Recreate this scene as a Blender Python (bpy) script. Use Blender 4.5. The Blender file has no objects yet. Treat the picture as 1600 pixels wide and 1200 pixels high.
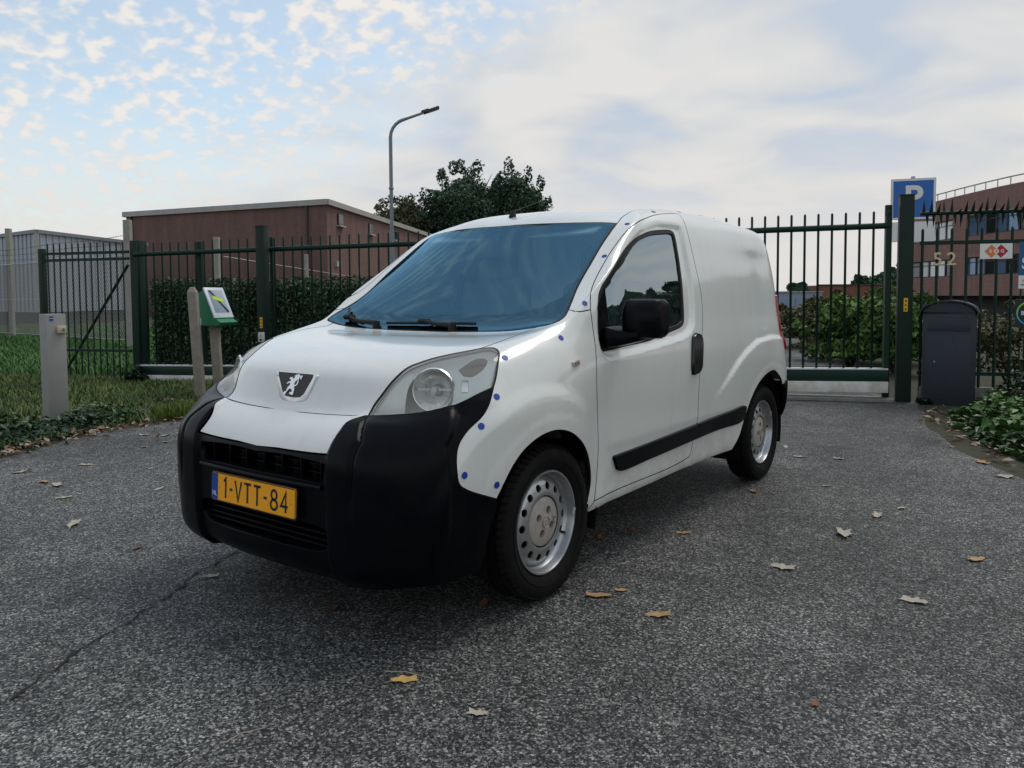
import bpy, bmesh, math, random
import numpy as np
from mathutils import Vector, Matrix, Euler
from mathutils.geometry import delaunay_2d_cdt
R = math.radians
scene = bpy.context.scene
col = scene.collection
random.seed(7)

# ---------------------------------------------------------------- camera
CAM = Vector((2.5235, -1.7575, 1.2094))
def camera():
    yaw, pit, rol, f, cy = 0.6393, -0.0529, -0.0066, 1223.4, 526.8
    fw = Vector((-math.sin(yaw)*math.cos(pit), math.cos(yaw)*math.cos(pit), math.sin(pit)))
    rt = fw.cross(Vector((0, 0, 1))).normalized()
    up = rt.cross(fw)
    c, s = math.cos(rol), math.sin(rol)
    r2, u2 = c*rt+s*up, -s*rt+c*up
    cd = bpy.data.cameras.new('camera')
    cd.sensor_width = 36; cd.lens = f/1600*36
    cd.shift_y = -(600-cy)/1600
    cd.clip_start = .05; cd.clip_end = 3000
    o = bpy.data.objects.new('camera', cd); col.objects.link(o)
    m = Matrix((r2, u2, -fw)).transposed().to_4x4(); m.translation = CAM
    o.matrix_world = m
    scene.camera = o
camera()

# ---------------------------------------------------------------- world, sun, exposure
SUN_DIR = Vector((.12, .50, .86)).normalized()         # towards the sun, behind thin cloud
def nd(nt, typ, **kw):
    n = nt.nodes.new(typ)
    for k, v in kw.items():
        if k == 'inp':
            for a, b in v.items(): n.inputs[a].default_value = b
        else: setattr(n, k, v)
    return n
def ramp(nt, pts, interp='LINEAR'):
    n = nt.nodes.new('ShaderNodeValToRGB'); cr = n.color_ramp; cr.interpolation = interp
    while len(cr.elements) < len(pts): cr.elements.new(.5)
    for e, (p, c) in zip(cr.elements, pts):
        e.position = p; e.color = (c, c, c, 1) if not hasattr(c, '__len__') else (*c, 1)
    return n
def world():
    w = bpy.data.worlds.new('World'); scene.world = w; w.use_nodes = True
    nt = w.node_tree; nt.nodes.clear(); L = nt.links.new
    out = nd(nt, 'ShaderNodeOutputWorld'); bg = nd(nt, 'ShaderNodeBackground')
    sky = nd(nt, 'ShaderNodeTexSky'); sky.sky_type = 'NISHITA'; sky.sun_disc = False
    sky.sun_elevation = math.asin(SUN_DIR.z); sky.sun_rotation = math.atan2(SUN_DIR.x, SUN_DIR.y)
    sky.air_density = 1.0; sky.dust_density = .6; sky.ozone_density = 1.6
    tc = nd(nt, 'ShaderNodeTexCoord')
    nrm = nd(nt, 'ShaderNodeVectorMath', operation='NORMALIZE'); L(tc.outputs['Generated'], nrm.inputs[0])
    sep = nd(nt, 'ShaderNodeSeparateXYZ'); L(nrm.outputs[0], sep.inputs[0])
    def m(op, a, b=None, c=None):
        n = nd(nt, 'ShaderNodeMath', operation=op)
        for i, q in enumerate((a, b, c)):
            if q is None: continue
            if isinstance(q, (int, float)): n.inputs[i].default_value = q
            else: L(q, n.inputs[i])
        return n.outputs[0]
    zc = m('MAXIMUM', sep.outputs[2], 0.0)
    k = m('DIVIDE', 1.0, m('ADD', zc, .16))                # flat cloud deck, rounded off at the horizon
    comb = nd(nt, 'ShaderNodeCombineXYZ')
    px = m('MULTIPLY', sep.outputs[0], k); py = m('MULTIPLY', sep.outputs[1], k)
    L(px, comb.inputs[0]); L(py, comb.inputs[1])
    k2 = m('DIVIDE', 1.0, m('ADD', zc, .42)); comb2 = nd(nt, 'ShaderNodeCombineXYZ')
    L(m('MULTIPLY', sep.outputs[0], k2), comb2.inputs[0]); L(m('MULTIPLY', sep.outputs[1], k2), comb2.inputs[1])
    def noise(scale, detail, rough, dist, off, src=None):
        mp = nd(nt, 'ShaderNodeMapping'); L((src or comb).outputs[0], mp.inputs[0]); mp.inputs['Location'].default_value = off
        n = nd(nt, 'ShaderNodeTexNoise', inp={'Scale': scale, 'Detail': detail, 'Roughness': rough, 'Distortion': dist})
        L(mp.outputs[0], n.inputs['Vector']); return n.outputs['Fac']
    def sm(x, a, b):
        n = nd(nt, 'ShaderNodeMapRange', interpolation_type='SMOOTHSTEP')
        L(x, n.inputs[0]); n.inputs[1].default_value = a; n.inputs[2].default_value = b
        return n.outputs[0]
    big = noise(1.3, 4, .55, .3, (3.1, 1.7, 0))
    puff = noise(27, 2.5, .5, .1, (0, .3, 0), comb2)
    puff2 = noise(5, 3, .5, .2, (5, 2, 0), comb2)
    grey = noise(1.9, 3, .48, .4, (1.3, 6.2, 0))
    # closed deck to the right and towards the horizon, broken altocumulus to the left and overhead
    rad = m('SQRT', m('ADD', m('MULTIPLY', px, px), m('MULTIPLY', py, py)))
    side = m('ADD', m('ADD', m('MULTIPLY', px, .9), m('MULTIPLY', py, .55)), m('MULTIPLY', m('SUBTRACT', rad, 2.0), .8))
    deck = sm(m('ADD', side, m('MULTIPLY', m('SUBTRACT', big, .5), 1.5)), -.75, .25)
    puffs = sm(m('ADD', m('MULTIPLY', puff, .72), m('MULTIPLY', puff2, .28)), .43, .63)
    puffs = m('MULTIPLY', puffs, sm(m('ADD', rad, m('MULTIPLY', big, 1.4)), .7, 2.0))
    # colours of cloud (bright tops, blue-grey thick parts)
    cr = ramp(nt, [(.36, SKY['c0']), (.50, SKY['c1']), (.62, SKY['c2'])]); L(grey, cr.inputs[0])
    pc = ramp(nt, [(.47, (6.6, 6.7, 6.9)), (.60, SKY['puff'])]); L(puff, pc.inputs[0])
    sk = nd(nt, 'ShaderNodeMix', data_type='RGBA', blend_type='MULTIPLY'); sk.inputs[0].default_value = 1
    L(sky.outputs[0], sk.inputs[6]); sk.inputs[7].default_value = (*SKY['tint'], 1)
    mx1 = nd(nt, 'ShaderNodeMix', data_type='RGBA'); L(m('MULTIPLY', puffs, SKY['puffa']), mx1.inputs[0]); L(sk.outputs[2], mx1.inputs[6]); L(pc.outputs[0], mx1.inputs[7])
    veil = nd(nt, 'ShaderNodeMix', data_type='RGBA'); veil.inputs[0].default_value = .36; L(mx1.outputs[2], veil.inputs[6]); veil.inputs[7].default_value = (*SKY['c2'], 1); mx1 = veil
    mx2 = nd(nt, 'ShaderNodeMix', data_type='RGBA'); L(deck, mx2.inputs[0]); L(mx1.outputs[2], mx2.inputs[6]); L(cr.outputs[0], mx2.inputs[7])
    # pale haze low down
    hz = sm(sep.outputs[2], .25, .02)
    mx3 = nd(nt, 'ShaderNodeMix', data_type='RGBA'); L(m('MULTIPLY', hz, .85), mx3.inputs[0]); L(mx2.outputs[2], mx3.inputs[6]); mx3.inputs[7].default_value = (*SKY['haze'], 1)
    L(mx3.outputs[2], bg.inputs[0]); bg.inputs[1].default_value = .1
    L(bg.outputs[0], out.inputs[0])
SKY = dict(c0=(4.9, 5.6, 6.6), c1=(6.2, 6.35, 6.5), c2=(7.1, 7.0, 6.9), puff=(8.7, 8.1, 7.5), tint=(1.72, 1.8, 1.62), puffa=.95, haze=(7.0, 6.8, 6.6))
world()
def sun():
    ld = bpy.data.lights.new('sun', 'SUN'); ld.energy = 1.2; ld.angle = R(27); ld.color = (1, .95, .86)
    o = bpy.data.objects.new('sun', ld); col.objects.link(o)
    o.rotation_euler = SUN_DIR.to_track_quat('Z', 'Y').to_euler(); o.location = (0, 0, 30)
sun()
scene.view_settings.view_transform = 'Standard'; scene.view_settings.look = 'None'
scene.view_settings.exposure = 0.12; scene.view_settings.gamma = 1
scene.view_settings.use_curve_mapping = False
scene.cycles.use_denoising = True
scene.cycles.max_bounces = 8; scene.cycles.transparent_max_bounces = 16

# ---------------------------------------------------------------- helpers
MATS = {}
def mat(name, color=(.5, .5, .5), rough=.5, metal=0., spec=.5, coat=0., coat_r=.05, noise=None, bump=None, build=None):
    """noise=(scale, amount[, dark colour]) varies the colour; bump=(scale, strength, distance)"""
    if name in MATS: return MATS[name]
    mt = bpy.data.materials.new(name); mt.use_nodes = True; MATS[name] = mt
    nt = mt.node_tree; b = nt.nodes['Principled BSDF']; L = nt.links.new
    b.inputs['Base Color'].default_value = (*color, 1); b.inputs['Roughness'].default_value = rough
    b.inputs['Metallic'].default_value = metal; b.inputs['Specular IOR Level'].default_value = spec
    b.inputs['Coat Weight'].default_value = coat; b.inputs['Coat Roughness'].default_value = coat_r
    tc = nd(nt, 'ShaderNodeTexCoord')
    if noise:
        n = nd(nt, 'ShaderNodeTexNoise', inp={'Scale': noise[0], 'Detail': 6, 'Roughness': .6}); L(tc.outputs['Object'], n.inputs['Vector'])
        dark = noise[2] if len(noise) > 2 else tuple(c*.55 for c in color)
        r = ramp(nt, [(.35, tuple(c*(1-noise[1])+d*noise[1] for c, d in zip(color, dark))), (.68, color)]); L(n.outputs['Fac'], r.inputs[0])
        L(r.outputs[0], b.inputs['Base Color'])
    if bump:
        n2 = nd(nt, 'ShaderNodeTexNoise', inp={'Scale': bump[0], 'Detail': 5, 'Roughness': .6}); L(tc.outputs['Object'], n2.inputs['Vector'])
        bp = nd(nt, 'ShaderNodeBump', inp={'Strength': bump[1], 'Distance': bump[2]}); L(n2.outputs['Fac'], bp.inputs['Height']); L(bp.outputs[0], b.inputs['Normal'])
    if build: build(mt, nt, b, tc, L)
    return mt
def tag(o, label, cat, group=None, kind=None):
    o['label'] = label; o['category'] = cat
    if group: o['group'] = group
    if kind: o['kind'] = kind
    return o
def empty(name, loc=(0, 0, 0), rz=0):
    o = bpy.data.objects.new(name, None); col.objects.link(o); o.location = loc; o.rotation_euler = (0, 0, rz); o.empty_display_size = .1
    return o
def link(name, me, m=None, parent=None, loc=None, rot=None):
    o = bpy.data.objects.new(name, me); col.objects.link(o)
    if m and not me.materials: me.materials.append(m)
    if parent: o.parent = parent
    if loc is not None: o.location = loc
    if rot is not None: o.rotation_euler = rot
    return o
def copy_tree(o, parent=None):
    c = o.copy(); col.objects.link(c)
    if parent: c.parent = parent
    for ch in list(o.children): copy_tree(ch, c)
    return c
def finish(bm, name, m, parent=None, smooth=False, loc=None, rot=None, bevel=0, angle=40):
    me = bpy.data.meshes.new(name)
    if bevel:
        bmesh.ops.bevel(bm, geom=[e for e in bm.edges], offset=bevel, segments=2, affect='EDGES', profile=.5)
    bmesh.ops.recalc_face_normals(bm, faces=bm.faces)
    bm.to_mesh(me); bm.free()
    if smooth:
        me.shade_smooth()
        if angle and angle < 179: me.set_sharp_from_angle(angle=R(angle))
    return link(name, me, m, parent, loc, rot)
def bbox(bm, c, d, M=None):
    r = bmesh.ops.create_cube(bm, size=1)
    mm = Matrix.Translation(c) @ (M if M else Matrix.Identity(4)) @ Matrix.Diagonal((*d, 1))
    bmesh.ops.transform(bm, matrix=mm, verts=r['verts']); return r['verts']
def box(name, c, d, m, parent=None, bevel=0, rot=None):
    bm = bmesh.new(); bbox(bm, (0, 0, 0), d)
    return finish(bm, name, m, parent, smooth=bool(bevel), loc=c, rot=rot, bevel=bevel)
def tube(bm, pts, rad, n=10, cap=True):
    """tube along pts; rad a number or list"""
    pts = [Vector(p) for p in pts]; rr = rad if hasattr(rad, '__len__') else [rad]*len(pts)
    rings = []; prev = None
    for i, p in enumerate(pts):
        d = (pts[min(i+1, len(pts)-1)]-pts[max(i-1, 0)]).normalized()
        if prev is None:
            a = Vector((0, 0, 1)) if abs(d.z) < .9 else Vector((1, 0, 0)); x = d.cross(a).normalized()
        else: x = (prev-d*prev.dot(d)).normalized()
        prev = x; y = d.cross(x)
        rings.append([bm.verts.new(p+(x*math.cos(q)+y*math.sin(q))*rr[i]) for q in [2*math.pi*k/n for k in range(n)]])
    for a, b in zip(rings, rings[1:]):
        for k in range(n): bm.faces.new((a[k], a[(k+1) % n], b[(k+1) % n], b[k]))
    if cap:
        bm.faces.new(rings[0][::-1]); bm.faces.new(rings[-1])
def lathe(bm, prof, n=32, axis='z', closed=False):
    """prof: (r, h) pairs turned about an axis"""
    rings = []
    for r, h in prof:
        ring = []
        for k in range(n):
            a = 2*math.pi*k/n; c, s = r*math.cos(a), r*math.sin(a)
            ring.append(bm.verts.new({'z': (c, s, h), 'x': (h, c, s), 'y': (s, h, c)}[axis]))
        rings.append(ring)
    pairs = list(zip(rings, rings[1:])) + ([(rings[-1], rings[0])] if closed else [])
    for a, b in pairs:
        for k in range(n):
            try: bm.faces.new((a[k], a[(k+1) % n], b[(k+1) % n], b[k]))
            except ValueError: pass
    return rings
def prism(bm, poly, h, M=None):
    """extrude a 2-D polygon (x, y) to thickness h along z"""
    lo = [bm.verts.new((x, y, 0)) for x, y in poly]; hi = [bm.verts.new((x, y, h)) for x, y in poly]
    n = len(poly)
    f = [bm.faces.new(hi), bm.faces.new(lo[::-1])]
    for k in range(n): f.append(bm.faces.new((lo[k], lo[(k+1) % n], hi[(k+1) % n], hi[k])))
    if n > 4: bmesh.ops.triangulate(bm, faces=f[:2])
    if M is not None: bmesh.ops.transform(bm, matrix=M, verts=lo+hi)
def text_mesh(s, size, extrude=.001, align='CENTER', xs=1.0, bold=0.):
    cu = bpy.data.curves.new('txt', 'FONT'); cu.body = s; cu.size = size; cu.extrude = extrude; cu.align_x = align; cu.align_y = 'CENTER'; cu.offset = bold; cu.resolution_u = 4
    o = bpy.data.objects.new('txt', cu); col.objects.link(o)
    dg = bpy.context.evaluated_depsgraph_get(); dg.update()
    me = bpy.data.meshes.new_from_object(o.evaluated_get(dg)); bpy.data.objects.remove(o); bpy.data.curves.remove(cu)
    if xs != 1: me.transform(Matrix.Diagonal((xs, 1, 1, 1)))
    me.materials.clear()
    return me
# ---------------------------------------------------------------- van body surface
# x = lateral (van's left is +), y = distance behind the nose, z = up
def crom(P, n):
    """centripetal Catmull-Rom through the rows of P, n samples a segment"""
    P = np.asarray(P, float)
    P = np.vstack([2*P[0]-P[1], P, 2*P[-1]-P[-2]])
    out = []
    for i in range(1, len(P)-2):
        p0, p1, p2, p3 = P[i-1:i+3]
        t0 = 0.0
        t1 = t0 + max(np.linalg.norm(p1-p0), 1e-6)**.5
        t2 = t1 + max(np.linalg.norm(p2-p1), 1e-6)**.5
        t3 = t2 + max(np.linalg.norm(p3-p2), 1e-6)**.5
        for k in range(n):
            t = t1 + (t2-t1)*k/n
            A1 = (t1-t)/(t1-t0)*p0 + (t-t0)/(t1-t0)*p1
            A2 = (t2-t)/(t2-t1)*p1 + (t-t1)/(t2-t1)*p2
            A3 = (t3-t)/(t3-t2)*p2 + (t-t2)/(t3-t2)*p3
            B1 = (t2-t)/(t2-t0)*A1 + (t-t0)/(t2-t0)*A2
            B2 = (t3-t)/(t3-t1)*A2 + (t-t1)/(t3-t1)*A3
            out.append((t2-t)/(t2-t1)*B1 + (t-t1)/(t2-t1)*B2)
    out.append(P[-2])
    return np.array(out)

# rows: levels from the underside to the roof's centre line; columns: front centre, round the corner, along the side, to the rear centre
def side_row(zs, vs, us):
    return [(v, u, z) for v, u, z in zip(vs, us, zs)]
LV = [
 # c0 .. c3 front, c4 front wheel, c5 door front, c6 mid door, c7 door rear, c8, c9 rear wheel, c10 rear corner, c11, c12 rear centre
 [(0,0.09,0.185),(0.28,0.1,0.185),(0.55,0.13,0.2),(0.735,0.25,0.21),(0.765,0.8,0.25),(0.775,1.12,0.255),(0.78,1.65,0.255),(0.78,2.2,0.255),(0.78,2.75,0.26),(0.765,3.3,0.27),(0.7,3.72,0.3),(0.4,3.8,0.3),(0,3.8,0.3)],
 [(0,0.035,0.24),(0.28,0.045,0.24),(0.584,0.075,0.26),(0.745,0.219,0.275),(0.788,0.8,0.3),(0.793,1.12,0.3),(0.803,1.65,0.3),(0.803,2.2,0.3),(0.803,2.75,0.3),(0.79,3.3,0.31),(0.745,3.74,0.35),(0.42,3.84,0.35),(0,3.845,0.35)],
 [(0,0.012,0.36),(0.29,0.022,0.36),(0.594,0.065,0.365),(0.757,0.199,0.38),(0.803,0.8,0.39),(0.8,1.12,0.39),(0.812,1.65,0.39),(0.812,2.2,0.39),(0.812,2.75,0.39),(0.8,3.3,0.39),(0.775,3.75,0.42),(0.43,3.86,0.42),(0,3.864,0.42)],
 [(0,0.01,0.48),(0.29,0.02,0.48),(0.599,0.06,0.485),(0.763,0.192,0.49),(0.82,0.8,0.5),(0.808,1.12,0.49),(0.82,1.65,0.49),(0.82,2.2,0.49),(0.82,2.75,0.49),(0.812,3.3,0.5),(0.79,3.745,0.52),(0.43,3.86,0.52),(0,3.864,0.52)],
 [(0,0.02,0.645),(0.29,0.026,0.648),(0.586,0.07,0.66),(0.767,0.222,0.665),(0.838,0.8,0.66),(0.822,1.12,0.65),(0.831,1.65,0.65),(0.831,2.2,0.65),(0.831,2.75,0.65),(0.828,3.3,0.65),(0.8,3.72,0.66),(0.43,3.84,0.64),(0,3.845,0.64)],
 [(0,0.085,0.728),(0.29,0.085,0.73),(0.53,0.13,0.738),(0.774,0.305,0.765),(0.842,0.8,0.79),(0.831,1.12,0.79),(0.837,1.65,0.79),(0.837,2.2,0.79),(0.837,2.75,0.79),(0.838,3.3,0.79),(0.795,3.69,0.79),(0.43,3.79,0.78),(0,3.795,0.78)],
 [(0,0.182,0.795),(0.27,0.18,0.797),(0.49,0.225,0.805),(0.757,0.42,0.862),(0.828,0.81,0.9),(0.831,1.12,0.9),(0.835,1.65,0.9),(0.835,2.2,0.9),(0.835,2.75,0.9),(0.83,3.3,0.9),(0.785,3.665,0.9),(0.43,3.76,0.9),(0,3.765,0.9)],
 [(0,0.228,0.92),(0.26,0.235,0.92),(0.49,0.305,0.922),(0.735,0.505,0.952),(0.8,0.83,0.985),(0.818,1.12,0.99),(0.826,1.65,0.99),(0.826,2.2,0.99),(0.824,2.75,0.99),(0.818,3.3,0.99),(0.775,3.66,0.99),(0.42,3.745,0.99),(0,3.751,0.99)],
 [(0,0.4,0.993),(0.26,0.405,0.992),(0.49,0.45,0.992),(0.712,0.605,1.006),(0.768,0.86,1.035),(0.8,1.12,1.06),(0.812,1.65,1.07),(0.812,2.2,1.07),(0.81,2.75,1.07),(0.8,3.3,1.07),(0.765,3.652,1.07),(0.41,3.737,1.07),(0,3.743,1.07)],
 [(0,0.7,1.034),(0.27,0.7,1.034),(0.5,0.715,1.035),(0.695,0.78,1.05),(0.745,0.94,1.078),(0.788,1.13,1.13),(0.801,1.65,1.14),(0.801,2.2,1.14),(0.799,2.75,1.14),(0.789,3.3,1.14),(0.757,3.65,1.14),(0.4,3.735,1.14),(0,3.741,1.14)],
 [(0,0.965,1.052),(0.28,0.955,1.055),(0.52,0.945,1.063),(0.69,0.955,1.085),(0.745,1.035,1.12),(0.776,1.18,1.2),(0.789,1.65,1.22),(0.789,2.2,1.22),(0.787,2.75,1.22),(0.777,3.3,1.22),(0.75,3.65,1.22),(0.4,3.735,1.22),(0,3.741,1.22)],
 [(0,1.11,1.18),(0.28,1.105,1.18),(0.5,1.12,1.18),(0.693,1.155,1.188),(0.744,1.2,1.22),(0.766,1.33,1.3),(0.774,1.68,1.31),(0.774,2.2,1.31),(0.772,2.75,1.31),(0.762,3.3,1.31),(0.735,3.655,1.31),(0.39,3.74,1.31),(0,3.746,1.31)],
 [(0,1.31,1.38),(0.27,1.315,1.378),(0.485,1.35,1.37),(0.673,1.395,1.365),(0.724,1.44,1.388),(0.744,1.54,1.42),(0.75,1.76,1.43),(0.75,2.2,1.43),(0.748,2.75,1.43),(0.738,3.3,1.43),(0.712,3.648,1.43),(0.38,3.733,1.43),(0,3.739,1.43)],
 [(0,1.51,1.565),(0.27,1.525,1.562),(0.47,1.59,1.55),(0.643,1.665,1.547),(0.698,1.7,1.552),(0.702,1.78,1.545),(0.718,1.92,1.535),(0.726,2.25,1.535),(0.724,2.75,1.543),(0.722,3.28,1.536),(0.684,3.635,1.542),(0.36,3.72,1.55),(0,3.726,1.545)],
 [(0,1.6,1.615),(0.26,1.62,1.618),(0.45,1.69,1.608),(0.61,1.77,1.597),(0.659,1.81,1.602),(0.668,1.88,1.6),(0.687,2.02,1.602),(0.696,2.3,1.605),(0.694,2.75,1.61),(0.695,3.25,1.612),(0.645,3.605,1.612),(0.34,3.645,1.605),(0,3.65,1.6)],
 [(0,1.75,1.655),(0.24,1.77,1.658),(0.41,1.82,1.65),(0.555,1.9,1.643),(0.597,1.94,1.648),(0.6,2,1.65),(0.622,2.13,1.66),(0.632,2.36,1.668),(0.63,2.75,1.671),(0.622,3.2,1.665),(0.57,3.505,1.655),(0.31,3.585,1.655),(0,3.595,1.655)],
 [(0,2,1.692),(0.2,2.02,1.689),(0.33,2.06,1.685),(0.42,2.12,1.684),(0.46,2.16,1.688),(0.485,2.22,1.692),(0.5,2.32,1.697),(0.505,2.48,1.699),(0.5,2.77,1.703),(0.492,3.12,1.7),(0.45,3.385,1.693),(0.24,3.475,1.688),(0,3.495,1.687)],
 [(0,2.35,1.712),(0.1,2.36,1.711),(0.17,2.38,1.71),(0.22,2.42,1.71),(0.245,2.45,1.71),(0.26,2.48,1.711),(0.27,2.55,1.712),(0.27,2.64,1.712),(0.265,2.8,1.709),(0.25,3,1.702),(0.22,3.14,1.694),(0.12,3.22,1.692),(0,3.24,1.692)],
 [(0,2.6,1.716),(0,2.6,1.716),(0,2.61,1.716),(0,2.62,1.716),(0,2.63,1.716),(0,2.64,1.716),(0,2.66,1.716),(0,2.69,1.715),(0,2.76,1.713),(0,2.84,1.71),(0,2.92,1.708),(0,2.98,1.706),(0,3,1.705)],
]
NT, NS = 14, 10
def sstep(a, b, x):
    t = np.clip((x-a)/(b-a), 0, 1); return t*t*(3-2*t)
def body_grid():
    rows = [crom(r, NT) for r in LV]
    R = np.array(rows)                                    # levels x T x 3
    G = np.stack([crom(R[:, j], NS) for j in range(R.shape[1])], 1)
    for it in range(56):                                  # fair the surface (Taubin: no shrinking)
        lam = .5 if it % 2 == 0 else -.512
        E = np.concatenate([G[:, 1:2]*[-1, 1, 1], G, G[:, -2:-1]*[-1, 1, 1]], 1)
        M = G + lam*(.5*(E[:, :-2]+E[:, 2:])-G)
        N = M.copy()
        N[1:-1] = M[1:-1] + lam*(.5*(M[:-2]+M[2:])-M[1:-1])
        N[:, 0, 0] = 0; N[:, -1, 0] = 0; N[-1, :, 0] = 0
        G = N
    return G
def grid_normals(G):
    E = np.concatenate([G[:, 1:2]*[-1, 1, 1], G, G[:, -2:-1]*[-1, 1, 1]], 1)
    dt = E[:, 2:]-E[:, :-2]
    ds = np.empty_like(G); ds[1:-1] = G[2:]-G[:-2]; ds[0] = G[1]-G[0]; ds[-1] = G[-1]-G[-2]
    N = np.cross(dt, ds)
    L = np.linalg.norm(N, axis=2, keepdims=True)
    N = N/np.maximum(L, 1e-9)
    N[-1] = (0, 0, 1)
    return N
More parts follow.
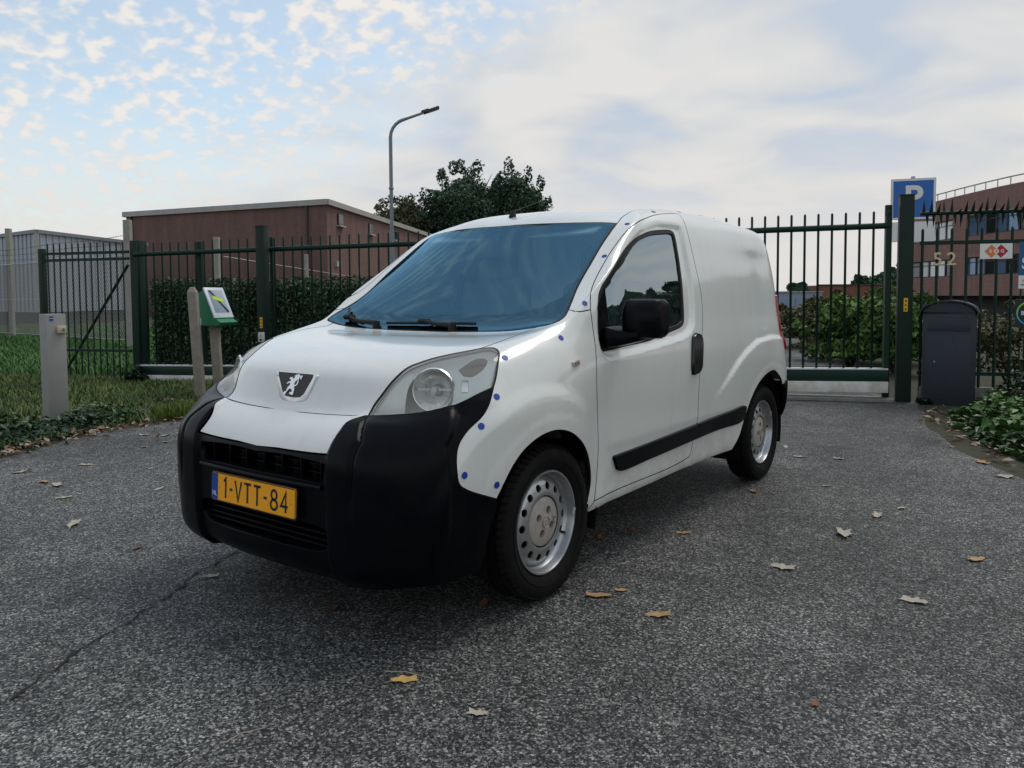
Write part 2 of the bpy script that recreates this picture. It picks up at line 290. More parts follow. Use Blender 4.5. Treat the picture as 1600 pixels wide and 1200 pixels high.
# shut lines and openings, as (row, column) positions on the body surface
TR = {
 'lamp_top': [(57.28,24.2),(58.48,24.14),(59.56,24.12),(60.52,24.17),(61.37,24.3),(62.1,24.5),(62.76,24.75),(63.4,25.03),(64.05,25.3),(64.86,25.6),(65.73,25.9),(66.59,26.18),(67.41,26.42),(68.05,26.61),(68.67,26.77),(69.29,26.93),(69.92,27.09),(70.63,27.23),(71.37,27.37),(72.1,27.52),(72.78,27.7),(73.38,27.96),(73.89,28.27),(74.38,28.61),(74.86,28.96),(75.41,29.31),(75.94,29.69),(76.46,30.08),(76.96,30.5),(77.49,30.99),(77.97,31.52),(78.44,32.06),(78.89,32.61),(79.32,33.19),(79.72,33.8),(80.11,34.41),(80.5,35),(80.87,35.55),(81.25,36.08),(81.61,36.63),(81.98,37.18)],
 'bonnet_front': [(56.28,2),(56.39,4.17),(56.5,6.32),(56.61,8.4),(56.71,10.4),(56.8,12.22),(56.87,14.04),(56.95,15.9),(57.05,17.77),(57.15,19.47),(57.24,21.09),(57.3,22.66),(57.28,24.21)],
 'lamp_back': [(81.98,37.18),(81.97,37.75),(81.99,38.32),(81.93,38.92),(81.65,39.55),(81.34,39.97),(80.95,40.42),(80.49,40.84),(79.94,41.26),(79.37,41.61),(78.74,41.93),(78.01,42.24),(77.18,42.52),(75.53,42.91),(73.72,43.2),(71.93,43.43),(70.33,43.61),(68.54,43.79),(66.83,43.91),(65.28,43.98),(63.94,44.02),(63.08,44.03),(62.31,44.02),(61.57,44.02),(60.82,44.03)],
 'lamp_bot': [(60.82,44.03),(60.51,43.49),(60.19,42.94),(59.87,42.42),(59.52,41.91),(59.13,41.44),(58.7,40.98),(58.28,40.53),(57.94,40.06),(57.68,39.58),(57.48,39.09),(57.32,38.59),(57.16,38.09),(57.01,37.61),(56.88,37.12),(56.76,36.63),(56.67,36.1),(56.6,35.45),(56.55,34.76),(56.55,34.04),(56.58,33.31),(56.67,32.56),(56.82,31.78),(56.99,31),(57.11,30.22),(57.17,29.57),(57.23,28.92),(57.26,28.25),(57.29,27.52),(57.32,26.76),(57.34,25.95),(57.33,25.09),(57.28,24.2)],
 'bonnet_side': [(81.98,37.18),(82.7,37.44),(83.45,37.69),(84.25,37.89),(85.12,38.08),(86.18,38.25),(87.32,38.41),(88.51,38.55),(89.75,38.65),(90.96,38.65),(92.43,38.42),(94.43,37.64),(96.47,36.71),(97.77,36.41),(98.69,36.51),(99.43,36.83),(100.08,37.28)],
 'strip_bot': [(40.55,1.53),(40.54,2.99),(40.53,4.42),(40.52,5.87),(40.53,7.34),(40.55,9.07),(40.55,10.83),(40.54,12.52),(40.52,14.09),(40.51,15.39),(40.52,16.61),(40.53,17.8),(40.53,18.97)],
 'strip_side': [(40.53,18.97),(41.53,19.01),(42.68,18.98),(43.9,18.96),(45.1,18.99),(46.2,19.12),(47.25,19.33),(48.26,19.6),(49.21,19.91),(50.1,20.26),(50.93,20.66),(51.74,21.09),(52.6,21.54),(53.73,22.16),(54.89,22.83),(56.05,23.54),(57.14,24.26)],
 'bumper_fender': [(60.82,44.04),(59.87,44.09),(58.94,44.16),(58.02,44.24),(57.12,44.31),(56.15,44.38),(55.17,44.45),(54.24,44.49),(53.39,44.5),(52.69,44.47),(52.06,44.41),(51.45,44.33),(50.87,44.22),(50.25,44.08),(49.66,43.91),(49.07,43.74),(48.43,43.6),(47.87,43.52),(47.28,43.46),(46.68,43.42),(46.04,43.39),(45.31,43.38),(44.55,43.37),(43.78,43.37),(43,43.4),(42.27,43.43),(41.56,43.47),(40.85,43.52),(40.16,43.57),(39.32,43.64),(38.48,43.7),(37.67,43.78),(36.9,43.86),(36.15,43.95),(35.38,44.03),(34.65,44.15),(34.01,44.32),(33.57,44.52),(33.18,44.76),(32.82,45.04),(32.41,45.34),(31.7,45.93),(30.88,46.63),(29.92,47.39),(28.79,48.15)],
 'farch': [(28.79,48.15),(29.97,48.32),(31.02,48.5),(31.98,48.67),(32.85,48.86),(33.62,49.03),(34.36,49.21),(35.08,49.41),(35.79,49.62),(36.51,49.88),(37.24,50.16),(37.95,50.46),(38.63,50.8),(39.21,51.14),(39.77,51.52),(40.29,51.93),(40.74,52.35),(41.08,52.73),(41.37,53.12),(41.59,53.54),(41.75,53.97),(41.83,54.44),(41.86,54.93),(41.82,55.49),(41.68,56.08),(41.45,56.77),(41.12,57.56),(40.71,58.44),(40.23,59.38),(39.62,60.42),(38.93,61.49),(38.18,62.54),(37.42,63.53),(36.62,64.45),(35.78,65.28),(34.91,66.04),(34.03,66.72),(33.1,67.33),(32.12,67.85),(31.07,68.29),(29.9,68.67),(28.48,69.02),(26.85,69.3),(25.1,69.52),(23.38,69.66),(21.68,69.73),(20.01,69.72),(18.39,69.65),(16.84,69.53),(15.4,69.36),(13.99,69.17),(12.54,68.97),(11.01,68.81),(9.51,68.72),(7.66,68.7),(5.32,68.75),(2.76,68.86)],
 'rarch': [(7.76,111.54),(10.62,111.84),(12.41,112.36),(13.98,112.92),(15.63,113.47),(17.82,114.01),(20.29,114.42),(22.87,114.77),(25.38,115.15),(27.94,115.56),(30.2,115.97),(32.06,116.4),(33.65,116.89),(35,117.39),(36.31,117.93),(37.57,118.52),(38.76,119.16),(39.71,119.73),(40.61,120.34),(41.45,121),(42.22,121.73),(42.88,122.51),(43.48,123.38),(43.96,124.32),(44.28,125.29),(44.41,125.96),(44.48,126.64),(44.46,127.3),(44.3,127.94),(43.89,128.62),(43.29,129.28),(42.59,129.89),(41.87,130.43),(41.09,130.97),(40.25,131.48),(39.42,131.91),(38.63,132.28),(38.04,132.48),(37.49,132.62),(36.94,132.73),(36.4,132.86)],
 'door_front': [(92.15,70.21),(89.58,70.45),(87.04,70.58),(84.53,70.64),(82.03,70.66),(79.3,70.65),(76.49,70.58),(73.66,70.46),(70.93,70.34),(68.45,70.24),(66.15,70.14),(63.91,70.05),(61.7,69.98),(59.65,69.92),(57.75,69.88),(55.82,69.88),(53.64,69.91),(49.59,70.06),(45.45,70.31),(41.45,70.62),(38.25,70.88),(36.72,71.01),(35.39,71.12),(34.12,71.21),(32.74,71.28),(30.95,71.35),(28.72,71.39),(25.95,71.4),(23.05,71.4),(20.23,71.38),(17.45,71.31),(14.7,71.22),(11.67,71.2)],
 'door_bot': [(11.67,71.2),(11.96,72.77),(12.25,74.28),(12.53,75.78),(12.74,77.27),(12.87,78.64),(12.93,80.02),(12.95,81.42),(12.97,82.88),(12.96,84.35),(12.91,85.88),(12.87,87.41),(12.93,88.91),(13.06,90.22),(13.25,91.53),(13.49,92.77),(13.8,93.9),(14.06,94.61),(14.35,95.25),(14.66,95.85),(14.97,96.48)],
 'door_rear': [(14.97,96.48),(15.36,96.58),(15.72,96.68),(16.13,96.77),(16.65,96.87),(18.09,97.04),(19.97,97.19),(22.05,97.32),(24.09,97.45),(26.19,97.64),(28.24,97.85),(30.06,98.03),(31.66,98.14),(33.27,98.14),(34.85,98.06),(36.44,97.96),(38.05,97.88),(39.79,97.84),(41.63,97.82),(43.58,97.8),(45.61,97.8),(48.02,97.84),(50.71,97.93),(53.75,98.06),(56.86,98.22),(60.01,98.41),(63.55,98.66),(67.11,98.95),(70.46,99.27),(72.71,99.51),(74.79,99.75),(76.87,99.99),(79.15,100.2),(82.34,100.42),(85.93,100.6),(89.48,100.75),(92.66,100.86),(95.33,100.92),(97.88,100.95),(100.37,100.95),(102.85,100.93),(105.73,100.87),(108.6,100.78),(111.16,100.7),(113.42,100.66),(115.71,100.64),(118.06,100.58),(120.52,100.42),(123.04,100.12),(125.58,99.71),(128.31,99.28),(131.4,98.87),(134.71,98.47),(136.76,98.24),(138.65,98.08),(140.46,98.02),(142.32,98.08)],
 'door_top': [(142.32,98.08),(143.65,97.83),(145.15,97.7),(146.63,97.53),(147.77,97.09),(148.31,95.91),(148.17,94.09),(147.7,92.03),(147.22,90.03),(146.77,87.94),(146.21,85.78),(145.55,83.45),(144.8,80.88),(143.98,78.57),(143.01,76.34),(141.87,74.14),(140.54,71.9),(138.95,69.23),(136.94,65.68),(134.51,62.06),(132.24,59.19),(130.59,57.02),(129.46,55.34),(128.55,53.96),(127.77,52.84),(127.03,52.03),(126.33,51.51),(125.62,51.18),(124.93,50.89),(124.21,50.63),(123.48,50.45),(122.74,50.37),(121.98,50.38),(121.2,50.46),(120.41,50.61),(119.59,50.81),(118.72,51.03),(117.72,51.22),(116.68,51.42),(115.62,51.79),(114.54,52.5),(113.51,53.42),(112.41,54.61),(111.02,56.37),(108,60.35),(101.16,68.19),(98.07,69.41),(94.91,69.98),(92.15,70.21)],
 'seam': [(92.15,70.21),(92.35,69.21),(92.68,67.98),(93.37,66.44),(94.84,64.53),(98.27,61.53),(102.93,55.5),(104.72,50.5),(105.95,46.13)],
 'ws_side': [(105.95,46.13),(107.24,44.41),(108.38,43.11),(109.37,42.25),(110.23,41.63),(110.9,41.19),(111.5,40.83),(112.08,40.54),(112.66,40.31),(113.44,40.08),(114.24,39.93),(115.05,39.83),(115.85,39.79),(116.68,39.78),(117.51,39.81),(118.36,39.84),(119.25,39.84),(120.31,39.76),(121.39,39.63),(122.47,39.49),(123.5,39.4),(124.44,39.37),(125.39,39.38),(126.35,39.43),(127.34,39.5),(128.24,39.58),(129.24,39.69),(130.56,39.83),(132.67,39.99)],
 'ws_low': [(100.08,37.28),(100.12,38.61),(100.05,40.13),(99.92,41.83),(99.83,43.66),(99.83,45.32),(99.87,46.95),(100.02,48.36),(100.29,49.45),(100.66,49.99),(101.12,50.31),(101.67,50.38),(102.35,50.12),(103.19,49.43),(104.14,48.35),(105.09,47.17),(105.95,46.13)],
 'ws_top': [(132.67,39.99),(132.94,38.68),(133.22,37.47),(133.44,36.29),(133.56,35.12),(133.58,33.75),(133.51,32.34),(133.4,30.93),(133.3,29.57),(133.2,28.45),(133.09,27.39),(132.95,26.32),(132.8,25.18),(132.57,23.61),(132.3,21.94),(132,20.17),(131.75,18.29),(131.46,15.6),(131.3,12.75),(131.29,10.02),(131.34,7.51),(131.35,5.86),(131.31,4.35),(131.24,2.89),(131.18,1.38)],
 'win_out': [(108.86,70.84),(110.01,70.7),(111.09,70.56),(112.17,70.41),(113.32,70.19),(115,69.64),(116.89,68.82),(118.71,68.07),(120.24,67.83),(121.32,68.1),(122.31,68.61),(123.24,69.35),(124.12,70.24),(124.89,71.16),(125.66,72.2),(126.43,73.33),(127.22,74.58),(127.99,75.84),(128.8,77.21),(129.61,78.73),(130.39,80.45),(131.1,82.43),(131.67,84.28),(132.11,85.85),(132.46,87.21),(132.74,88.29),(132.97,89.34),(133.09,90.34),(133.02,91.23),(132.85,91.79),(132.61,92.29),(132.29,92.74),(131.86,93.13),(131.35,93.47),(130.76,93.73),(130.1,93.96),(129.36,94.21),(127.82,94.67),(126.08,95.12),(124.25,95.54),(122.43,95.89),(120.08,96.19),(117.65,96.3),(115.3,96.28),(113.07,96.2),(111.02,96.13),(108.75,96.08),(106.24,96.03),(103.7,95.98),(101.45,95.91),(99.21,95.82),(96.92,95.73),(94.63,95.64),(92.45,95.56),(90.23,95.48),(87.93,95.39),(85.63,95.27),(83.69,95.16),(81.81,95.04),(80.16,94.87),(78.85,94.64),(78.19,94.44),(77.65,94.23),(77.18,93.97),(76.72,93.65),(75.98,92.93),(75.33,92.03),(74.72,91.06),(74.11,90.12),(73.41,89.08),(72.7,88.02),(72.05,87),(71.48,86.07),(71.1,85.46),(70.76,84.92),(70.45,84.37),(70.16,83.72),(69.73,82.43),(69.36,80.95),(69.01,79.46),(68.67,78.1),(68.34,76.96),(68,75.83),(67.71,74.8),(67.52,73.93),(67.43,73.51),(67.33,73.14),(67.31,72.81),(67.43,72.51),(67.68,72.28),(68.01,72.09),(68.43,71.92),(68.88,71.79),(69.43,71.7),(70.05,71.66),(70.78,71.66),(71.68,71.67),(74.26,71.79),(77.61,72.01),(81.16,72.19),(84.43,72.3),(87.22,72.34),(90,72.31),(92.59,72.24),(94.94,72.16),(96.44,72.08),(97.82,71.99),(99.09,71.87),(100.28,71.74),(101.48,71.61),(102.62,71.49),(103.76,71.31),(104.95,71.03)],
 'sail': [(105.64,73.37),(102.87,74.46),(100.21,75.12),(97.11,75.45),(93.6,75.59),(88.14,75.62),(81.87,75.48),(75.48,75.18),(69.45,74.86)],
 'ledge': [(74.07,71.3),(72.48,71.3),(70.94,71.31),(69.53,71.35),(68.32,71.43),(67.51,71.54),(66.77,71.67),(66.08,71.81),(65.41,71.95),(64.81,72.06),(64.22,72.17),(63.68,72.29),(63.24,72.47),(62.88,72.7),(62.62,72.98),(62.42,73.29),(62.28,73.65),(62.19,74.49),(62.33,75.51),(62.6,76.64),(62.89,77.81),(63.31,79.35),(63.84,81.05),(64.44,82.84),(65.04,84.63),(65.6,86.26),(66.18,87.93),(66.78,89.54),(67.4,91.02),(67.8,91.98),(68.16,92.87),(68.61,93.69),(69.28,94.43),(70.06,95.03),(71,95.56),(72.08,96.04),(73.3,96.47),(74.82,96.87),(76.51,97.19),(78.37,97.45),(80.46,97.68),(83.71,97.94),(87.38,98.11),(91.05,98.25),(94.53,98.36),(98.6,98.49),(102.62,98.61),(106.6,98.7),(110.29,98.77),(113.66,98.84),(116.93,98.84),(120.29,98.67),(123.58,98.24),(126.17,97.83),(128.92,97.44),(131.85,97.05),(134.54,96.48),(135.72,96.09),(136.68,95.67),(137.45,95.17),(138.08,94.52),(138.55,93.41),(138.66,92.03),(138.64,90.56),(138.68,89.13)],
 'handle': [(53.01,95.12),(55.36,95.15),(57.78,95.2),(60.23,95.29),(62.65,95.41),(64.42,95.5),(66.13,95.59),(67.67,95.72),(68.95,95.95),(69.64,96.15),(70.26,96.39),(70.73,96.65),(71.01,96.93),(71.08,97.19),(71,97.47),(70.81,97.74),(70.52,97.96),(70.01,98.18),(69.34,98.34),(68.53,98.45),(67.61,98.53),(65.21,98.55),(62.18,98.41),(59.24,98.24),(56.88,98.11),(55.47,98.07),(54.14,98.03),(52.97,97.95),(51.99,97.76),(51.36,97.51),(50.82,97.2),(50.41,96.86),(50.17,96.5),(50.12,96.22),(50.17,95.93),(50.27,95.63),(50.34,95.34)],
 'mould': [(29.05,75.07),(29.27,75.13),(29.51,75.18),(29.73,75.24),(29.88,75.33),(29.95,75.43),(29.96,75.55),(29.95,75.69),(29.95,75.88),(30.03,76.79),(30.13,78.13),(30.25,79.68),(30.37,81.27),(30.54,83.22),(30.72,85.39),(30.91,87.69),(31.08,90.02),(31.23,92.2),(31.38,94.44),(31.54,96.69),(31.74,98.96),(31.96,101.03),(32.19,103.12),(32.43,105.21),(32.67,107.28),(32.97,109.2),(33.32,111.23),(33.53,113.04),(33.37,114.25),(33.21,114.48),(33.02,114.65),(32.8,114.78),(32.56,114.87),(32.17,114.95),(31.74,114.93),(31.26,114.86),(30.74,114.77),(29.78,114.66),(28.57,114.53),(27.31,114.24),(26.27,113.68),(25.48,112.14),(25.35,110.01),(25.44,107.64),(25.35,105.3),(24.94,102.09),(24.51,98.7),(24.14,95.37),(23.83,92.32),(23.55,89.82),(23.28,87.48),(23.02,85.28),(22.77,83.2),(22.4,81.26),(21.94,79.34),(21.73,77.7),(22.08,76.6),(22.36,76.39),(22.7,76.24),(23.06,76.11),(23.41,75.98)],
 'dots': [(78.79,59.6),(73,44.56),(57.1,45.18),(48.04,44.96),(35.5,44.79),(32.37,48.02),(98.99,66.27),(121.07,45.85),(131.24,48.06),(148.71,79.49),(153,100),(154,113)],
 'repeater': [(63.12,62.63)],
 'sillbot': [(2.76,68.86),(2.98,71.02),(3.22,72.88),(3.49,74.67),(3.77,76.47),(4.04,78.33),(4.28,80.25),(4.52,82.25),(4.81,84.33),(5.23,86.51),(5.73,88.76),(6.16,91.09),(6.39,93.45),(6.33,95.57),(6.11,97.7),(5.92,99.86),(5.98,102.04),(6.38,104.29),(6.97,106.58),(7.48,108.98),(7.76,111.54)],
 'lampcirc': [(58.95,31.06),(59.95,30.88),(60.86,30.71),(61.72,30.56),(62.55,30.44),(63.45,30.32),(64.36,30.21),(65.25,30.13),(66.1,30.1),(66.91,30.11),(67.75,30.15),(68.55,30.21),(69.27,30.33),(69.83,30.48),(70.31,30.67),(70.72,30.91),(71.03,31.19),(71.27,31.49),(71.41,31.84),(71.44,32.22),(71.34,32.64),(71.12,33.1),(70.78,33.59),(70.32,34.1),(69.75,34.58),(69.05,35.06),(68.25,35.51),(67.41,35.93),(66.58,36.28),(65.76,36.58),(64.91,36.84),(64.05,37.05),(63.19,37.24),(62.26,37.39),(61.3,37.51),(60.35,37.62),(59.49,37.71),(58.92,37.77),(58.41,37.81),(57.92,37.84),(57.42,37.89)],
 'indic': [(71.14,36.63),(71.64,36.77),(72.15,36.9),(72.7,37.03),(73.28,37.18),(74.03,37.32),(74.9,37.44),(75.73,37.6),(76.36,37.82),(76.77,38.18),(76.99,38.65),(76.98,39.16),(76.69,39.66),(76.35,39.95),(75.89,40.26),(75.36,40.54),(74.76,40.76),(73.83,40.96),(72.77,41.08),(71.76,41.13),(70.92,41.12),(70.2,41.05),(69.58,40.93),(69.04,40.76),(68.59,40.57),(68.13,40.36),(67.73,40.11),(67.44,39.84),(67.3,39.54),(67.37,39.2),(67.61,38.81),(67.9,38.41),(68.17,38.02)],
}
# ---------------------------------------------------------------- van: surface evaluation and panels
GRID = body_grid(); GN = grid_normals(GRID)
SMAX, TMAX = GRID.shape[0]-1, GRID.shape[1]-1
HUB = (.797, 3.31); HZ = .306
def bil(A, s, t):
    s = np.clip(np.asarray(s, float), 0, SMAX-1e-6); t = np.clip(np.asarray(t, float), 0, TMAX-1e-6)
    i = s.astype(int); j = t.astype(int); a = (s-i)[..., None]; b = (t-j)[..., None]
    return A[i, j]*(1-a)*(1-b)+A[i+1, j]*a*(1-b)+A[i, j+1]*(1-a)*b+A[i+1, j+1]*a*b
def crom2(pts, n=5):
    return crom(np.asarray(pts, float), n)
def seg_dist(P, poly):
    """distance of points (n,2) to a closed polyline and inside flag"""
    P = np.asarray(P, float); A = np.asarray(poly, float); B = np.roll(A, -1, 0)
    d = np.full(len(P), 1e9); ins = np.zeros(len(P), bool)
    for a, b in zip(A, B):
        ab = b-a; t = np.clip(((P-a)@ab)/max(ab@ab, 1e-12), 0, 1)
        q = P-(a+t[:, None]*ab); d = np.minimum(d, (q*q).sum(1))
        c = (a[1] > P[:, 1]) != (b[1] > P[:, 1])
        with np.errstate(divide='ignore', invalid='ignore'):
            xi = (b[0]-a[0])*(P[:, 1]-a[1])/(b[1]-a[1])+a[0]
        ins ^= c & (P[:, 0] < xi)
    return np.sqrt(d), ins
LEDGE = None
def disp(P):
    """pressings: height of the surface over the plain body at points P (n,3), x >= 0"""
    x, y, z = P[:, 0], P[:, 1], P[:, 2]
    d = np.zeros(len(P))
    side = sstep(.66, .74, x)
    # front wheel flare and lip
    r = np.hypot(y-.70, z-.28)
    d += side*.012*(1-sstep(.53, .60, r))*sstep(.30, .55, z)*(1-sstep(1.0, 1.22, y))
    r2 = np.hypot(y-.755, z-.306)
    d += side*.0035*(1-sstep(.415, .450, r2))*(1-sstep(1.02, 1.16, y))
    # rear wheel flare
    ze = np.interp(y, [2.3, 2.5, 2.627, 2.743, 2.874, 3.064, 3.357, 3.6, 3.9], [.58, .67, .745, .811, .864, .916, .931, .92, .90])
    d += side*.016*(1-sstep(-.022, .018, z-ze))*sstep(2.35, 2.75, y)*(1-sstep(3.62, 3.78, y))
    r3 = np.hypot(y-3.31, z-.306)
    d += side*.004*(1-sstep(.43, .47, r3))*sstep(2.6, 2.9, y)
    # dished area round the door glass
    m = (y > 1.1) & (y < 2.3) & (z > .88) & (x > .5)
    if m.any():
        q, ins = seg_dist(np.stack([y[m], z[m]], 1), LEDGE)
        d[m] -= np.where(ins, .016*sstep(0, .038, q), 0)
    # lower door: slight tuck below a soft line
    d -= side*.006*(1-sstep(.50, .56, z))*sstep(1.2, 1.3, y)*(1-sstep(2.6, 2.8, y))
    # front bumper: horns either side of the grille, a groove and a stepped outer wing
    fr = (1-sstep(.30, .50, y))*(1-sstep(.80, .84, z))
    xi = .395+.00*z
    d += fr*.018*sstep(xi-.012, xi+.012, x)*(1-sstep(.745, .79, z))*(1-sstep(.50, .70, x))
    gx = .512+np.where(z > .70, -(z-.70)*.9, 0)
    d -= fr*.013*np.exp(-((x-gx)/.009)**2)*sstep(.42, .60, z)*(1-sstep(.74, .785, z))
    wy = .255+np.where(z > .70, (z-.70)*.8, 0)
    d -= fr*sstep(.6, .7, x)*.020*sstep(wy-.036, wy-.014, y)*sstep(.30, .52, z)
    return d
def surf(s, t):
    """position and normal with pressings"""
    P = bil(GRID, s, t); N = bil(GN, s, t); N /= np.linalg.norm(N, axis=-1, keepdims=True)
    e = .004; d0 = disp(P); g = np.zeros_like(P)
    for k in range(3):
        E = np.zeros(3); E[k] = e; g[:, k] = (disp(P+E)-disp(P-E))/(2*e)
    gt = g-(g*N).sum(1, keepdims=True)*N
    Pd = P+N*d0[:, None]; Nd = N-gt; Nd /= np.linalg.norm(Nd, axis=1, keepdims=True)
    return Pd, Nd
def st_side(y, z, tmin=40, tmax=142):
    """(row, column) of the body-side point at (y, z)"""
    A = GRID[:152, tmin:tmax+1]; D = (A[..., 1]-y)**2+(A[..., 2]-z)**2
    i, j = np.unravel_index(D.argmin(), D.shape); s, t = float(i), float(j+tmin)
    for it in range(12):
        P = bil(GRID, s, t); e = .25
        Ps = (bil(GRID, s+e, t)-bil(GRID, s-e, t))/(2*e); Pt = (bil(GRID, s, t+e)-bil(GRID, s, t-e))/(2*e)
        J = np.array([[Ps[1], Pt[1]], [Ps[2], Pt[2]]]); r = np.array([y-P[1], z-P[2]])
        try: q = np.linalg.solve(J, r)
        except np.linalg.LinAlgError: break
        q = np.clip(q, -2, 2); s += q[0]; t += q[1]
    return (s, t)
def st_front(x, z, tmax=60, smax=70):
    A = GRID[:smax, :tmax]; D = (A[..., 0]-x)**2+(A[..., 2]-z)**2
    i, j = np.unravel_index(D.argmin(), D.shape); s, t = float(i), float(j)
    for it in range(12):
        P = bil(GRID, s, t); e = .25
        Ps = (bil(GRID, s+e, t)-bil(GRID, s-e, t))/(2*e); Pt = (bil(GRID, s, t+e)-bil(GRID, s, t-e))/(2*e)
        J = np.array([[Ps[0], Pt[0]], [Ps[2], Pt[2]]]); r = np.array([x-P[0], z-P[2]])
        try: q = np.linalg.solve(J, r)
        except np.linalg.LinAlgError: break
        q = np.clip(q, -2, 2); s = min(max(s+q[0], 0), SMAX); t = min(max(t+q[1], 0), TMAX)
    return (s, t)
def path(*segs, n=5, smooth=True):
    """join polylines (each smoothed on its own) into one closed list"""
    out = []
    for g in segs:
        q = crom2(g, n) if smooth and 2 < len(g) <= 10 else np.array(g, float)
        if len(g) == 2:
            k = max(2, int(max(abs(q[1]-q[0]))/2.0)+1); q = np.array([q[0]+(q[1]-q[0])*i/k for i in range(k+1)])
        for p in q:
            if not out or np.hypot(*(np.array(out[-1])-p)) > .03: out.append((float(p[0]), float(p[1])))
    if np.hypot(out[0][0]-out[-1][0], out[0][1]-out[-1][1]) < .03: out.pop()
    return np.array(out)
SC_S, SC_T = .012, .035                                   # rough metres a row / a column
def on_sym(p): return p[1] < .02 or p[1] > TMAX-.02 or p[0] > SMAX-.02
def inset(poly, g, sym=True):
    """move the outline inwards by g metres along the surface"""
    A = poly.copy(); n = len(A)
    area = .5*np.sum(A[:, 1]*np.roll(A[:, 0], -1)-np.roll(A[:, 1], -1)*A[:, 0])   # in (t, s)
    P = bil(GRID, A[:, 0], A[:, 1]); N = bil(GN, A[:, 0], A[:, 1])
    T1 = P-np.roll(P, 1, 0); T2 = np.roll(P, -1, 0)-P
    T1 /= np.maximum(np.linalg.norm(T1, axis=1, keepdims=True), 1e-9); T2 /= np.maximum(np.linalg.norm(T2, axis=1, keepdims=True), 1e-9)
    sg = 1 if area > 0 else -1
    I1 = np.cross(N, T1)*sg; I2 = np.cross(N, T2)*sg
    I = I1+I2; L = np.linalg.norm(I, axis=1, keepdims=True); I = np.where(L > .2, I/np.maximum(L, 1e-9), I1)
    cosh = np.clip((I*I1).sum(1), .5, 1)
    I = I*(g/cosh)[:, None]
    e = .3
    for k in range(n):
        if sym and on_sym(A[k]): continue
        s, t = A[k]
        Ps = (bil(GRID, s+e, t)-bil(GRID, s-e, t))/(2*e); Pt = (bil(GRID, s, t+e)-bil(GRID, s, t-e))/(2*e)
        J = np.stack([Ps, Pt], 1); q = np.linalg.lstsq(J, I[k], rcond=None)[0]
        A[k] = (s+q[0], t+q[1])
    return A
def patch(poly, holes=(), ds=2.0, dt=.6, off=0., gap=.0026, skirt=.014, sym=True, offf=None):
    """trimmed piece of the body surface; returns verts, normals, faces (triangles and skirt quads)"""
    outer = inset(poly, gap, sym) if gap else poly
    loops = [outer]+[inset(h, -gap, sym) if gap else h for h in holes]
    v2, ed = [], []
    for lp in loops:
        b = len(v2); v2 += [(p[1]*SC_T, p[0]*SC_S) for p in lp]; ed += [(b+k, b+(k+1) % len(lp)) for k in range(len(lp))]
    s0, t0 = outer.min(0); s1, t1 = outer.max(0)
    ss = np.arange(math.ceil(s0/ds)*ds, s1, ds); tt = np.arange(math.ceil(t0/dt)*dt, t1, dt)
    if len(ss) and len(tt):
        gs, gt = np.meshgrid(ss, tt, indexing='ij')
        gt = gt+(.5*dt)*((np.arange(len(ss)) % 2)[:, None])
        Q = np.stack([gt.ravel()*SC_T, gs.ravel()*SC_S], 1)
        ok = None
        for i, lp in enumerate(loops):
            d, ins = seg_dist(Q, np.stack([lp[:, 1]*SC_T, lp[:, 0]*SC_S], 1))
            a = (ins if i == 0 else ~ins) & (d > .35*min(ds*SC_S, dt*SC_T)); ok = a if ok is None else ok & a
        v2 += [tuple(q) for q in Q[ok]]
    co, eo, fo, ov, oe, of = delaunay_2d_cdt([Vector(v) for v in v2], ed, [], 0, 1e-7)
    V = np.array([(c.y/SC_S, c.x/SC_T) for c in co]); F = np.array([tuple(f) for f in fo])
    cen = V[F].mean(1); keep = None
    for i, lp in enumerate(loops):
        d, ins = seg_dist(cen, lp); a = ins if i == 0 else ~ins; keep = a if keep is None else keep & a
    F = F[keep]
    P, N = surf(V[:, 0], V[:, 1])
    o = off if offf is None else offf(P)
    P = P+N*(o if np.isscalar(o) else o[:, None])
    # orientation: face normal along N
    fn = np.cross(P[F[:, 1]]-P[F[:, 0]], P[F[:, 2]]-P[F[:, 0]])
    flip = (fn*N[F[:, 0]]).sum(1) < 0
    F[flip] = F[flip][:, ::-1]
    used = np.unique(F); rm = -np.ones(len(V), int); rm[used] = np.arange(len(used))
    F = rm[F]; P = P[used]; N = N[used]; V = V[used]
    faces = [tuple(int(i) for i in f) for f in F]
    # boundary -> skirt
    cnt = {}
    for f in faces:
        for k in range(3): cnt[(f[k], f[(k+1) % 3])] = 1
    bd = [e for e in cnt if (e[1], e[0]) not in cnt]
    if sym: bd = [e for e in bd if not (on_sym(V[e[0]]) and on_sym(V[e[1]]))]
    Pl, Nl = [P], [N]; nf = len(faces)
    if skirt and bd:
        base = len(P); extra = {}; ep, en = [], []
        for a, b in bd:
            T = P[b]-P[a]; T /= max(np.linalg.norm(T), 1e-9)
            for i in (a, b):
                out = np.cross(T, N[i]); extra.setdefault(i, []).append(out)
        ids = {}
        for i, outs in extra.items():
            o = np.mean(outs, 0); o /= max(np.linalg.norm(o), 1e-9)
            ids[i] = base+len(ep)
            ep += [P[i]+o*.0009-N[i]*.0012, P[i]+o*.0009-N[i]*skirt]; en += [o*.8+N[i]*.5, o]
        Pl.append(np.array(ep)); Nl.append(np.array(en))
        for a, b in bd:
            A, B = ids[a], ids[b]
            faces += [(b, a, A, B), (B, A, A+1, B+1)]
    P = np.concatenate(Pl); N = np.concatenate(Nl); N /= np.maximum(np.linalg.norm(N, axis=1, keepdims=True), 1e-9)
    return P, N, faces, nf
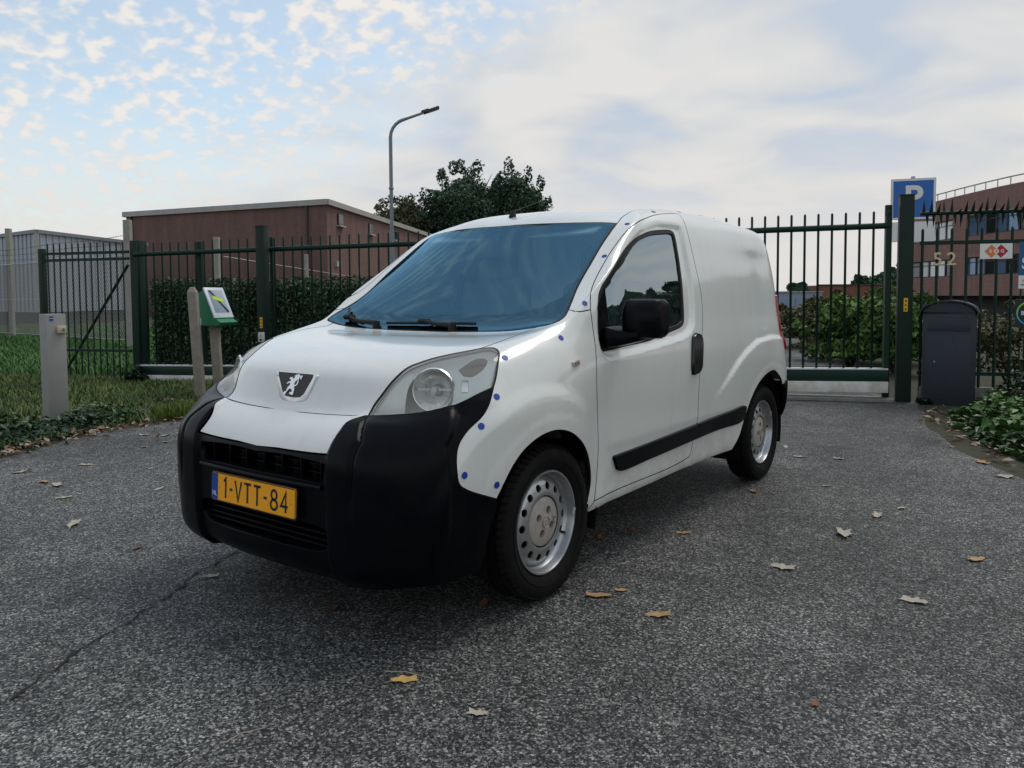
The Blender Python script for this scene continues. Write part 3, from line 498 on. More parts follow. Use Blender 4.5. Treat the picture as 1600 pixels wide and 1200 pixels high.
def patch_mesh(name, data, mode):
    """mode 'L', 'R' (mirror) or 'C' (both halves in one mesh)"""
    P, N, F, nf = data
    if mode == 'L': PP, NN, FF = P, N, F
    elif mode == 'R': PP, NN, FF = P*[-1, 1, 1], N*[-1, 1, 1], [f[::-1] for f in F]
    else:
        n = len(P); PP = np.concatenate([P, P*[-1, 1, 1]]); NN = np.concatenate([N, N*[-1, 1, 1]])
        FF = F+[tuple(i+n for i in f[::-1]) for f in F]
        # keep the middle seam smooth
        mid = np.abs(PP[:, 0]) < 1e-4
        NN[mid, 0] = 0; NN /= np.maximum(np.linalg.norm(NN, axis=1, keepdims=True), 1e-9)
    me = bpy.data.meshes.new(name); me.from_pydata(PP.tolist(), [], FF); me.update()
    me.shade_smooth(); me.normals_split_custom_set_from_vertices(NN.tolist())
    return me, [k for k in range(len(FF)) if k % len(F) >= nf]
def panel(name, data, mode, m, parent):
    me, sk = patch_mesh(name, data, mode); me.materials.append(m)
    if m.name.startswith('white_paint'):                  # turned-in edges coloured black to deepen the shade in the gaps
        me.materials.append(rubber)
        for k in sk:
            if k % 2 == 1 or True: me.polygons[k].material_index = 1
    return link(name, me, None, parent)

# ---------------------------------------------------------------- van materials
def m_paint(mt, nt, b, tc, L):
    # white paint, a little chalky, with thin road dirt low down and faint streaks
    geo = nd(nt, 'ShaderNodeNewGeometry'); sp = nd(nt, 'ShaderNodeSeparateXYZ'); L(geo.outputs['Position'], sp.inputs[0])
    n = nd(nt, 'ShaderNodeTexNoise', inp={'Scale': 7, 'Detail': 8, 'Roughness': .65}); L(tc.outputs['Object'], n.inputs['Vector'])
    mp = nd(nt, 'ShaderNodeMapping'); mp.inputs['Scale'].default_value = (14, 14, 1.2); L(tc.outputs['Object'], mp.inputs[0])
    n2 = nd(nt, 'ShaderNodeTexNoise', inp={'Scale': 1, 'Detail': 4, 'Roughness': .6}); L(mp.outputs[0], n2.inputs['Vector'])
    low = nd(nt, 'ShaderNodeMapRange', interpolation_type='SMOOTHSTEP'); L(sp.outputs[2], low.inputs[0])
    low.inputs[1].default_value = .62; low.inputs[2].default_value = .22
    mul = nd(nt, 'ShaderNodeMath', operation='MULTIPLY'); L(low.outputs[0], mul.inputs[0])
    r = ramp(nt, [(.40, 0.0), (.72, .75)]); L(n.outputs['Fac'], r.inputs[0]); L(r.outputs[0], mul.inputs[1])
    r2 = ramp(nt, [(.50, 0.), (.80, .16)]); L(n2.outputs['Fac'], r2.inputs[0])
    ad = nd(nt, 'ShaderNodeMath', operation='ADD'); L(mul.outputs[0], ad.inputs[0]); L(r2.outputs[0], ad.inputs[1])
    sp2 = nd(nt, 'ShaderNodeTexNoise', inp={'Scale': 160, 'Detail': 2}); L(tc.outputs['Object'], sp2.inputs['Vector'])
    r3 = ramp(nt, [(.70, 0.), (.76, .30)]); L(sp2.outputs['Fac'], r3.inputs[0])
    lw = nd(nt, 'ShaderNodeMath', operation='MULTIPLY'); L(r3.outputs[0], lw.inputs[0]); L(low.outputs[0], lw.inputs[1])
    ad2 = nd(nt, 'ShaderNodeMath', operation='ADD', use_clamp=True); L(ad.outputs[0], ad2.inputs[0]); L(lw.outputs[0], ad2.inputs[1])
    mx = nd(nt, 'ShaderNodeMix', data_type='RGBA'); L(ad2.outputs[0], mx.inputs[0])
    mx.inputs[6].default_value = (.72, .745, .715, 1); mx.inputs[7].default_value = (.42, .40, .35, 1); L(mx.outputs[2], b.inputs['Base Color'])
    rr = nd(nt, 'ShaderNodeMapRange'); L(ad2.outputs[0], rr.inputs[0]); rr.inputs[3].default_value = .30; rr.inputs[4].default_value = .65; L(rr.outputs[0], b.inputs['Roughness'])
paint = mat('white_paint', (.78, .79, .77), .3, coat=1., coat_r=.09, build=m_paint)
plastic = mat('black_plastic', (.0012, .0018, .0038), .30, spec=.10, noise=(9, .5, (.006, .006, .007)), bump=(420, .08, .001))
dplastic = mat('dark_plastic', (.005, .005, .006), .6, spec=.2)
rubber = mat('black_rubber', (.006, .006, .007), .5, spec=.25)
trim = mat('gloss_black_trim', (.012, .013, .015), .18)
cabin = mat('cabin_plastic', (.085, .09, .095), .6)
fabric = mat('seat_fabric', (.15, .155, .165), .9, noise=(60, .4))
lining = mat('pale_lining', (.78, .80, .80), .8)
chrome = mat('chrome', (.86, .90, .95), .25, .45)
silver = mat('silver_steel', (.50, .52, .54), .34, .85, noise=(14, .35, (.2, .19, .18)), bump=(90, .06, .001))
capgrey = mat('grey_hub_plastic', (.40, .37, .33), .6, noise=(30, .45, (.2, .17, .14)))
tyre_m = mat('tyre_rubber', (.0045, .0045, .005), .7, spec=.14, noise=(22, .6, (.013, .0125, .012)), bump=(260, .25, .002))
red = mat('red_lens', (.30, .004, .008), .12, coat=1)
amber = mat('smoky_amber', (.20, .17, .14), .15, .6)
orange = mat('plate_orange', (.95, .40, .006), .4)
pblue = mat('plate_blue', (.006, .045, .30), .4)
ink = mat('plate_black', (.01, .01, .012), .5)
pwhite = mat('white_print', (.75, .77, .8), .5)
dotblue = mat('blue_sticker', (.006, .045, .30), .45)
bowl = mat('reflector_silver', (.90, .91, .90), .14, .85, bump=(60, .35, .004))
lampgrey = mat('lamp_housing', (.82, .85, .83), .20, .35, noise=(14, .15))
def m_glass(tint, refl, ior, name, rough=0.0, base=0.0, haze=0.0):
    mt = bpy.data.materials.new(name); mt.use_nodes = True; nt = mt.node_tree; nt.nodes.clear(); L = nt.links.new
    out = nd(nt, 'ShaderNodeOutputMaterial'); mix = nd(nt, 'ShaderNodeMixShader')
    tr = nd(nt, 'ShaderNodeBsdfTransparent'); tr.inputs[0].default_value = (*tint, 1)
    gl = nd(nt, 'ShaderNodeBsdfGlossy'); gl.inputs['Roughness'].default_value = rough; gl.inputs[0].default_value = (*refl, 1)
    fr = nd(nt, 'ShaderNodeFresnel'); fr.inputs[0].default_value = ior
    if haze:                                              # weathered plastic scatters a little
        df = nd(nt, 'ShaderNodeBsdfDiffuse'); df.inputs[0].default_value = (.80, .80, .72, 1); hm = nd(nt, 'ShaderNodeMixShader'); hm.inputs[0].default_value = haze; L(tr.outputs[0], hm.inputs[1]); L(df.outputs[0], hm.inputs[2]); tr = hm
    ad = nd(nt, 'ShaderNodeMath', operation='ADD', use_clamp=True, inp={1: base}); L(fr.outputs[0], ad.inputs[0]); L(ad.outputs[0], mix.inputs[0]); L(tr.outputs[0], mix.inputs[1]); L(gl.outputs[0], mix.inputs[2]); L(mix.outputs[0], out.inputs[0])
    return mt
ws_glass = m_glass((.80, .96, 1.0), (.38, .76, 1.0), 1.5, 'windscreen_glass', 0, .12)
win_glass = m_glass((.80, .85, .85), (.84, .96, 1), 1.6, 'side_window_glass', 0, .28)
lens_glass = m_glass((.97, .98, .96), (1, 1, 1), 1.45, 'lamp_lens_glass', .03, 0, .14)

# ---------------------------------------------------------------- van: panels
van = empty('delivery_van', (0, 0, 0))
tag(van, 'white compact delivery van with black bumper and orange licence plate parked on the asphalt', 'van')
_l = bil(GRID, np.array([p[0] for p in TR['ledge']]), np.array([p[1] for p in TR['ledge']]))
LEDGE = np.concatenate([_l[::2, 1:], [[1.96, 1.595], [1.76, 1.545], [1.55, 1.45], [1.40, 1.345], [1.27, 1.25], [1.19, 1.16]]])
rv = lambda k: TR[k][::-1]
c0 = [q for q in TR['bonnet_front'] if q[1] > 7]
bonnet_front = [(56.2, 0.0), (56.4, 5.0)]+c0
strip_bot = [(40.5, 0.0)]+[q for q in TR['strip_bot'] if q[1] > 5]
bside_end = TR['bonnet_side'][-1]
cowl = [(99.2, 0.0), (99.2, 10.0), (99.4, 20.0), (99.6, 30.0), bside_end]
def panels():
    # bonnet
    B = path(bonnet_front, TR['lamp_top'], TR['bonnet_side'], cowl[::-1], [(99.2, 0.0), (56.2, 0.0)])
    bon = panel('bonnet', patch(B, ds=2, dt=1.2, gap=.0042), 'C', paint, van)
    # painted strip above the grille
    S = path(strip_bot, TR['strip_side'], bonnet_front[::-1], [(56.2, 0.0), (40.5, 0.0)])
    panel('front_strip', patch(S, ds=1.5, dt=1.2, off=.005, gap=.0052), 'C', paint, van)
    # bumper with the two grille openings
    arch_lo = [st_side(HUB[0]-.388*math.cos(a), HZ+.388*math.sin(a), 36) for a in (R(22), R(10), R(0), R(-8))]
    arch_lo = [TR['bumper_fender'][-1]]+arch_lo
    bottom = [(0.0, arch_lo[-1][1]), (0.0, 40.0), (0.0, 30.0), (0.0, 15.0), (0.0, 0.0)]
    Bm = path(strip_bot, TR['strip_side'], rv('lamp_bot'), TR['bumper_fender'], arch_lo, [arch_lo[-1], bottom[0]], bottom, [(0.0, 0.0), (40.5, 0.0)])
    h1 = path([(34.6, 0.0), (34.7, 10.0), st_front(.372, .556)], [st_front(.372, .556), st_front(.380, .625)], [st_front(.380, .625), (39.2, 10.0), (39.0, 0.0)], [(39.0, 0.0), (34.6, 0.0)])
    h2 = path([(15.5, 0.0), (15.6, 10.0), st_front(.36, .315), st_front(.385, .345)], [st_front(.385, .345), st_front(.385, .375), st_front(.37, .392), (24.2, 8.0), (24.2, 0.0)], [(24.2, 0.0), (15.5, 0.0)])
    bump = panel('front_bumper', patch(Bm, [h1, h2], ds=1.2, dt=.5, off=.004, skirt=.03), 'C', plastic, van)
    # grilles: backing, ribs and slats set back in the openings
    bm = bmesh.new()
    bbox(bm, (0, .115, .46), (.86, .01, .46)); finish(bm, 'grille_backing', dplastic, bump)
    for k in range(7):
        x = -.33+.11*k; box('grille_rib', (x, .072, .59), (.010, .05, .085), plastic, bump, .003)
    for z in (.575, .605): box('grille_slat', (0, .085, z), (.74, .03, .007), plastic, bump, .002)
    for z in (.325, .345, .368): box('grille_slat', (0, .065, z), (.76, .05, .008), plastic, bump, .002)
    # headlights
    Lp = path(TR['lamp_top'], TR['lamp_back'], TR['lamp_bot'])
    lens = patch(Lp, ds=1.2, dt=.5, gap=.003, off=.0, skirt=.012, sym=False)
    deep = lambda P: -.012-.03*sstep(0, .05, np.minimum(np.abs(P[:, 0]-.44), .05))
    lc = TR['lampcirc']; hc = inset(path(lc+[lc[0]]), -.004, False)
    back = patch(inset(Lp, .004, False), [hc], ds=1.5, dt=.6, gap=0, offf=lambda P: np.full(len(P), -.016), skirt=0, sym=False)
    deepb = patch(inset(Lp, .004, False), ds=2, dt=1, gap=0, off=-.11, skirt=0, sym=False)
    ind = patch(path(TR['indic']+TR['indic'][:1]), ds=1.2, dt=.4, gap=0, off=-.014, skirt=.03, sym=False)
    rim = patch(Lp, [inset(Lp, .0038, False)], ds=3, dt=2, gap=.0012, off=.0012, skirt=.006, sym=False)
    for sg, md in ((1, 'L'), (-1, 'R')):
        hl = panel('headlight', lens, md, lens_glass, van)
        panel('lamp_housing', back, md, lampgrey, hl); panel('lamp_back', deepb, md, mat('lamp_back', (.35, .36, .36), .4), hl); panel('turn_signal', ind, md, amber, hl); panel('lamp_seal', rim, md, rubber, hl)
        ax = Vector((sg*.42, -.90, .10)).normalized(); M = Matrix.Translation((sg*.600, .346, .868)) @ ax.to_track_quat('Z', 'Y').to_matrix().to_4x4()
        bm = bmesh.new(); lathe(bm, [(.020, -.06), (.046, -.05), (.064, -.03), (.0755, .0), (.078, .001), (.082, -.006)], 40)
        bmesh.ops.transform(bm, matrix=M, verts=bm.verts); finish(bm, 'reflector', bowl, hl, True)
        # small side light between bowl and turn signal
        P, N = surf(np.array([64.0]), np.array([39.0])); q = Vector((sg*P[0][0], P[0][1], P[0][2]))-Vector((sg*N[0][0], N[0][1], N[0][2]))*.013
        bm = bmesh.new(); bbox(bm, (0, 0, 0), (.026, .05, .008)); finish(bm, 'side_light', bowl, hl, True, loc=q, rot=Vector((sg*N[0][0], N[0][1], N[0][2])).to_track_quat('Z', 'Y').to_euler(), bevel=.003)
        bm = bmesh.new(); lathe(bm, [(.0, -.008), (.012, -.008), (.016, -.012), (.016, -.05), (0, -.05)], 20)
        bbox(bm, (0, .002, -.02), (.13, .008, .006))
        bmesh.ops.transform(bm, matrix=M, verts=bm.verts); finish(bm, 'bulb_cap', silver, hl, True)
    # front fenders
    Fd = path(TR['bonnet_side'], TR['ws_low'], rv('seam'), TR['door_front'], [TR['door_front'][-1], TR['farch'][-1]], rv('farch'), rv('bumper_fender'), rv('lamp_back'))
    fd = patch(Fd, ds=1.5, dt=.5)
    # body side: pillar, roof rail, rear quarter, sill
    roof_l = [TR['ws_top'][0], (143, 41.5), (149.5, 47.0), (152.0, 60.0), (152.5, 80.0), (152.5, 100.0), (152.5, 125.0), (150.0, 141.0)]
    rb_top = [st_side(3.534, .603), st_side(3.60, .625), (36.5, 141.0)]
    Bs = path(TR['ws_side'], roof_l, [(150.0, 141.0), (100.0, 141.0), (52.0, 141.0), (36.5, 141.0)], rb_top[::-1], rv('rarch'), rv('sillbot'), [TR['farch'][-1], TR['door_front'][-1]], TR['door_bot'], TR['door_rear'], TR['door_top'], TR['seam'])
    bs = patch(Bs, ds=1.5, dt=.5)
    # door with window
    Dr = path(TR['door_front'], TR['door_bot'], TR['door_rear'], TR['door_top'])
    Wo = path(TR['win_out']+TR['win_out'][:1])
    dr = patch(Dr, [Wo], ds=1.5, dt=.5)
    Wi = inset(Wo, .020, False)
    seal = patch(Wo, [Wi], ds=3, dt=1.2, gap=.0004, off=.001, skirt=.02, sym=False)
    a, b = np.array(TR['sail'][0]), np.array(TR['sail'][-1])
    def clip(poly, sgn):
        n = np.array([-(b-a)[1], (b-a)[0]]); out = []
        for i in range(len(poly)):
            p, q = poly[i], poly[(i+1) % len(poly)]; dp, dq = sgn*(n@(p-a)), sgn*(n@(q-a))
            if dp >= 0: out.append(p)
            if dp*dq < 0: out.append(p+(q-p)*dp/(dp-dq))
        return np.array(out)
    cg = clip(Wi, 1); cs = clip(Wi, -1)
    if cg[:, 1].mean() < cs[:, 1].mean(): cg, cs = cs, cg
    glass = patch(cg, ds=3, dt=1.2, gap=-.001, off=-.006, skirt=0, sym=False)
    sail = patch(cs, ds=3, dt=1.2, gap=-.001, off=-.001, skirt=.01, sym=False)
    bar = patch(inset(Wo, .036, False), ds=3, dt=1.2, gap=0, off=-.02, skirt=0, sym=False)
    hd = patch(path(TR['handle']+TR['handle'][:1]), ds=1.0, dt=.3, gap=0, offf=lambda P: .016*np.ones(len(P)), skirt=.02, sym=False)
    cup = patch(inset(path(TR['handle']+TR['handle'][:1]), -.006, False), ds=2, dt=.5, gap=0, off=.0012, skirt=.006, sym=False)
    mo = path(TR['mould']+TR['mould'][:1], n=3)
    def half(poly, tcut, keep):
        out = []
        for i in range(len(poly)):
            p, q = poly[i], poly[(i+1) % len(poly)]; dp, dq = keep*(p[1]-tcut), keep*(q[1]-tcut)
            if dp >= 0: out.append(p)
            if dp*dq < 0: out.append(p+(q-p)*dp/(dp-dq))
        return np.array(out)
    tg = 97.9
    mold = [patch(half(mo, tg, k), ds=1.2, dt=1.0, gap=.0022, off=.017, skirt=.022, sym=False) for k in (-1, 1)]
    for sg, md in ((1, 'L'), (-1, 'R')):
        f = panel('front_fender', fd, md, paint, van)
        bsd = panel('body_side', bs, md, paint, van)
        d = panel('door', dr, md, paint, van)
        panel('window_seal', seal, md, rubber, d); panel('window', glass, md, win_glass, d); panel('mirror_sail', sail, md, plastic, d)
        panel('door_handle', hd, md, trim, d); panel('handle_recess', cup, md, dplastic, d)
        panel('side_moulding', mold[0], md, plastic, d); panel('side_moulding', mold[1], md, plastic, bsd)
        # side repeater
        P, N = surf(*[np.array([q]) for q in TR['repeater'][0]]); P, N = P[0]*[sg, 1, 1], N[0]*[sg, 1, 1]
        bm = bmesh.new(); vs = bbox(bm, (0, 0, 0), (.052, .022, .010)); 
        o = finish(bm, 'side_repeater', mat('repeater_lens', (.42, .36, .30), .2, coat=1), f, True, bevel=.004)
        q = Vector(N).to_track_quat('Z', 'Y'); o.location = P+N*.003; o.rotation_euler = (Matrix((Vector((0, 1, .12)).normalized(), Vector(N).cross(Vector((0, 1, .12)).normalized()), Vector(N))).transposed()).to_euler()
        bm = bmesh.new(); bbox(bm, (0, 0, .004), (.034, .011, .006)); finish(bm, 'repeater_bulb', mat('repeater_dark', (.20, .13, .10), .25), o)
    # windscreen: glass, black border, seal; the glass is one clean double curve
    gs, gt = np.meshgrid(np.linspace(104, 130, 30), np.linspace(0, 36, 30)); Pw = bil(GRID, gs.ravel(), gt.ravel())
    basis = lambda x, z: np.stack([np.ones_like(z), z, z*z, x*x, x*x*z, x**4], 1)
    cf = np.linalg.lstsq(basis(Pw[:, 0], Pw[:, 2]), Pw[:, 1], rcond=None)[0]
    def screen(data, off):
        P, N, F, nf = data; P = P.copy(); x, z = P[:, 0], P[:, 2]; e = 1e-3
        fy = lambda x, z: basis(x, z)@cf
        w = sstep(1.06, 1.16, z)*(1-sstep(.60, .68, x)); w2 = sstep(1.085, 1.13, z)
        gx, gz = (fy(x+e, z)-fy(x-e, z))/(2*e), (fy(x, z+e)-fy(x, z-e))/(2*e); Nf = np.stack([gx, -np.ones_like(x), gz], 1); Nf /= np.linalg.norm(Nf, axis=1, keepdims=True)
        P[:, 1] = P[:, 1]*(1-w)+(fy(x, z)-off/np.maximum(-Nf[:, 1], .3))*w; N2 = N*(1-w2[:, None])+Nf*w2[:, None]; N2 /= np.linalg.norm(N2, axis=1, keepdims=True)
        return P, N2, F, nf
    Ws = path([(131.1, 0.0)]+[q for q in TR['ws_top'][::-1] if q[1] > 5], rv('ws_side'), rv('ws_low'), cowl[::-1], [(99.2, 0.0), (131.1, 0.0)])
    ws = panel('windscreen', screen(patch(Ws, ds=2, dt=1.0, gap=.004, skirt=0), 0), 'C', ws_glass, van)
    inner = path([(129.6, 0.0), (129.8, 10.0), (130.4, 20.0), (131.2, 30.0), (131.2, 36.8)], [(131.2, 36.8), (124.0, 37.4), (117.0, 37.3), (111.8, 36.5), (108.6, 32.0)], [(108.6, 32.0), (106.8, 22.0), (106.2, 10.0), (106.2, 0.0)], [(106.2, 0.0), (122.3, 0.0), (129.6, 0.0)])
    panel('windscreen_border', screen(patch(Ws, [inner], ds=2, dt=1.0, gap=.004, off=-.005, skirt=0), -.005), 'C', mat('frit', (.001, .002, .004), .4, spec=.1), ws)
    dust = bpy.data.materials.new('glass_dust'); dust.use_nodes = True; nt = dust.node_tree; nt.nodes.clear()  # added film: the blue glare on the screen is put into its colour
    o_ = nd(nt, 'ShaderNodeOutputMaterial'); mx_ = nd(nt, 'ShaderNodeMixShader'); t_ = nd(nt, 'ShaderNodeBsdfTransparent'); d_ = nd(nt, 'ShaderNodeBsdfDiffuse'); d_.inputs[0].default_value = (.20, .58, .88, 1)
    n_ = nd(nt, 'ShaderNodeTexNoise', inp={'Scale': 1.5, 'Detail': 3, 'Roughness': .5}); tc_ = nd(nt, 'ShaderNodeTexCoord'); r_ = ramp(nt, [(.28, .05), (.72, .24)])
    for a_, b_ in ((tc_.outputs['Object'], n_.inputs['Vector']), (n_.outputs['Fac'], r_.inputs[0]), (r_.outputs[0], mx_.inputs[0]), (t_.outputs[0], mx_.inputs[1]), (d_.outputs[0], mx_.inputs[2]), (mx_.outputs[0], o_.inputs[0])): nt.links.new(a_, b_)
    panel('glare_film', screen(patch(inner, ds=3, dt=2, gap=0, off=-.003, skirt=0), -.003), 'C', dust, ws)
    tri_ = path([(126.0, 0.0), (126.0, 2.6), (129.0, 4.6), (129.6, 8.0)], [(129.6, 8.0), (129.6, 0.0)], [(129.6, 0.0), (126.0, 0.0)])
    panel('sensor_patch', screen(patch(tri_, ds=2, dt=1, gap=0, off=-.006, skirt=0), -.006), 'C', MATS['frit'], ws)
    Wi2 = inset(Ws, .009)
    panel('windscreen_seal', patch(Ws, [Wi2], ds=4, dt=3, gap=.002, off=.0015, skirt=.012), 'C', rubber, ws)
    # roof
    rear_top = [(150.0, 141.0), (143.0, 150.0), (139.0, 160.0), (138.0, 168.0)]
    Rf = path([(131.1, 0.0)]+[q for q in TR['ws_top'][::-1] if q[1] > 5], roof_l, rear_top, [(138.0, 168.0), (SMAX, 168.0)], [(SMAX, 168.0), (SMAX, 0.0)], [(SMAX, 0.0), (131.1, 0.0)])
    rf = panel('roof', patch(Rf, ds=2.5, dt=1.5), 'C', paint, van)
    # rear: doors, lamps, bumper
    rd = path([(36.5, 141.0), (36.5, 150.0), (36.0, 160.0), (36.0, 167.9)], [(36.0, 167.9), (138.0, 167.9)], [(138.0, 167.9)]+rear_top[::-1][1:], [(150.0, 141.0), (98.0, 141.0)], [(98.0, 141.0), (97.0, 146.0), (54.0, 146.0), (53.0, 141.0)], [(53.0, 141.0), (36.5, 141.0)])
    rdp = patch(rd, ds=3, dt=1.5, sym=False)
    tl = patch(path([(53.5, 136.6), (75.0, 136.2), (97.5, 136.6)], [(97.5, 136.6), (98.0, 141.0), (96.5, 145.6)], [(96.5, 145.6), (54.0, 145.6)], [(54.0, 145.6), (53.0, 141.0), (53.5, 136.6)]), ds=2, dt=.8, off=.014, skirt=.03, sym=False)
    for md in 'LR':
        panel('rear_door', rdp, md, paint, van); panel('tail_lamp', tl, md, red, van)
    arc_r = [st_side(HUB[1]+.40*math.cos(a), HZ+.40*math.sin(a), 100, 150) for a in (R(40), R(25), R(10), R(-5))]
    Rb = path([rb_top[0], rb_top[1], (36.5, 141.0)], [(36.5, 141.0), (36.5, 150.0), (36.0, 160.0), (36.0, 168.0)], [(36.0, 168.0), (0.0, 168.0)], [(0.0, 168.0), (0.0, 150.0), (0.0, arc_r[-1][1])], [(0.0, arc_r[-1][1]), arc_r[-1]], arc_r[::-1], [arc_r[0], rb_top[0]])
    panel('rear_bumper', patch(Rb, ds=2, dt=.8, off=.006, skirt=.03), 'C', plastic, van)
    # round blue stickers left from lettering
    for k, st in enumerate(TR['dots']):
        P, N = surf(np.array([st[0]]), np.array([st[1]])); P, N = P[0], N[0]
        bm = bmesh.new(); bmesh.ops.create_cone(bm, cap_ends=True, segments=24, radius1=.0128, radius2=.0125, depth=.0012)
        o = finish(bm, 'round_sticker', dotblue, van, loc=P+N*.0012, rot=Vector(N).to_track_quat('Z', 'Y').to_euler())
    return roof_l
panels()

# ---------------------------------------------------------------- van: wheels
def make_wheel():
    """wheel at the origin, outer face towards +x"""
    w = empty('wheel')
    # tyre
    bm = bmesh.new()
    prof = [(.204, .052), (.215, .066), (.235, .078), (.262, .084), (.285, .080), (.297, .070), (.3035, .060)]
    pr = prof+[(.3055, .042), (.3055, .033), (.2985, .031), (.2985, .024), (.3065, .022), (.307, .004), (.299, .003), (.299, -.003), (.307, -.004), (.3065, -.022), (.2985, -.024), (.2985, -.031), (.3055, -.033), (.3055, -.042)]+[(r, -h) for r, h in prof[::-1]]
    lathe(bm, pr, 96, 'x')
    ty = finish(bm, 'tyre', tyre_m, w, True, angle=50)
    # tread blocks round the shoulders
    bm = bmesh.new()
    for k in range(64):
        a = 2*math.pi*k/64
        for sgn in (1, -1):
            M = Matrix.Rotation(a+(.02 if sgn < 0 else 0), 4, 'X') @ Matrix.Translation((sgn*.060, 0, .3015)) @ Matrix.Rotation(sgn*R(28), 4, 'Y') @ Matrix.Rotation(R(12)*sgn, 4, 'Z')
            bbox(bm, (0, 0, 0), (.030, .019, .011), M)
    finish(bm, 'tread', tyre_m, ty)['kind'] = 'stuff'
    # raised ring on the sidewall
    bm = bmesh.new(); lathe(bm, [(.243, .0805), (.2435, .0828), (.2475, .0838), (.248, .0818)], 72, 'x'); finish(bm, 'sidewall_ring', tyre_m, ty, True)
    # steel rim: flange, well and disc with holes
    bm = bmesh.new()
    lathe(bm, [(.199, .050), (.206, .055), (.2085, .063), (.206, .068), (.200, .068), (.196, .060), (.193, .040), (.189, .030), (.184, .027), (.180, .018), (.178, -.01), (.176, -.06)], 72, 'x')
    rim = finish(bm, 'rim', silver, w, True, angle=60)
    ro, ri = .179, .104
    v2, ed = [], []
    def ringp(r, n, ph=0):
        b = len(v2)
        for k in range(n):
            a = 2*math.pi*k/n+ph; v2.append(Vector((r*math.cos(a), r*math.sin(a))))
        ed.extend((b+k, b+(k+1) % n) for k in range(n))
    ringp(ro, 84); ringp(ri, 60)
    holes = []
    for k in range(14):
        a = 2*math.pi*k/14; c = Vector((.142*math.cos(a), .142*math.sin(a))); holes.append((c, a)); b = len(v2)
        for q in range(14):
            th = 2*math.pi*q/14; d = Vector((.0150*math.cos(th), .0165*math.sin(th))); d.rotate(Matrix.Rotation(a, 2)); v2.append(c+d)
        ed.extend((b+q, b+(q+1) % 14) for q in range(14))
    for r in (.112, .120, .128, .170, .174):
        for k in range(70):
            a = 2*math.pi*(k+.5*(int(r*1000) % 2))/70; v2.append(Vector((r*math.cos(a), r*math.sin(a))))
    for k in range(28):
        a = 2*math.pi*(k+.5)/28
        for r in (.133, .142, .155, .164):
            p = Vector((r*math.cos(a), r*math.sin(a)))
            if min((p-c).length for c, _ in holes) > .02: v2.append(p)
    co, eo, fo, *_ = delaunay_2d_cdt(v2, ed, [], 0, 1e-7)
    def hx(r):   # section of the disc: steps out to the hub
        return float(np.interp(r, [.104, .112, .120, .128, .138, .150, .163, .172, .180], [.050, .052, .051, .049, .047, .044, .038, .028, .022]))
    bm = bmesh.new(); vs = [bm.verts.new((hx(c.length), c.x, c.y)) for c in co]
    for f in fo:
        c = sum((co[i] for i in f), Vector((0, 0)))/3
        if not ri < c.length < ro or any((c-h).length < .0148 for h, _ in holes): continue
        bm.faces.new([vs[i] for i in f])
    bmesh.ops.delete(bm, geom=[v for v in bm.verts if not v.link_faces], context='VERTS')
    # give the holes a turned edge
    be = [e for e in bm.edges if len(e.link_faces) == 1]
    r = bmesh.ops.extrude_edge_only(bm, edges=be); nv = [g for g in r['geom'] if isinstance(g, bmesh.types.BMVert)]
    bmesh.ops.translate(bm, verts=nv, vec=(-.007, 0, 0))
    finish(bm, 'wheel_disc', silver, w, True, angle=50)
    # dark drum behind
    bm = bmesh.new(); lathe(bm, [(0, .0), (.172, .0), (.174, -.02)], 40, 'x'); finish(bm, 'brake_drum', mat('drum', (.012, .011, .010), .8), w)
    # plastic centre cap with four round pockets
    v2, ed, hc = [], [], []
    b = 0; n = 60
    for k in range(n): v2.append(Vector((.098*math.cos(2*math.pi*k/n), .098*math.sin(2*math.pi*k/n))))
    ed = [(k, (k+1) % n) for k in range(n)]
    for k in range(4):
        a = R(45+90*k+18); c = Vector((.049*math.cos(a), .049*math.sin(a))); hc.append(c); b = len(v2)
        for q in range(20): v2.append(c+Vector((.0165*math.cos(2*math.pi*q/20), .0165*math.sin(2*math.pi*q/20))))
        ed += [(b+q, b+(q+1) % 20) for q in range(20)]
    for r_, m_ in ((.026, 24), (.075, 40), (.088, 48), (.0, 1), (.014, 12)):
        for k in range(m_):
            p = Vector((r_*math.cos(2*math.pi*k/m_), r_*math.sin(2*math.pi*k/m_)))
            if min((p-c).length for c in hc) > .019: v2.append(p)
    co, eo, fo, *_ = delaunay_2d_cdt(v2, ed, [], 0, 1e-7)
    bm = bmesh.new(); vs = [bm.verts.new((.058-.012*(c.length/.098)**4+(.003 if c.length < .02 else 0), c.x, c.y)) for c in co]
    for f in fo:
        c = sum((co[i] for i in f), Vector((0, 0)))/3
        if any((c-h).length < .0165 for h in hc): continue
        bm.faces.new([vs[i] for i in f])
    be = [e for e in bm.edges if len(e.link_faces) == 1]
    r = bmesh.ops.extrude_edge_only(bm, edges=be); nv = [g for g in r['geom'] if isinstance(g, bmesh.types.BMVert)]
    bmesh.ops.translate(bm, verts=nv, vec=(-.014, 0, 0))
    cp = finish(bm, 'hub_cap', capgrey, w, True, angle=45)
    bm = bmesh.new(); lathe(bm, [(0, .044), (.095, .044)], 30, 'x'); finish(bm, 'hub_back', mat('hub_back', (.10, .09, .08), .7), cp)
    bm = bmesh.new(); lathe(bm, [(.021, .060), (.0215, .0635), (.024, .0635), (.0245, .060)], 32, 'x'); finish(bm, 'cap_ring', capgrey, cp, True)
    bm = bmesh.new(); bbox(bm, (.0615, 0, .0), (.004, .006, .018)); bbox(bm, (.0615, .003, .006), (.004, .012, .004)); finish(bm, 'cap_emblem', capgrey, cp)
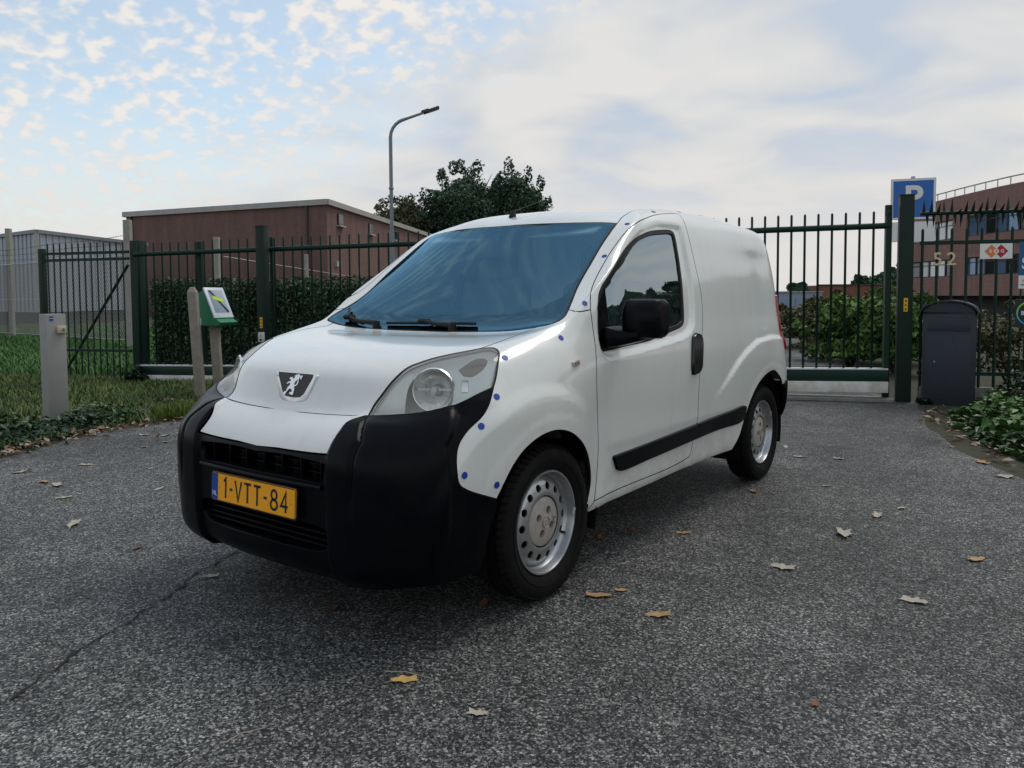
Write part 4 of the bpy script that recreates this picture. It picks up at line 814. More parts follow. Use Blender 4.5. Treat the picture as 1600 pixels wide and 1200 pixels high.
    for k in range(4):
        a = R(90*k+18); bm = bmesh.new(); M = Matrix.Rotation(a, 4, 'X'); bbox(bm, (.0555, .058, 0), (.004, .035, .003), M); finish(bm, 'cap_groove', mat('hub_back'), cp)
    # valve and balance weight
    bm = bmesh.new(); a = R(-28); tube(bm, [(.030, .176*math.cos(a), .176*math.sin(a)), (.046, .180*math.cos(a), .180*math.sin(a))], .005, 8); finish(bm, 'valve', rubber, w)
    bm = bmesh.new(); M = Matrix.Rotation(R(-24), 4, 'X'); bbox(bm, (.066, .196, 0), (.012, .012, .034), M); finish(bm, 'balance_weight', mat('weight', (.45, .45, .45), .5, .6), w, bevel=.003)
    return w
w0 = make_wheel()
for k, (x, y, ang) in enumerate(((.728, HUB[0], 0), (.728, HUB[1], 25), (-.728, HUB[0], 40), (-.728, HUB[1], 10))):
    # the wheel is part of the van, its pieces are sub-parts: hang them on the tyre so the tree stays three deep
    pass
def wheel_part(x, y, ang):
    """van > wheel (the tyre) > rim, disc, cap ..."""
    ty = [c for c in w0.children if c.name.startswith('tyre')][0]
    t = ty.copy(); t.name = 'wheel'; col.objects.link(t); t.parent = van; t.location = (x, y, HZ)
    t.rotation_euler = (R(ang), 0, 0) if x > 0 else (R(ang), 0, math.pi)
    def cp(o, nm):
        c = o.copy(); c.name = nm; col.objects.link(c); c.parent = t; c.matrix_parent_inverse = Matrix.Identity(4)
        return c
    for o in list(ty.children): cp(o, o.name.split('.')[0])
    for o in w0.children:
        if o is ty: continue
        c = cp(o, o.name.split('.')[0])
        for g in o.children: cp(g, g.name.split('.')[0])
for a in ((.728, HUB[0], 0), (.728, HUB[1], 31), (-.728, HUB[0], 40), (-.728, HUB[1], 10)): wheel_part(*a)
def kill(o):
    for c in list(o.children): kill(c)
    bpy.data.objects.remove(o)
kill(w0)

# wheel housings, floor, engine bay
def underbody():
    for y in HUB:
        for sg in (1, -1):
            bm = bmesh.new(); n = 24; rr = .395 if y < 2 else .405
            a0, a1 = R(-18), R(198); pts = [(math.cos(a0+(a1-a0)*k/n)*rr, math.sin(a0+(a1-a0)*k/n)*rr) for k in range(n+1)]
            A = [bm.verts.new((sg*.79, y+p, HZ+q)) for p, q in pts]; B = [bm.verts.new((sg*.46, y+p, HZ+q)) for p, q in pts]
            for k in range(n): bm.faces.new((A[k], A[k+1], B[k+1], B[k]))
            bm.faces.new(B)
            finish(bm, 'wheel_housing', dplastic, van, True)
    bm = bmesh.new()
    bbox(bm, (0, .30, .25), (1.20, .34, .02)); bbox(bm, (0, 2.05, .31), (1.44, 1.70, .03)); bbox(bm, (0, .8, .26), (.9, .9, .02)); bbox(bm, (0, 3.3, .30), (.9, .9, .03)); bbox(bm, (0, 3.72, .34), (1.3, .10, .05))
    finish(bm, 'underfloor', dplastic, van)
    # axles and suspension hints
    bm = bmesh.new(); tube(bm, [(-.66, HUB[1], .29), (.66, HUB[1], .29)], .04, 10); tube(bm, [(-.64, HUB[0], .27), (.64, HUB[0], .27)], .025, 10); finish(bm, 'axle', dplastic, van, True)
    # engine bay bulkhead
    bm = bmesh.new(); bbox(bm, (0, .98, .72), (1.32, .02, .60)); bbox(bm, (0, .55, .60), (.8, .5, .45)); finish(bm, 'engine_bay', dplastic, van)
underbody()

# ---------------------------------------------------------------- van: cab interior
def cab():
    # dashboard swept across, with instrument hood
    bm = bmesh.new()
    prof = [(1.02, 1.02), (1.12, 1.045), (1.30, 1.05), (1.42, 1.02), (1.46, .94), (1.44, .80), (1.40, .62), (1.02, .60)]
    xs = [-.70, -.5, -.2, .2, .5, .70]
    rows = [[bm.verts.new((x, y-.0*abs(x), z+(.018 if .2 <= x <= .5 and 1.2 < y < 1.45 else 0))) for y, z in prof] for x in xs]
    for a, b in zip(rows, rows[1:]):
        for k in range(len(prof)): bm.faces.new((a[k], a[(k+1) % len(prof)], b[(k+1) % len(prof)], b[k]))
    bm.faces.new(rows[0]); bm.faces.new(rows[-1][::-1])
    d = finish(bm, 'dashboard', cabin, van, True)
    box('instrument_hood', (.36, 1.40, 1.065), (.34, .14, .05), cabin, d, .02)
    # steering wheel
    bm = bmesh.new(); M = Matrix.Translation((.36, 1.56, 1.02)) @ Matrix.Rotation(R(64), 4, 'X')
    n, mi = 40, 10
    rings = [[bm.verts.new(M @ Vector(((.185+.015*math.cos(2*math.pi*q/mi))*math.cos(2*math.pi*k/n), (.185+.015*math.cos(2*math.pi*q/mi))*math.sin(2*math.pi*k/n), .015*math.sin(2*math.pi*q/mi)))) for q in range(mi)] for k in range(n)]
    for k in range(n):
        for q in range(mi): bm.faces.new((rings[k][q], rings[(k+1) % n][q], rings[(k+1) % n][(q+1) % mi], rings[k][(q+1) % mi]))
    sw = finish(bm, 'steering_wheel', rubber, van, True, angle=180)
    bm = bmesh.new(); v = bbox(bm, (0, 0, -.01), (.15, .12, .05)); bbox(bm, (0, .0, -.01), (.34, .035, .02)); bbox(bm, (0, -.09, -.01), (.035, .17, .02)); bmesh.ops.transform(bm, matrix=M, verts=bm.verts); finish(bm, 'wheel_boss', cabin, sw)
    # seats
    for x in (.36, -.36):
        def seat_bm():
            bm = bmesh.new(); return bm
        bm = bmesh.new(); bbox(bm, (0, 0, 0), (.46, .50, .16)); st = finish(bm, 'seat', fabric, van, True, loc=(x, 1.74, .62), rot=(R(6), 0, 0), bevel=.05)
        bm = bmesh.new(); bbox(bm, (0, 0, 0), (.46, .13, .60)); o = finish(bm, 'backrest', fabric, st, True, loc=(0, .24, .34), rot=(R(-14), 0, 0), bevel=.05)
        bm = bmesh.new(); bbox(bm, (0, 0, 0), (.26, .09, .17)); o = finish(bm, 'headrest', fabric, st, True, loc=(0, .33, .74), rot=(R(-10), 0, 0), bevel=.035)
    # bulkhead between cab and load space (follows the body), cab floor, door cards, headlining
    bm = bmesh.new()
    rows = []
    for s in np.linspace(6, 176, 40):
        P = bil(GRID, np.full(60, s), np.linspace(70, 110, 60)); k = np.abs(P[:, 1]-2.24).argmin(); rows.append((P[k, 0], P[k, 2]))
    pts = [(max(x-.02, 0), z-.012) for x, z in rows if z < 1.69]
    A = [bm.verts.new((x, 2.24, z)) for x, z in pts]; B = [bm.verts.new((-x, 2.24, z)) for x, z in pts]
    for k in range(len(pts)-1): bm.faces.new((A[k], A[k+1], B[k+1], B[k]))
    finish(bm, 'bulkhead', lining, van)
    bm = bmesh.new(); bbox(bm, (0, 1.60, .36), (1.50, 1.26, .02)); finish(bm, 'cab_floor', cabin, van)
    for sg in (1, -1):
        bm = bmesh.new(); bbox(bm, (sg*.735, 1.66, .66), (.03, 1.02, .60)); dc = finish(bm, 'door_card', cabin, van, True, bevel=.01)
        box('arm_rest', (sg*.70, 1.75, .82), (.05, .42, .07), cabin, dc, .02)
    # inner skin of the roof over the cab
    rf = path([(134.0, 0.0), (134.0, 20.0), (136.0, 34.0), (140.0, 40.0)], [(140.0, 40.0), (146.0, 60.0), (150.0, 75.0), (152.0, 98.0)], [(152.0, 98.0), (SMAX-1, 98.0)], [(SMAX-1, 98.0), (SMAX-1, 0.0)], [(SMAX-1, 0.0), (134.0, 0.0)])
    panel('headlining', patch(rf, ds=4, dt=3, gap=0, off=-.025, skirt=0), 'C', lining, van)
    # sun visors and interior mirror
    for x in (.34, -.34): box('sun_visor', (x, 1.66, 1.545), (.40, .16, .015), lining, van, .005, (R(24), 0, 0))
    bm = bmesh.new(); bbox(bm, (0, 1.50, 1.44), (.22, .03, .07)); finish(bm, 'interior_mirror', cabin, van, True, bevel=.012)
cab()

# ---------------------------------------------------------------- van: fittings
def fittings():
    # door mirrors
    for sg in (1, -1):
        bm = bmesh.new()
        # housing: rounded box, wider at the top outer edge, hollow side to the rear
        xs = [(.860, 1.0), (.872, 1.0), (.95, 1.0), (1.022, .97), (1.036, .86)]
        if sg < 0: xs = [(.842, 1), (.850, 1), (.862, 1), (.872, .97), (.878, .86)]      # the far mirror is folded in
        secs = []
        for i, (x, k) in enumerate(xs):
            zt = 1.192-.006*(i == 0)-(.016 if i == 4 else 0); zb = 1.022+(.018 if i == 4 else 0); y0 = 1.262+.012*abs(i-2)+(.02 if i == 4 else 0); y1 = 1.395
            ring = [(y0+.03, zb), (y0+.006, zb+.03), (y0, zb+.08), (y0+.008, zt-.035), (y0+.035, zt-.006), (y0+.07, zt), (y1, zt-.004), (y1, zb+.004), (y0+.075, zb-.003)]
            secs.append([bm.verts.new((sg*x, yy, zz)) for yy, zz in ring])
        n = 9
        for a, b in zip(secs, secs[1:]):
            for k in range(n): bm.faces.new((a[k], a[(k+1) % n], b[(k+1) % n], b[k]))
        bm.faces.new(secs[0]); bm.faces.new(secs[-1][::-1])
        mr = finish(bm, 'door_mirror', plastic, van, True, angle=180)
        md = mr.modifiers.new('sub', 'SUBSURF'); md.levels = md.render_levels = 2
        cr_ = mr.data.attributes.new('crease_edge', 'FLOAT', 'EDGE'); cr_.data.foreach_set('value', [.45]*len(mr.data.edges))
        bm = bmesh.new(); bbox(bm, (sg*(.945 if sg > 0 else .86), 1.3965, 1.107), (.115 if sg > 0 else .02, .004, .13)); finish(bm, 'mirror_glass', chrome, mr, bevel=.0012)
        # arm and foot
        bm = bmesh.new()
        pr = [(.800, 1.215, 1.375, .975, 1.075), (.86, 1.225, 1.36, .985, 1.06), (.91, 1.26, 1.37, 1.0, 1.05), (.95, 1.28, 1.37, 1.01, 1.06)]
        ss = [[bm.verts.new((sg*x, a, b)) for a, b in ((y0, z0), (y0, z1), (y1, z1), (y1, z0))] for x, y0, y1, z0, z1 in pr]
        for a, b in zip(ss, ss[1:]):
            for k in range(4): bm.faces.new((a[k], a[(k+1) % 4], b[(k+1) % 4], b[k]))
        bm.faces.new(ss[0]); bm.faces.new(ss[-1][::-1])
        o = finish(bm, 'mirror_arm', plastic, mr, True, angle=180); q = o.modifiers.new('bev', 'BEVEL'); q.width = .016; q.segments = 3
    # aerial
    P, N = surf(*[np.array([q]) for q in (143.6, 0.0)]); P = P[0]
    bm = bmesh.new(); lathe(bm, [(.0, -.01), (.021, -.008), (.019, .004), (.010, .034), (.0, .036)], 16)
    ae = finish(bm, 'aerial', rubber, van, True, loc=(0, P[1], P[2]+.004), rot=(R(-18), 0, 0))
    bm = bmesh.new(); tube(bm, [(0, 0, .03), (0, .11, .105), (0, .30, .235)], [.0028, .0024, .0018], 6); tube(bm, [(0, .285, .225), (0, .31, .242)], .0032, 6); finish(bm, 'aerial_rod', rubber, ae)
    # wipers lying along the foot of the screen
    def ws_pt(s, t, h):
        P, N = surf(np.array([s]), np.array([abs(t)])); p = P[0]+N[0]*h
        return Vector((p[0] if t >= 0 else -p[0], p[1], p[2]))
    def wiper(tp, bl):
        root = ws_pt(*tp[0], .012); bm = bmesh.new()
        tube(bm, [ws_pt(s, t, .022) for s, t in tp], [.013, .010, .008, .007][:len(tp)], 8)
        o = finish(bm, 'wiper', rubber, van, True)
        bm = bmesh.new(); tube(bm, [ws_pt(s, t, .012) for s, t in bl], .0065, 6); finish(bm, 'wiper_blade', rubber, o, True)
        s, t = tp[0]; bm = bmesh.new(); lathe(bm, [(0, .02), (.017, .018), (.02, 0), (.02, -.02)], 14); finish(bm, 'wiper_pivot', rubber, o, True, loc=root)
        s, t = tp[-1]; c = ws_pt(s, t, .020); bm = bmesh.new(); bbox(bm, (0, 0, 0), (.07, .022, .022)); finish(bm, 'blade_clip', rubber, o, True, loc=c, rot=(R(40), 0, R(8)), bevel=.006)
    wiper([(100.6, -17), (100.9, -24), (102.5, -31)], [(100.7, -22), (101.4, -27), (103, -32.5), (106.5, -38)])
    wiper([(100.4, 8), (100.9, 3), (102.2, -2)], [(101.6, -14), (102.0, -6), (102.2, 2), (102.2, 8), (102.1, 14)])
    # licence plate
    pl = empty('licence_plate', (0, -.002, .470)); pl.parent = van
    pl.rotation_euler = (R(90-3), 0, 0)
    def rrect(w, h, r, n=5):
        pts = []
        for cx, cy, a0 in ((w/2-r, h/2-r, 0), (-w/2+r, h/2-r, 90), (-w/2+r, -h/2+r, 180), (w/2-r, -h/2+r, 270)):
            pts += [(cx+r*math.cos(R(a0+90*k/n)), cy+r*math.sin(R(a0+90*k/n))) for k in range(n+1)]
        return pts
    bm = bmesh.new(); prism(bm, rrect(.528, .118, .012), .006); finish(bm, 'plate_holder', trim, pl)
    bm = bmesh.new(); prism(bm, rrect(.520, .110, .010), .003); finish(bm, 'plate_field', orange, pl, loc=(0, 0, .0062))
    bm = bmesh.new()
    o_, i_ = rrect(.520, .110, .010), rrect(.513, .103, .007)
    A = [bm.verts.new((x, y, 0)) for x, y in o_]; B = [bm.verts.new((x, y, 0)) for x, y in i_]; n = len(A)
    for k in range(n): bm.faces.new((A[k], A[(k+1) % n], B[(k+1) % n], B[k]))
    finish(bm, 'plate_edge', ink, pl, loc=(0, 0, .0097))
    bm = bmesh.new(); prism(bm, [(-.0195, -.0505), (.0195, -.0505), (.0195, .0505), (-.0195, .0505)], .001); finish(bm, 'country_band', pblue, pl, loc=(-.2365, 0, .0093))
    me = text_mesh('NL', .026, .0002, xs=.9); link('country_letters', me, pwhite, pl, (-.2365, -.028, .0107))
    # characters: tall condensed strokes
    strokes = {'1': [[(-.010, .026), (.002, .0375), (.002, -.0375)]], '-': [[(-.009, -.001), (.009, -.001)]], 'V': [[(-.020, .0375), (0, -.0375), (.020, .0375)]],
               'T': [[(-.021, .0345), (.021, .0345)], [(0, .0345), (0, -.0375)]], '4': [[(.008, -.0375), (.008, .0345), (-.019, -.016), (.020, -.016)]]}
    e8 = [(.0155*math.sin(a), .0175+.0175*math.cos(a)) for a in [2*math.pi*k/20 for k in range(21)]]; f8 = [(.019*math.sin(a), -.0180+.0180*math.cos(a)) for a in [2*math.pi*k/20 for k in range(21)]]
    strokes['8'] = [e8, f8]
    def stroke(bm, pts, w, h):
        pts = [Vector(p) for p in pts]; L_, R_ = [], []
        closed = (pts[0]-pts[-1]).length < 1e-6
        for i, p in enumerate(pts):
            a = pts[i-1] if i else (pts[-2] if closed else p); b = pts[i+1] if i < len(pts)-1 else (pts[1] if closed else p)
            d1 = (p-a).normalized() if (p-a).length > 1e-9 else (b-p).normalized(); d2 = (b-p).normalized() if (b-p).length > 1e-9 else d1
            d = (d1+d2).normalized() if (d1+d2).length > .2 else d1
            nn = Vector((-d.y, d.x)); c = max(abs(nn.dot(Vector((-d1.y, d1.x)))), .45)
            L_.append(p+nn*w/2/c); R_.append(p-nn*w/2/c)
        lo = [(bm.verts.new((*l, 0)), bm.verts.new((*r, 0))) for l, r in zip(L_, R_)]; hi = [(bm.verts.new((*l, h)), bm.verts.new((*r, h))) for l, r in zip(L_, R_)]
        for k in range(len(pts)-1):
            bm.faces.new((hi[k][0], hi[k][1], hi[k+1][1], hi[k+1][0])); bm.faces.new((lo[k][0], hi[k][0], hi[k+1][0], lo[k+1][0])); bm.faces.new((lo[k][1], lo[k+1][1], hi[k+1][1], hi[k][1]))
    for ch, x in zip('1-VTT-84', (-.166, -.129, -.083, -.024, .036, .085, .137, .197)):
        bm = bmesh.new()
        for sk in strokes[ch]: stroke(bm, sk, .0098, .0008)
        finish(bm, 'plate_character', ink, pl, loc=(x, 0, .0094))
    for x in (-.205, .236):
        bm = bmesh.new(); lathe(bm, [(0, .002), (.004, .0015), (.005, 0)], 12); finish(bm, 'plate_screw', mat('screw', (.65, .33, .03), .4), pl, loc=(x, 0, .0092))
    # bar above the plate
    bm = bmesh.new()
    pts = [(x, float(surf(*[np.array([q]) for q in st_front(abs(x), .540)])[0][0][1])-.006, .542) for x in np.linspace(-.37, .37, 21)]
    tube(bm, pts, .011, 8); finish(bm, 'bumper_bar', plastic, van, True)
    # front badge: shield with chrome frame and the standing lion
    def bz(x, z):   # bonnet surface at (x, z)
        P, N = surf(*[np.array([q]) for q in st_front(abs(x), z, 40, 90)]); p = P[0].copy(); n = N[0].copy()
        if x < 0: p[0] *= -1; n[0] *= -1
        return p, n
    c, nn = bz(0, .857)
    M = Matrix((Vector((1, 0, 0)), Vector((0, 0, 1)).cross(Vector((1, 0, 0))), Vector((0, 0, 1)))).transposed()
    nv = Vector(nn).normalized(); upv = Vector((1, 0, 0)).cross(nv)*-1
    if upv.z < 0: upv = -upv
    M = Matrix((Vector((1, 0, 0)), upv, nv)).transposed().to_4x4(); M.translation = Vector(c)
    if M.to_3x3().determinant() < 0: M = Matrix((Vector((1, 0, 0)), upv, -nv)).transposed().to_4x4(); M.translation = Vector(c)
    def shield(w, t, b, wb):
        base = [(-w, t), (w, t), (w*.985, t-.012), (wb+.012, b+.018), (wb-.010, b+.003), (0, b), (-wb+.010, b+.003), (-wb-.012, b+.018), (-w*.985, t-.012)]
        return base
    bm = bmesh.new(); prism(bm, shield(.126, .052, -.066, .072), .014); bd = finish(bm, 'front_badge', chrome, van, True, bevel=.004, angle=60)
    bd.matrix_basis = M @ Matrix.Translation((0, 0, -.006))
    bm = bmesh.new(); prism(bm, shield(.106, .0522, -.044, .052), .002); finish(bm, 'badge_field', mat('badge_field', (.006, .005, .009), .3, bump=(300, .5, .002)), bd, loc=(0, 0, .0141))
    # lion silhouette from the zoomed outline (units of the zoom, scaled below)
    lion = [(435,710),(470,675),(520,672),(560,590),(640,520),(630,480),(580,480),(515,500),(540,455),(600,440),(640,450),(640,395),(590,385),(610,345),(670,340),(690,350),(710,395),(740,380),(780,345),(745,330),(790,305),(880,295),(940,318),(925,360),(985,340),(1030,345),(1005,385),(980,435),(945,410),(960,375),(915,385),(905,440),(900,510),(870,555),(820,578),(785,565),(780,545),(820,552),(860,515),(872,450),(875,405),(820,450),(775,500),(780,545),(788,600),(785,640),(800,665),(785,700),(770,785),(700,770),(645,745),(650,710),(720,705),(735,680),(690,640),(650,610),(600,640),(545,690),(520,720),(510,742),(450,735)]
    bm = bmesh.new()
    cx, cy = 735, 545
    pts = [Vector(((x-cx)/470*.083*1.02-.002, -(y-cy)/490*.080+.004+(x-cx)/470*.012)) for x, y in lion]
    co, eo, fo, *_ = delaunay_2d_cdt(pts, [(k, (k+1) % len(pts)) for k in range(len(pts))], [], 0, 1e-7)
    V = np.array([tuple(q) for q in co]); F = np.array([tuple(f) for f in fo]); _, ins = seg_dist(V[F].mean(1), np.array([tuple(p) for p in pts]))
    vs = [bm.verts.new((*q, 0)) for q in co]
    fs = [bm.faces.new([vs[i] for i in f]) for f, k in zip(fo, ins) if k]
    r = bmesh.ops.extrude_face_region(bm, geom=fs); bmesh.ops.translate(bm, verts=[g for g in r['geom'] if isinstance(g, bmesh.types.BMVert)], vec=(0, 0, .003))
    bmesh.ops.delete(bm, geom=[v for v in bm.verts if not v.link_faces], context='VERTS')
    finish(bm, 'lion_emblem', chrome, bd, loc=(0, 0, .0163))
fittings()
# ---------------------------------------------------------------- ground, road
def sheet(name, poly, z, m, hole=None, sub=0):
    me = bpy.data.meshes.new(name)
    v = [Vector(p) for p in poly]; co, eo, fo, *_ = delaunay_2d_cdt(v, [(k, (k+1) % len(v)) for k in range(len(v))], [], 1, 1e-6)
    me.from_pydata([(c.x, c.y, z) for c in co], [], [tuple(f) for f in fo]); me.update()
    if len(me.polygons) and me.polygons[0].normal.z < 0: me.flip_normals()
    o = link(name, me, m); o['kind'] = 'structure'
    return o
def m_asphalt(mt, nt, b, tc, L):
    geo = nd(nt, 'ShaderNodeNewGeometry'); P = geo.outputs['Position']
    # warp the position a little so that the stones are not on a lattice
    wn = nd(nt, 'ShaderNodeTexNoise', inp={'Scale': 60, 'Detail': 2}); L(P, wn.inputs['Vector'])
    wa = nd(nt, 'ShaderNodeVectorMath', operation='MULTIPLY_ADD'); L(wn.outputs['Color'], wa.inputs[0]); wa.inputs[1].default_value = (.006, .006, 0); L(P, wa.inputs[2])
    v = nd(nt, 'ShaderNodeTexVoronoi', voronoi_dimensions='2D', inp={'Scale': 108, 'Randomness': 1}); L(wa.outputs[0], v.inputs['Vector'])
    v2 = nd(nt, 'ShaderNodeTexVoronoi', voronoi_dimensions='2D', inp={'Scale': 205, 'Randomness': 1}); L(wa.outputs[0], v2.inputs['Vector'])
    ve = nd(nt, 'ShaderNodeTexVoronoi', voronoi_dimensions='2D', feature='DISTANCE_TO_EDGE', inp={'Scale': 108, 'Randomness': 1}); L(wa.outputs[0], ve.inputs['Vector'])
    sc = nd(nt, 'ShaderNodeSeparateColor'); L(v.outputs['Color'], sc.inputs[0])
    sc2 = nd(nt, 'ShaderNodeSeparateColor'); L(v2.outputs['Color'], sc2.inputs[0])
    stone = ramp(nt, [(0, (.012, .013, .014)), (.34, (.036, .037, .039)), (.56, (.085, .087, .088)), (.78, (.185, .185, .18)), (.92, (.28, .275, .262)), (1, (.38, .37, .35))]); L(sc.outputs[0], stone.inputs[0])
    fine = ramp(nt, [(0, (.009, .010, .011)), (.45, (.034, .035, .037)), (.80, (.12, .12, .12)), (1, (.27, .27, .26))]); L(sc2.outputs[1], fine.inputs[0])
    # which stones stand proud of the bitumen
    sel = nd(nt, 'ShaderNodeMath', operation='GREATER_THAN', inp={1: .42}); L(sc.outputs[2], sel.inputs[0])
    ed = nd(nt, 'ShaderNodeMapRange', interpolation_type='SMOOTHSTEP'); L(ve.outputs['Distance'], ed.inputs[0]); ed.inputs[1].default_value = .03; ed.inputs[2].default_value = .16
    cov = nd(nt, 'ShaderNodeMath', operation='MULTIPLY'); L(sel.outputs[0], cov.inputs[0]); L(ed.outputs[0], cov.inputs[1])
    mx = nd(nt, 'ShaderNodeMix', data_type='RGBA'); L(cov.outputs[0], mx.inputs[0]); L(fine.outputs[0], mx.inputs[6]); L(stone.outputs[0], mx.inputs[7])
    # broad wear: worn pale lanes, darker patches
    n1 = nd(nt, 'ShaderNodeTexNoise', inp={'Scale': .7, 'Detail': 7, 'Roughness': .68, 'Distortion': .6}); L(P, n1.inputs['Vector'])
    n2 = nd(nt, 'ShaderNodeTexNoise', inp={'Scale': 6.5, 'Detail': 4, 'Roughness': .6}); L(P, n2.inputs['Vector'])
    r1 = ramp(nt, [(.30, .60), (.52, 1.0), (.72, 1.5)]); L(n1.outputs['Fac'], r1.inputs[0])
    r2 = ramp(nt, [(.3, .80), (.7, 1.2)]); L(n2.outputs['Fac'], r2.inputs[0])
    m1 = nd(nt, 'ShaderNodeMix', data_type='RGBA', blend_type='MULTIPLY'); m1.inputs[0].default_value = 1; L(mx.outputs[2], m1.inputs[6]); L(r1.outputs[0], m1.inputs[7])
    m2 = nd(nt, 'ShaderNodeMix', data_type='RGBA', blend_type='MULTIPLY'); m2.inputs[0].default_value = 1; L(m1.outputs[2], m2.inputs[6]); L(r2.outputs[0], m2.inputs[7])
    # old oil and damp patches
    n3 = nd(nt, 'ShaderNodeTexNoise', inp={'Scale': 1.7, 'Detail': 6, 'Roughness': .7, 'Distortion': 1.2}); L(P, n3.inputs['Vector'])
    r3 = ramp(nt, [(.30, (.66, .67, .66)), (.42, (1.08, 1.09, 1.06))]); L(n3.outputs['Fac'], r3.inputs[0])
    m3 = nd(nt, 'ShaderNodeMix', data_type='RGBA', blend_type='MULTIPLY'); m3.inputs[0].default_value = 1; L(m2.outputs[2], m3.inputs[6]); L(r3.outputs[0], m3.inputs[7])
    L(m3.outputs[2], b.inputs['Base Color'])
    b.inputs['Roughness'].default_value = .65; b.inputs['Specular IOR Level'].default_value = .2
    h = nd(nt, 'ShaderNodeMath', operation='MULTIPLY'); L(cov.outputs[0], h.inputs[0]); L(sc.outputs[1], h.inputs[1])
    bp = nd(nt, 'ShaderNodeBump', inp={'Strength': .9, 'Distance': .004}); L(h.outputs[0], bp.inputs['Height']); L(bp.outputs[0], b.inputs['Normal'])
asphalt = mat('asphalt', build=m_asphalt)
soil = mat('verge_soil', (.045, .050, .022), .95, noise=(3.5, .7, (.03, .022, .014)), bump=(30, .6, .03))
far_ground = mat('far_ground', (.055, .075, .028), .95, noise=(.25, .5, (.05, .05, .03)))
sheet('ground', [(-900, -900), (900, -900), (900, 900), (-900, 900)], -.012, soil)
LEFT_EDGE = [(-3.35, -6), (-3.40, -2.5), (-3.62, -.6), (-4.157, .661), (-4.611, 1.595), (-4.754, 2.507), (-4.95, 3.6), (-5.25, 5.6)]
RIGHT_EDGE = [(.98, 7.95), (1.113, 7.262), (1.32, 6.3), (1.592, 5.424), (2.19, 4.219), (3.1, 3.0), (4.6, 2.0), (7, 1.4), (30, 1.0)]
def jag(pts, step, amp, seed):
    rnd = random.Random(seed); out = []
    for a, b in zip(pts, pts[1:]):
        a, b = Vector(a), Vector(b); n = max(1, int((b-a).length/step)); nn = Vector((-(b-a).y, (b-a).x)).normalized()
        for k in range(n): out.append(tuple(a+(b-a)*k/n+nn*rnd.uniform(-amp, amp)))
    out.append(tuple(pts[-1])); return out
le = jag([tuple(p) for p in crom(np.array(LEFT_EDGE), 6)], .12, .035, 3); re = jag([tuple(p) for p in crom(np.array(RIGHT_EDGE), 6)], .12, .03, 4)
road = sheet('road', le+[(-5.4, 8.0), (-6.2, 16), (-8.5, 45), (-3.2, 45), (-2.2, 16), (-.45, 11.0), (.0, 9.2), (.6, 8.2)]+re+[(30, -40), (-3.3, -40)], -.008, asphalt)
def crack():
    rnd = random.Random(5)
    pts = crom(np.array([(-.62, .62), (-.725, .403), (-.60, .10), (-.427, -.173), (-.31, -.42), (-.093, -.837), (.02, -1.25)]), 24)
    bm = bmesh.new(); prev = None
    for i, p in enumerate(pts):
        w = .0012+.004*rnd.random()**2+.0035*math.sin(i*.31)**4; q = Vector((p[0]+rnd.uniform(-.007, .007)+.012*math.sin(i*.23)+.006*math.sin(i*.71), p[1]+rnd.uniform(-.007, .007)+.008*math.sin(i*.37)))
        a, b = bm.verts.new((q.x-w*.8, q.y-w*.5, -.0035)), bm.verts.new((q.x+w*.8, q.y+w*.5, -.0035))
        if prev: bm.faces.new((prev[0], prev[1], b, a))
        prev = (a, b)
    finish(bm, 'crack', mat('crack_tar', (.006, .006, .007), .9), road)
crack()
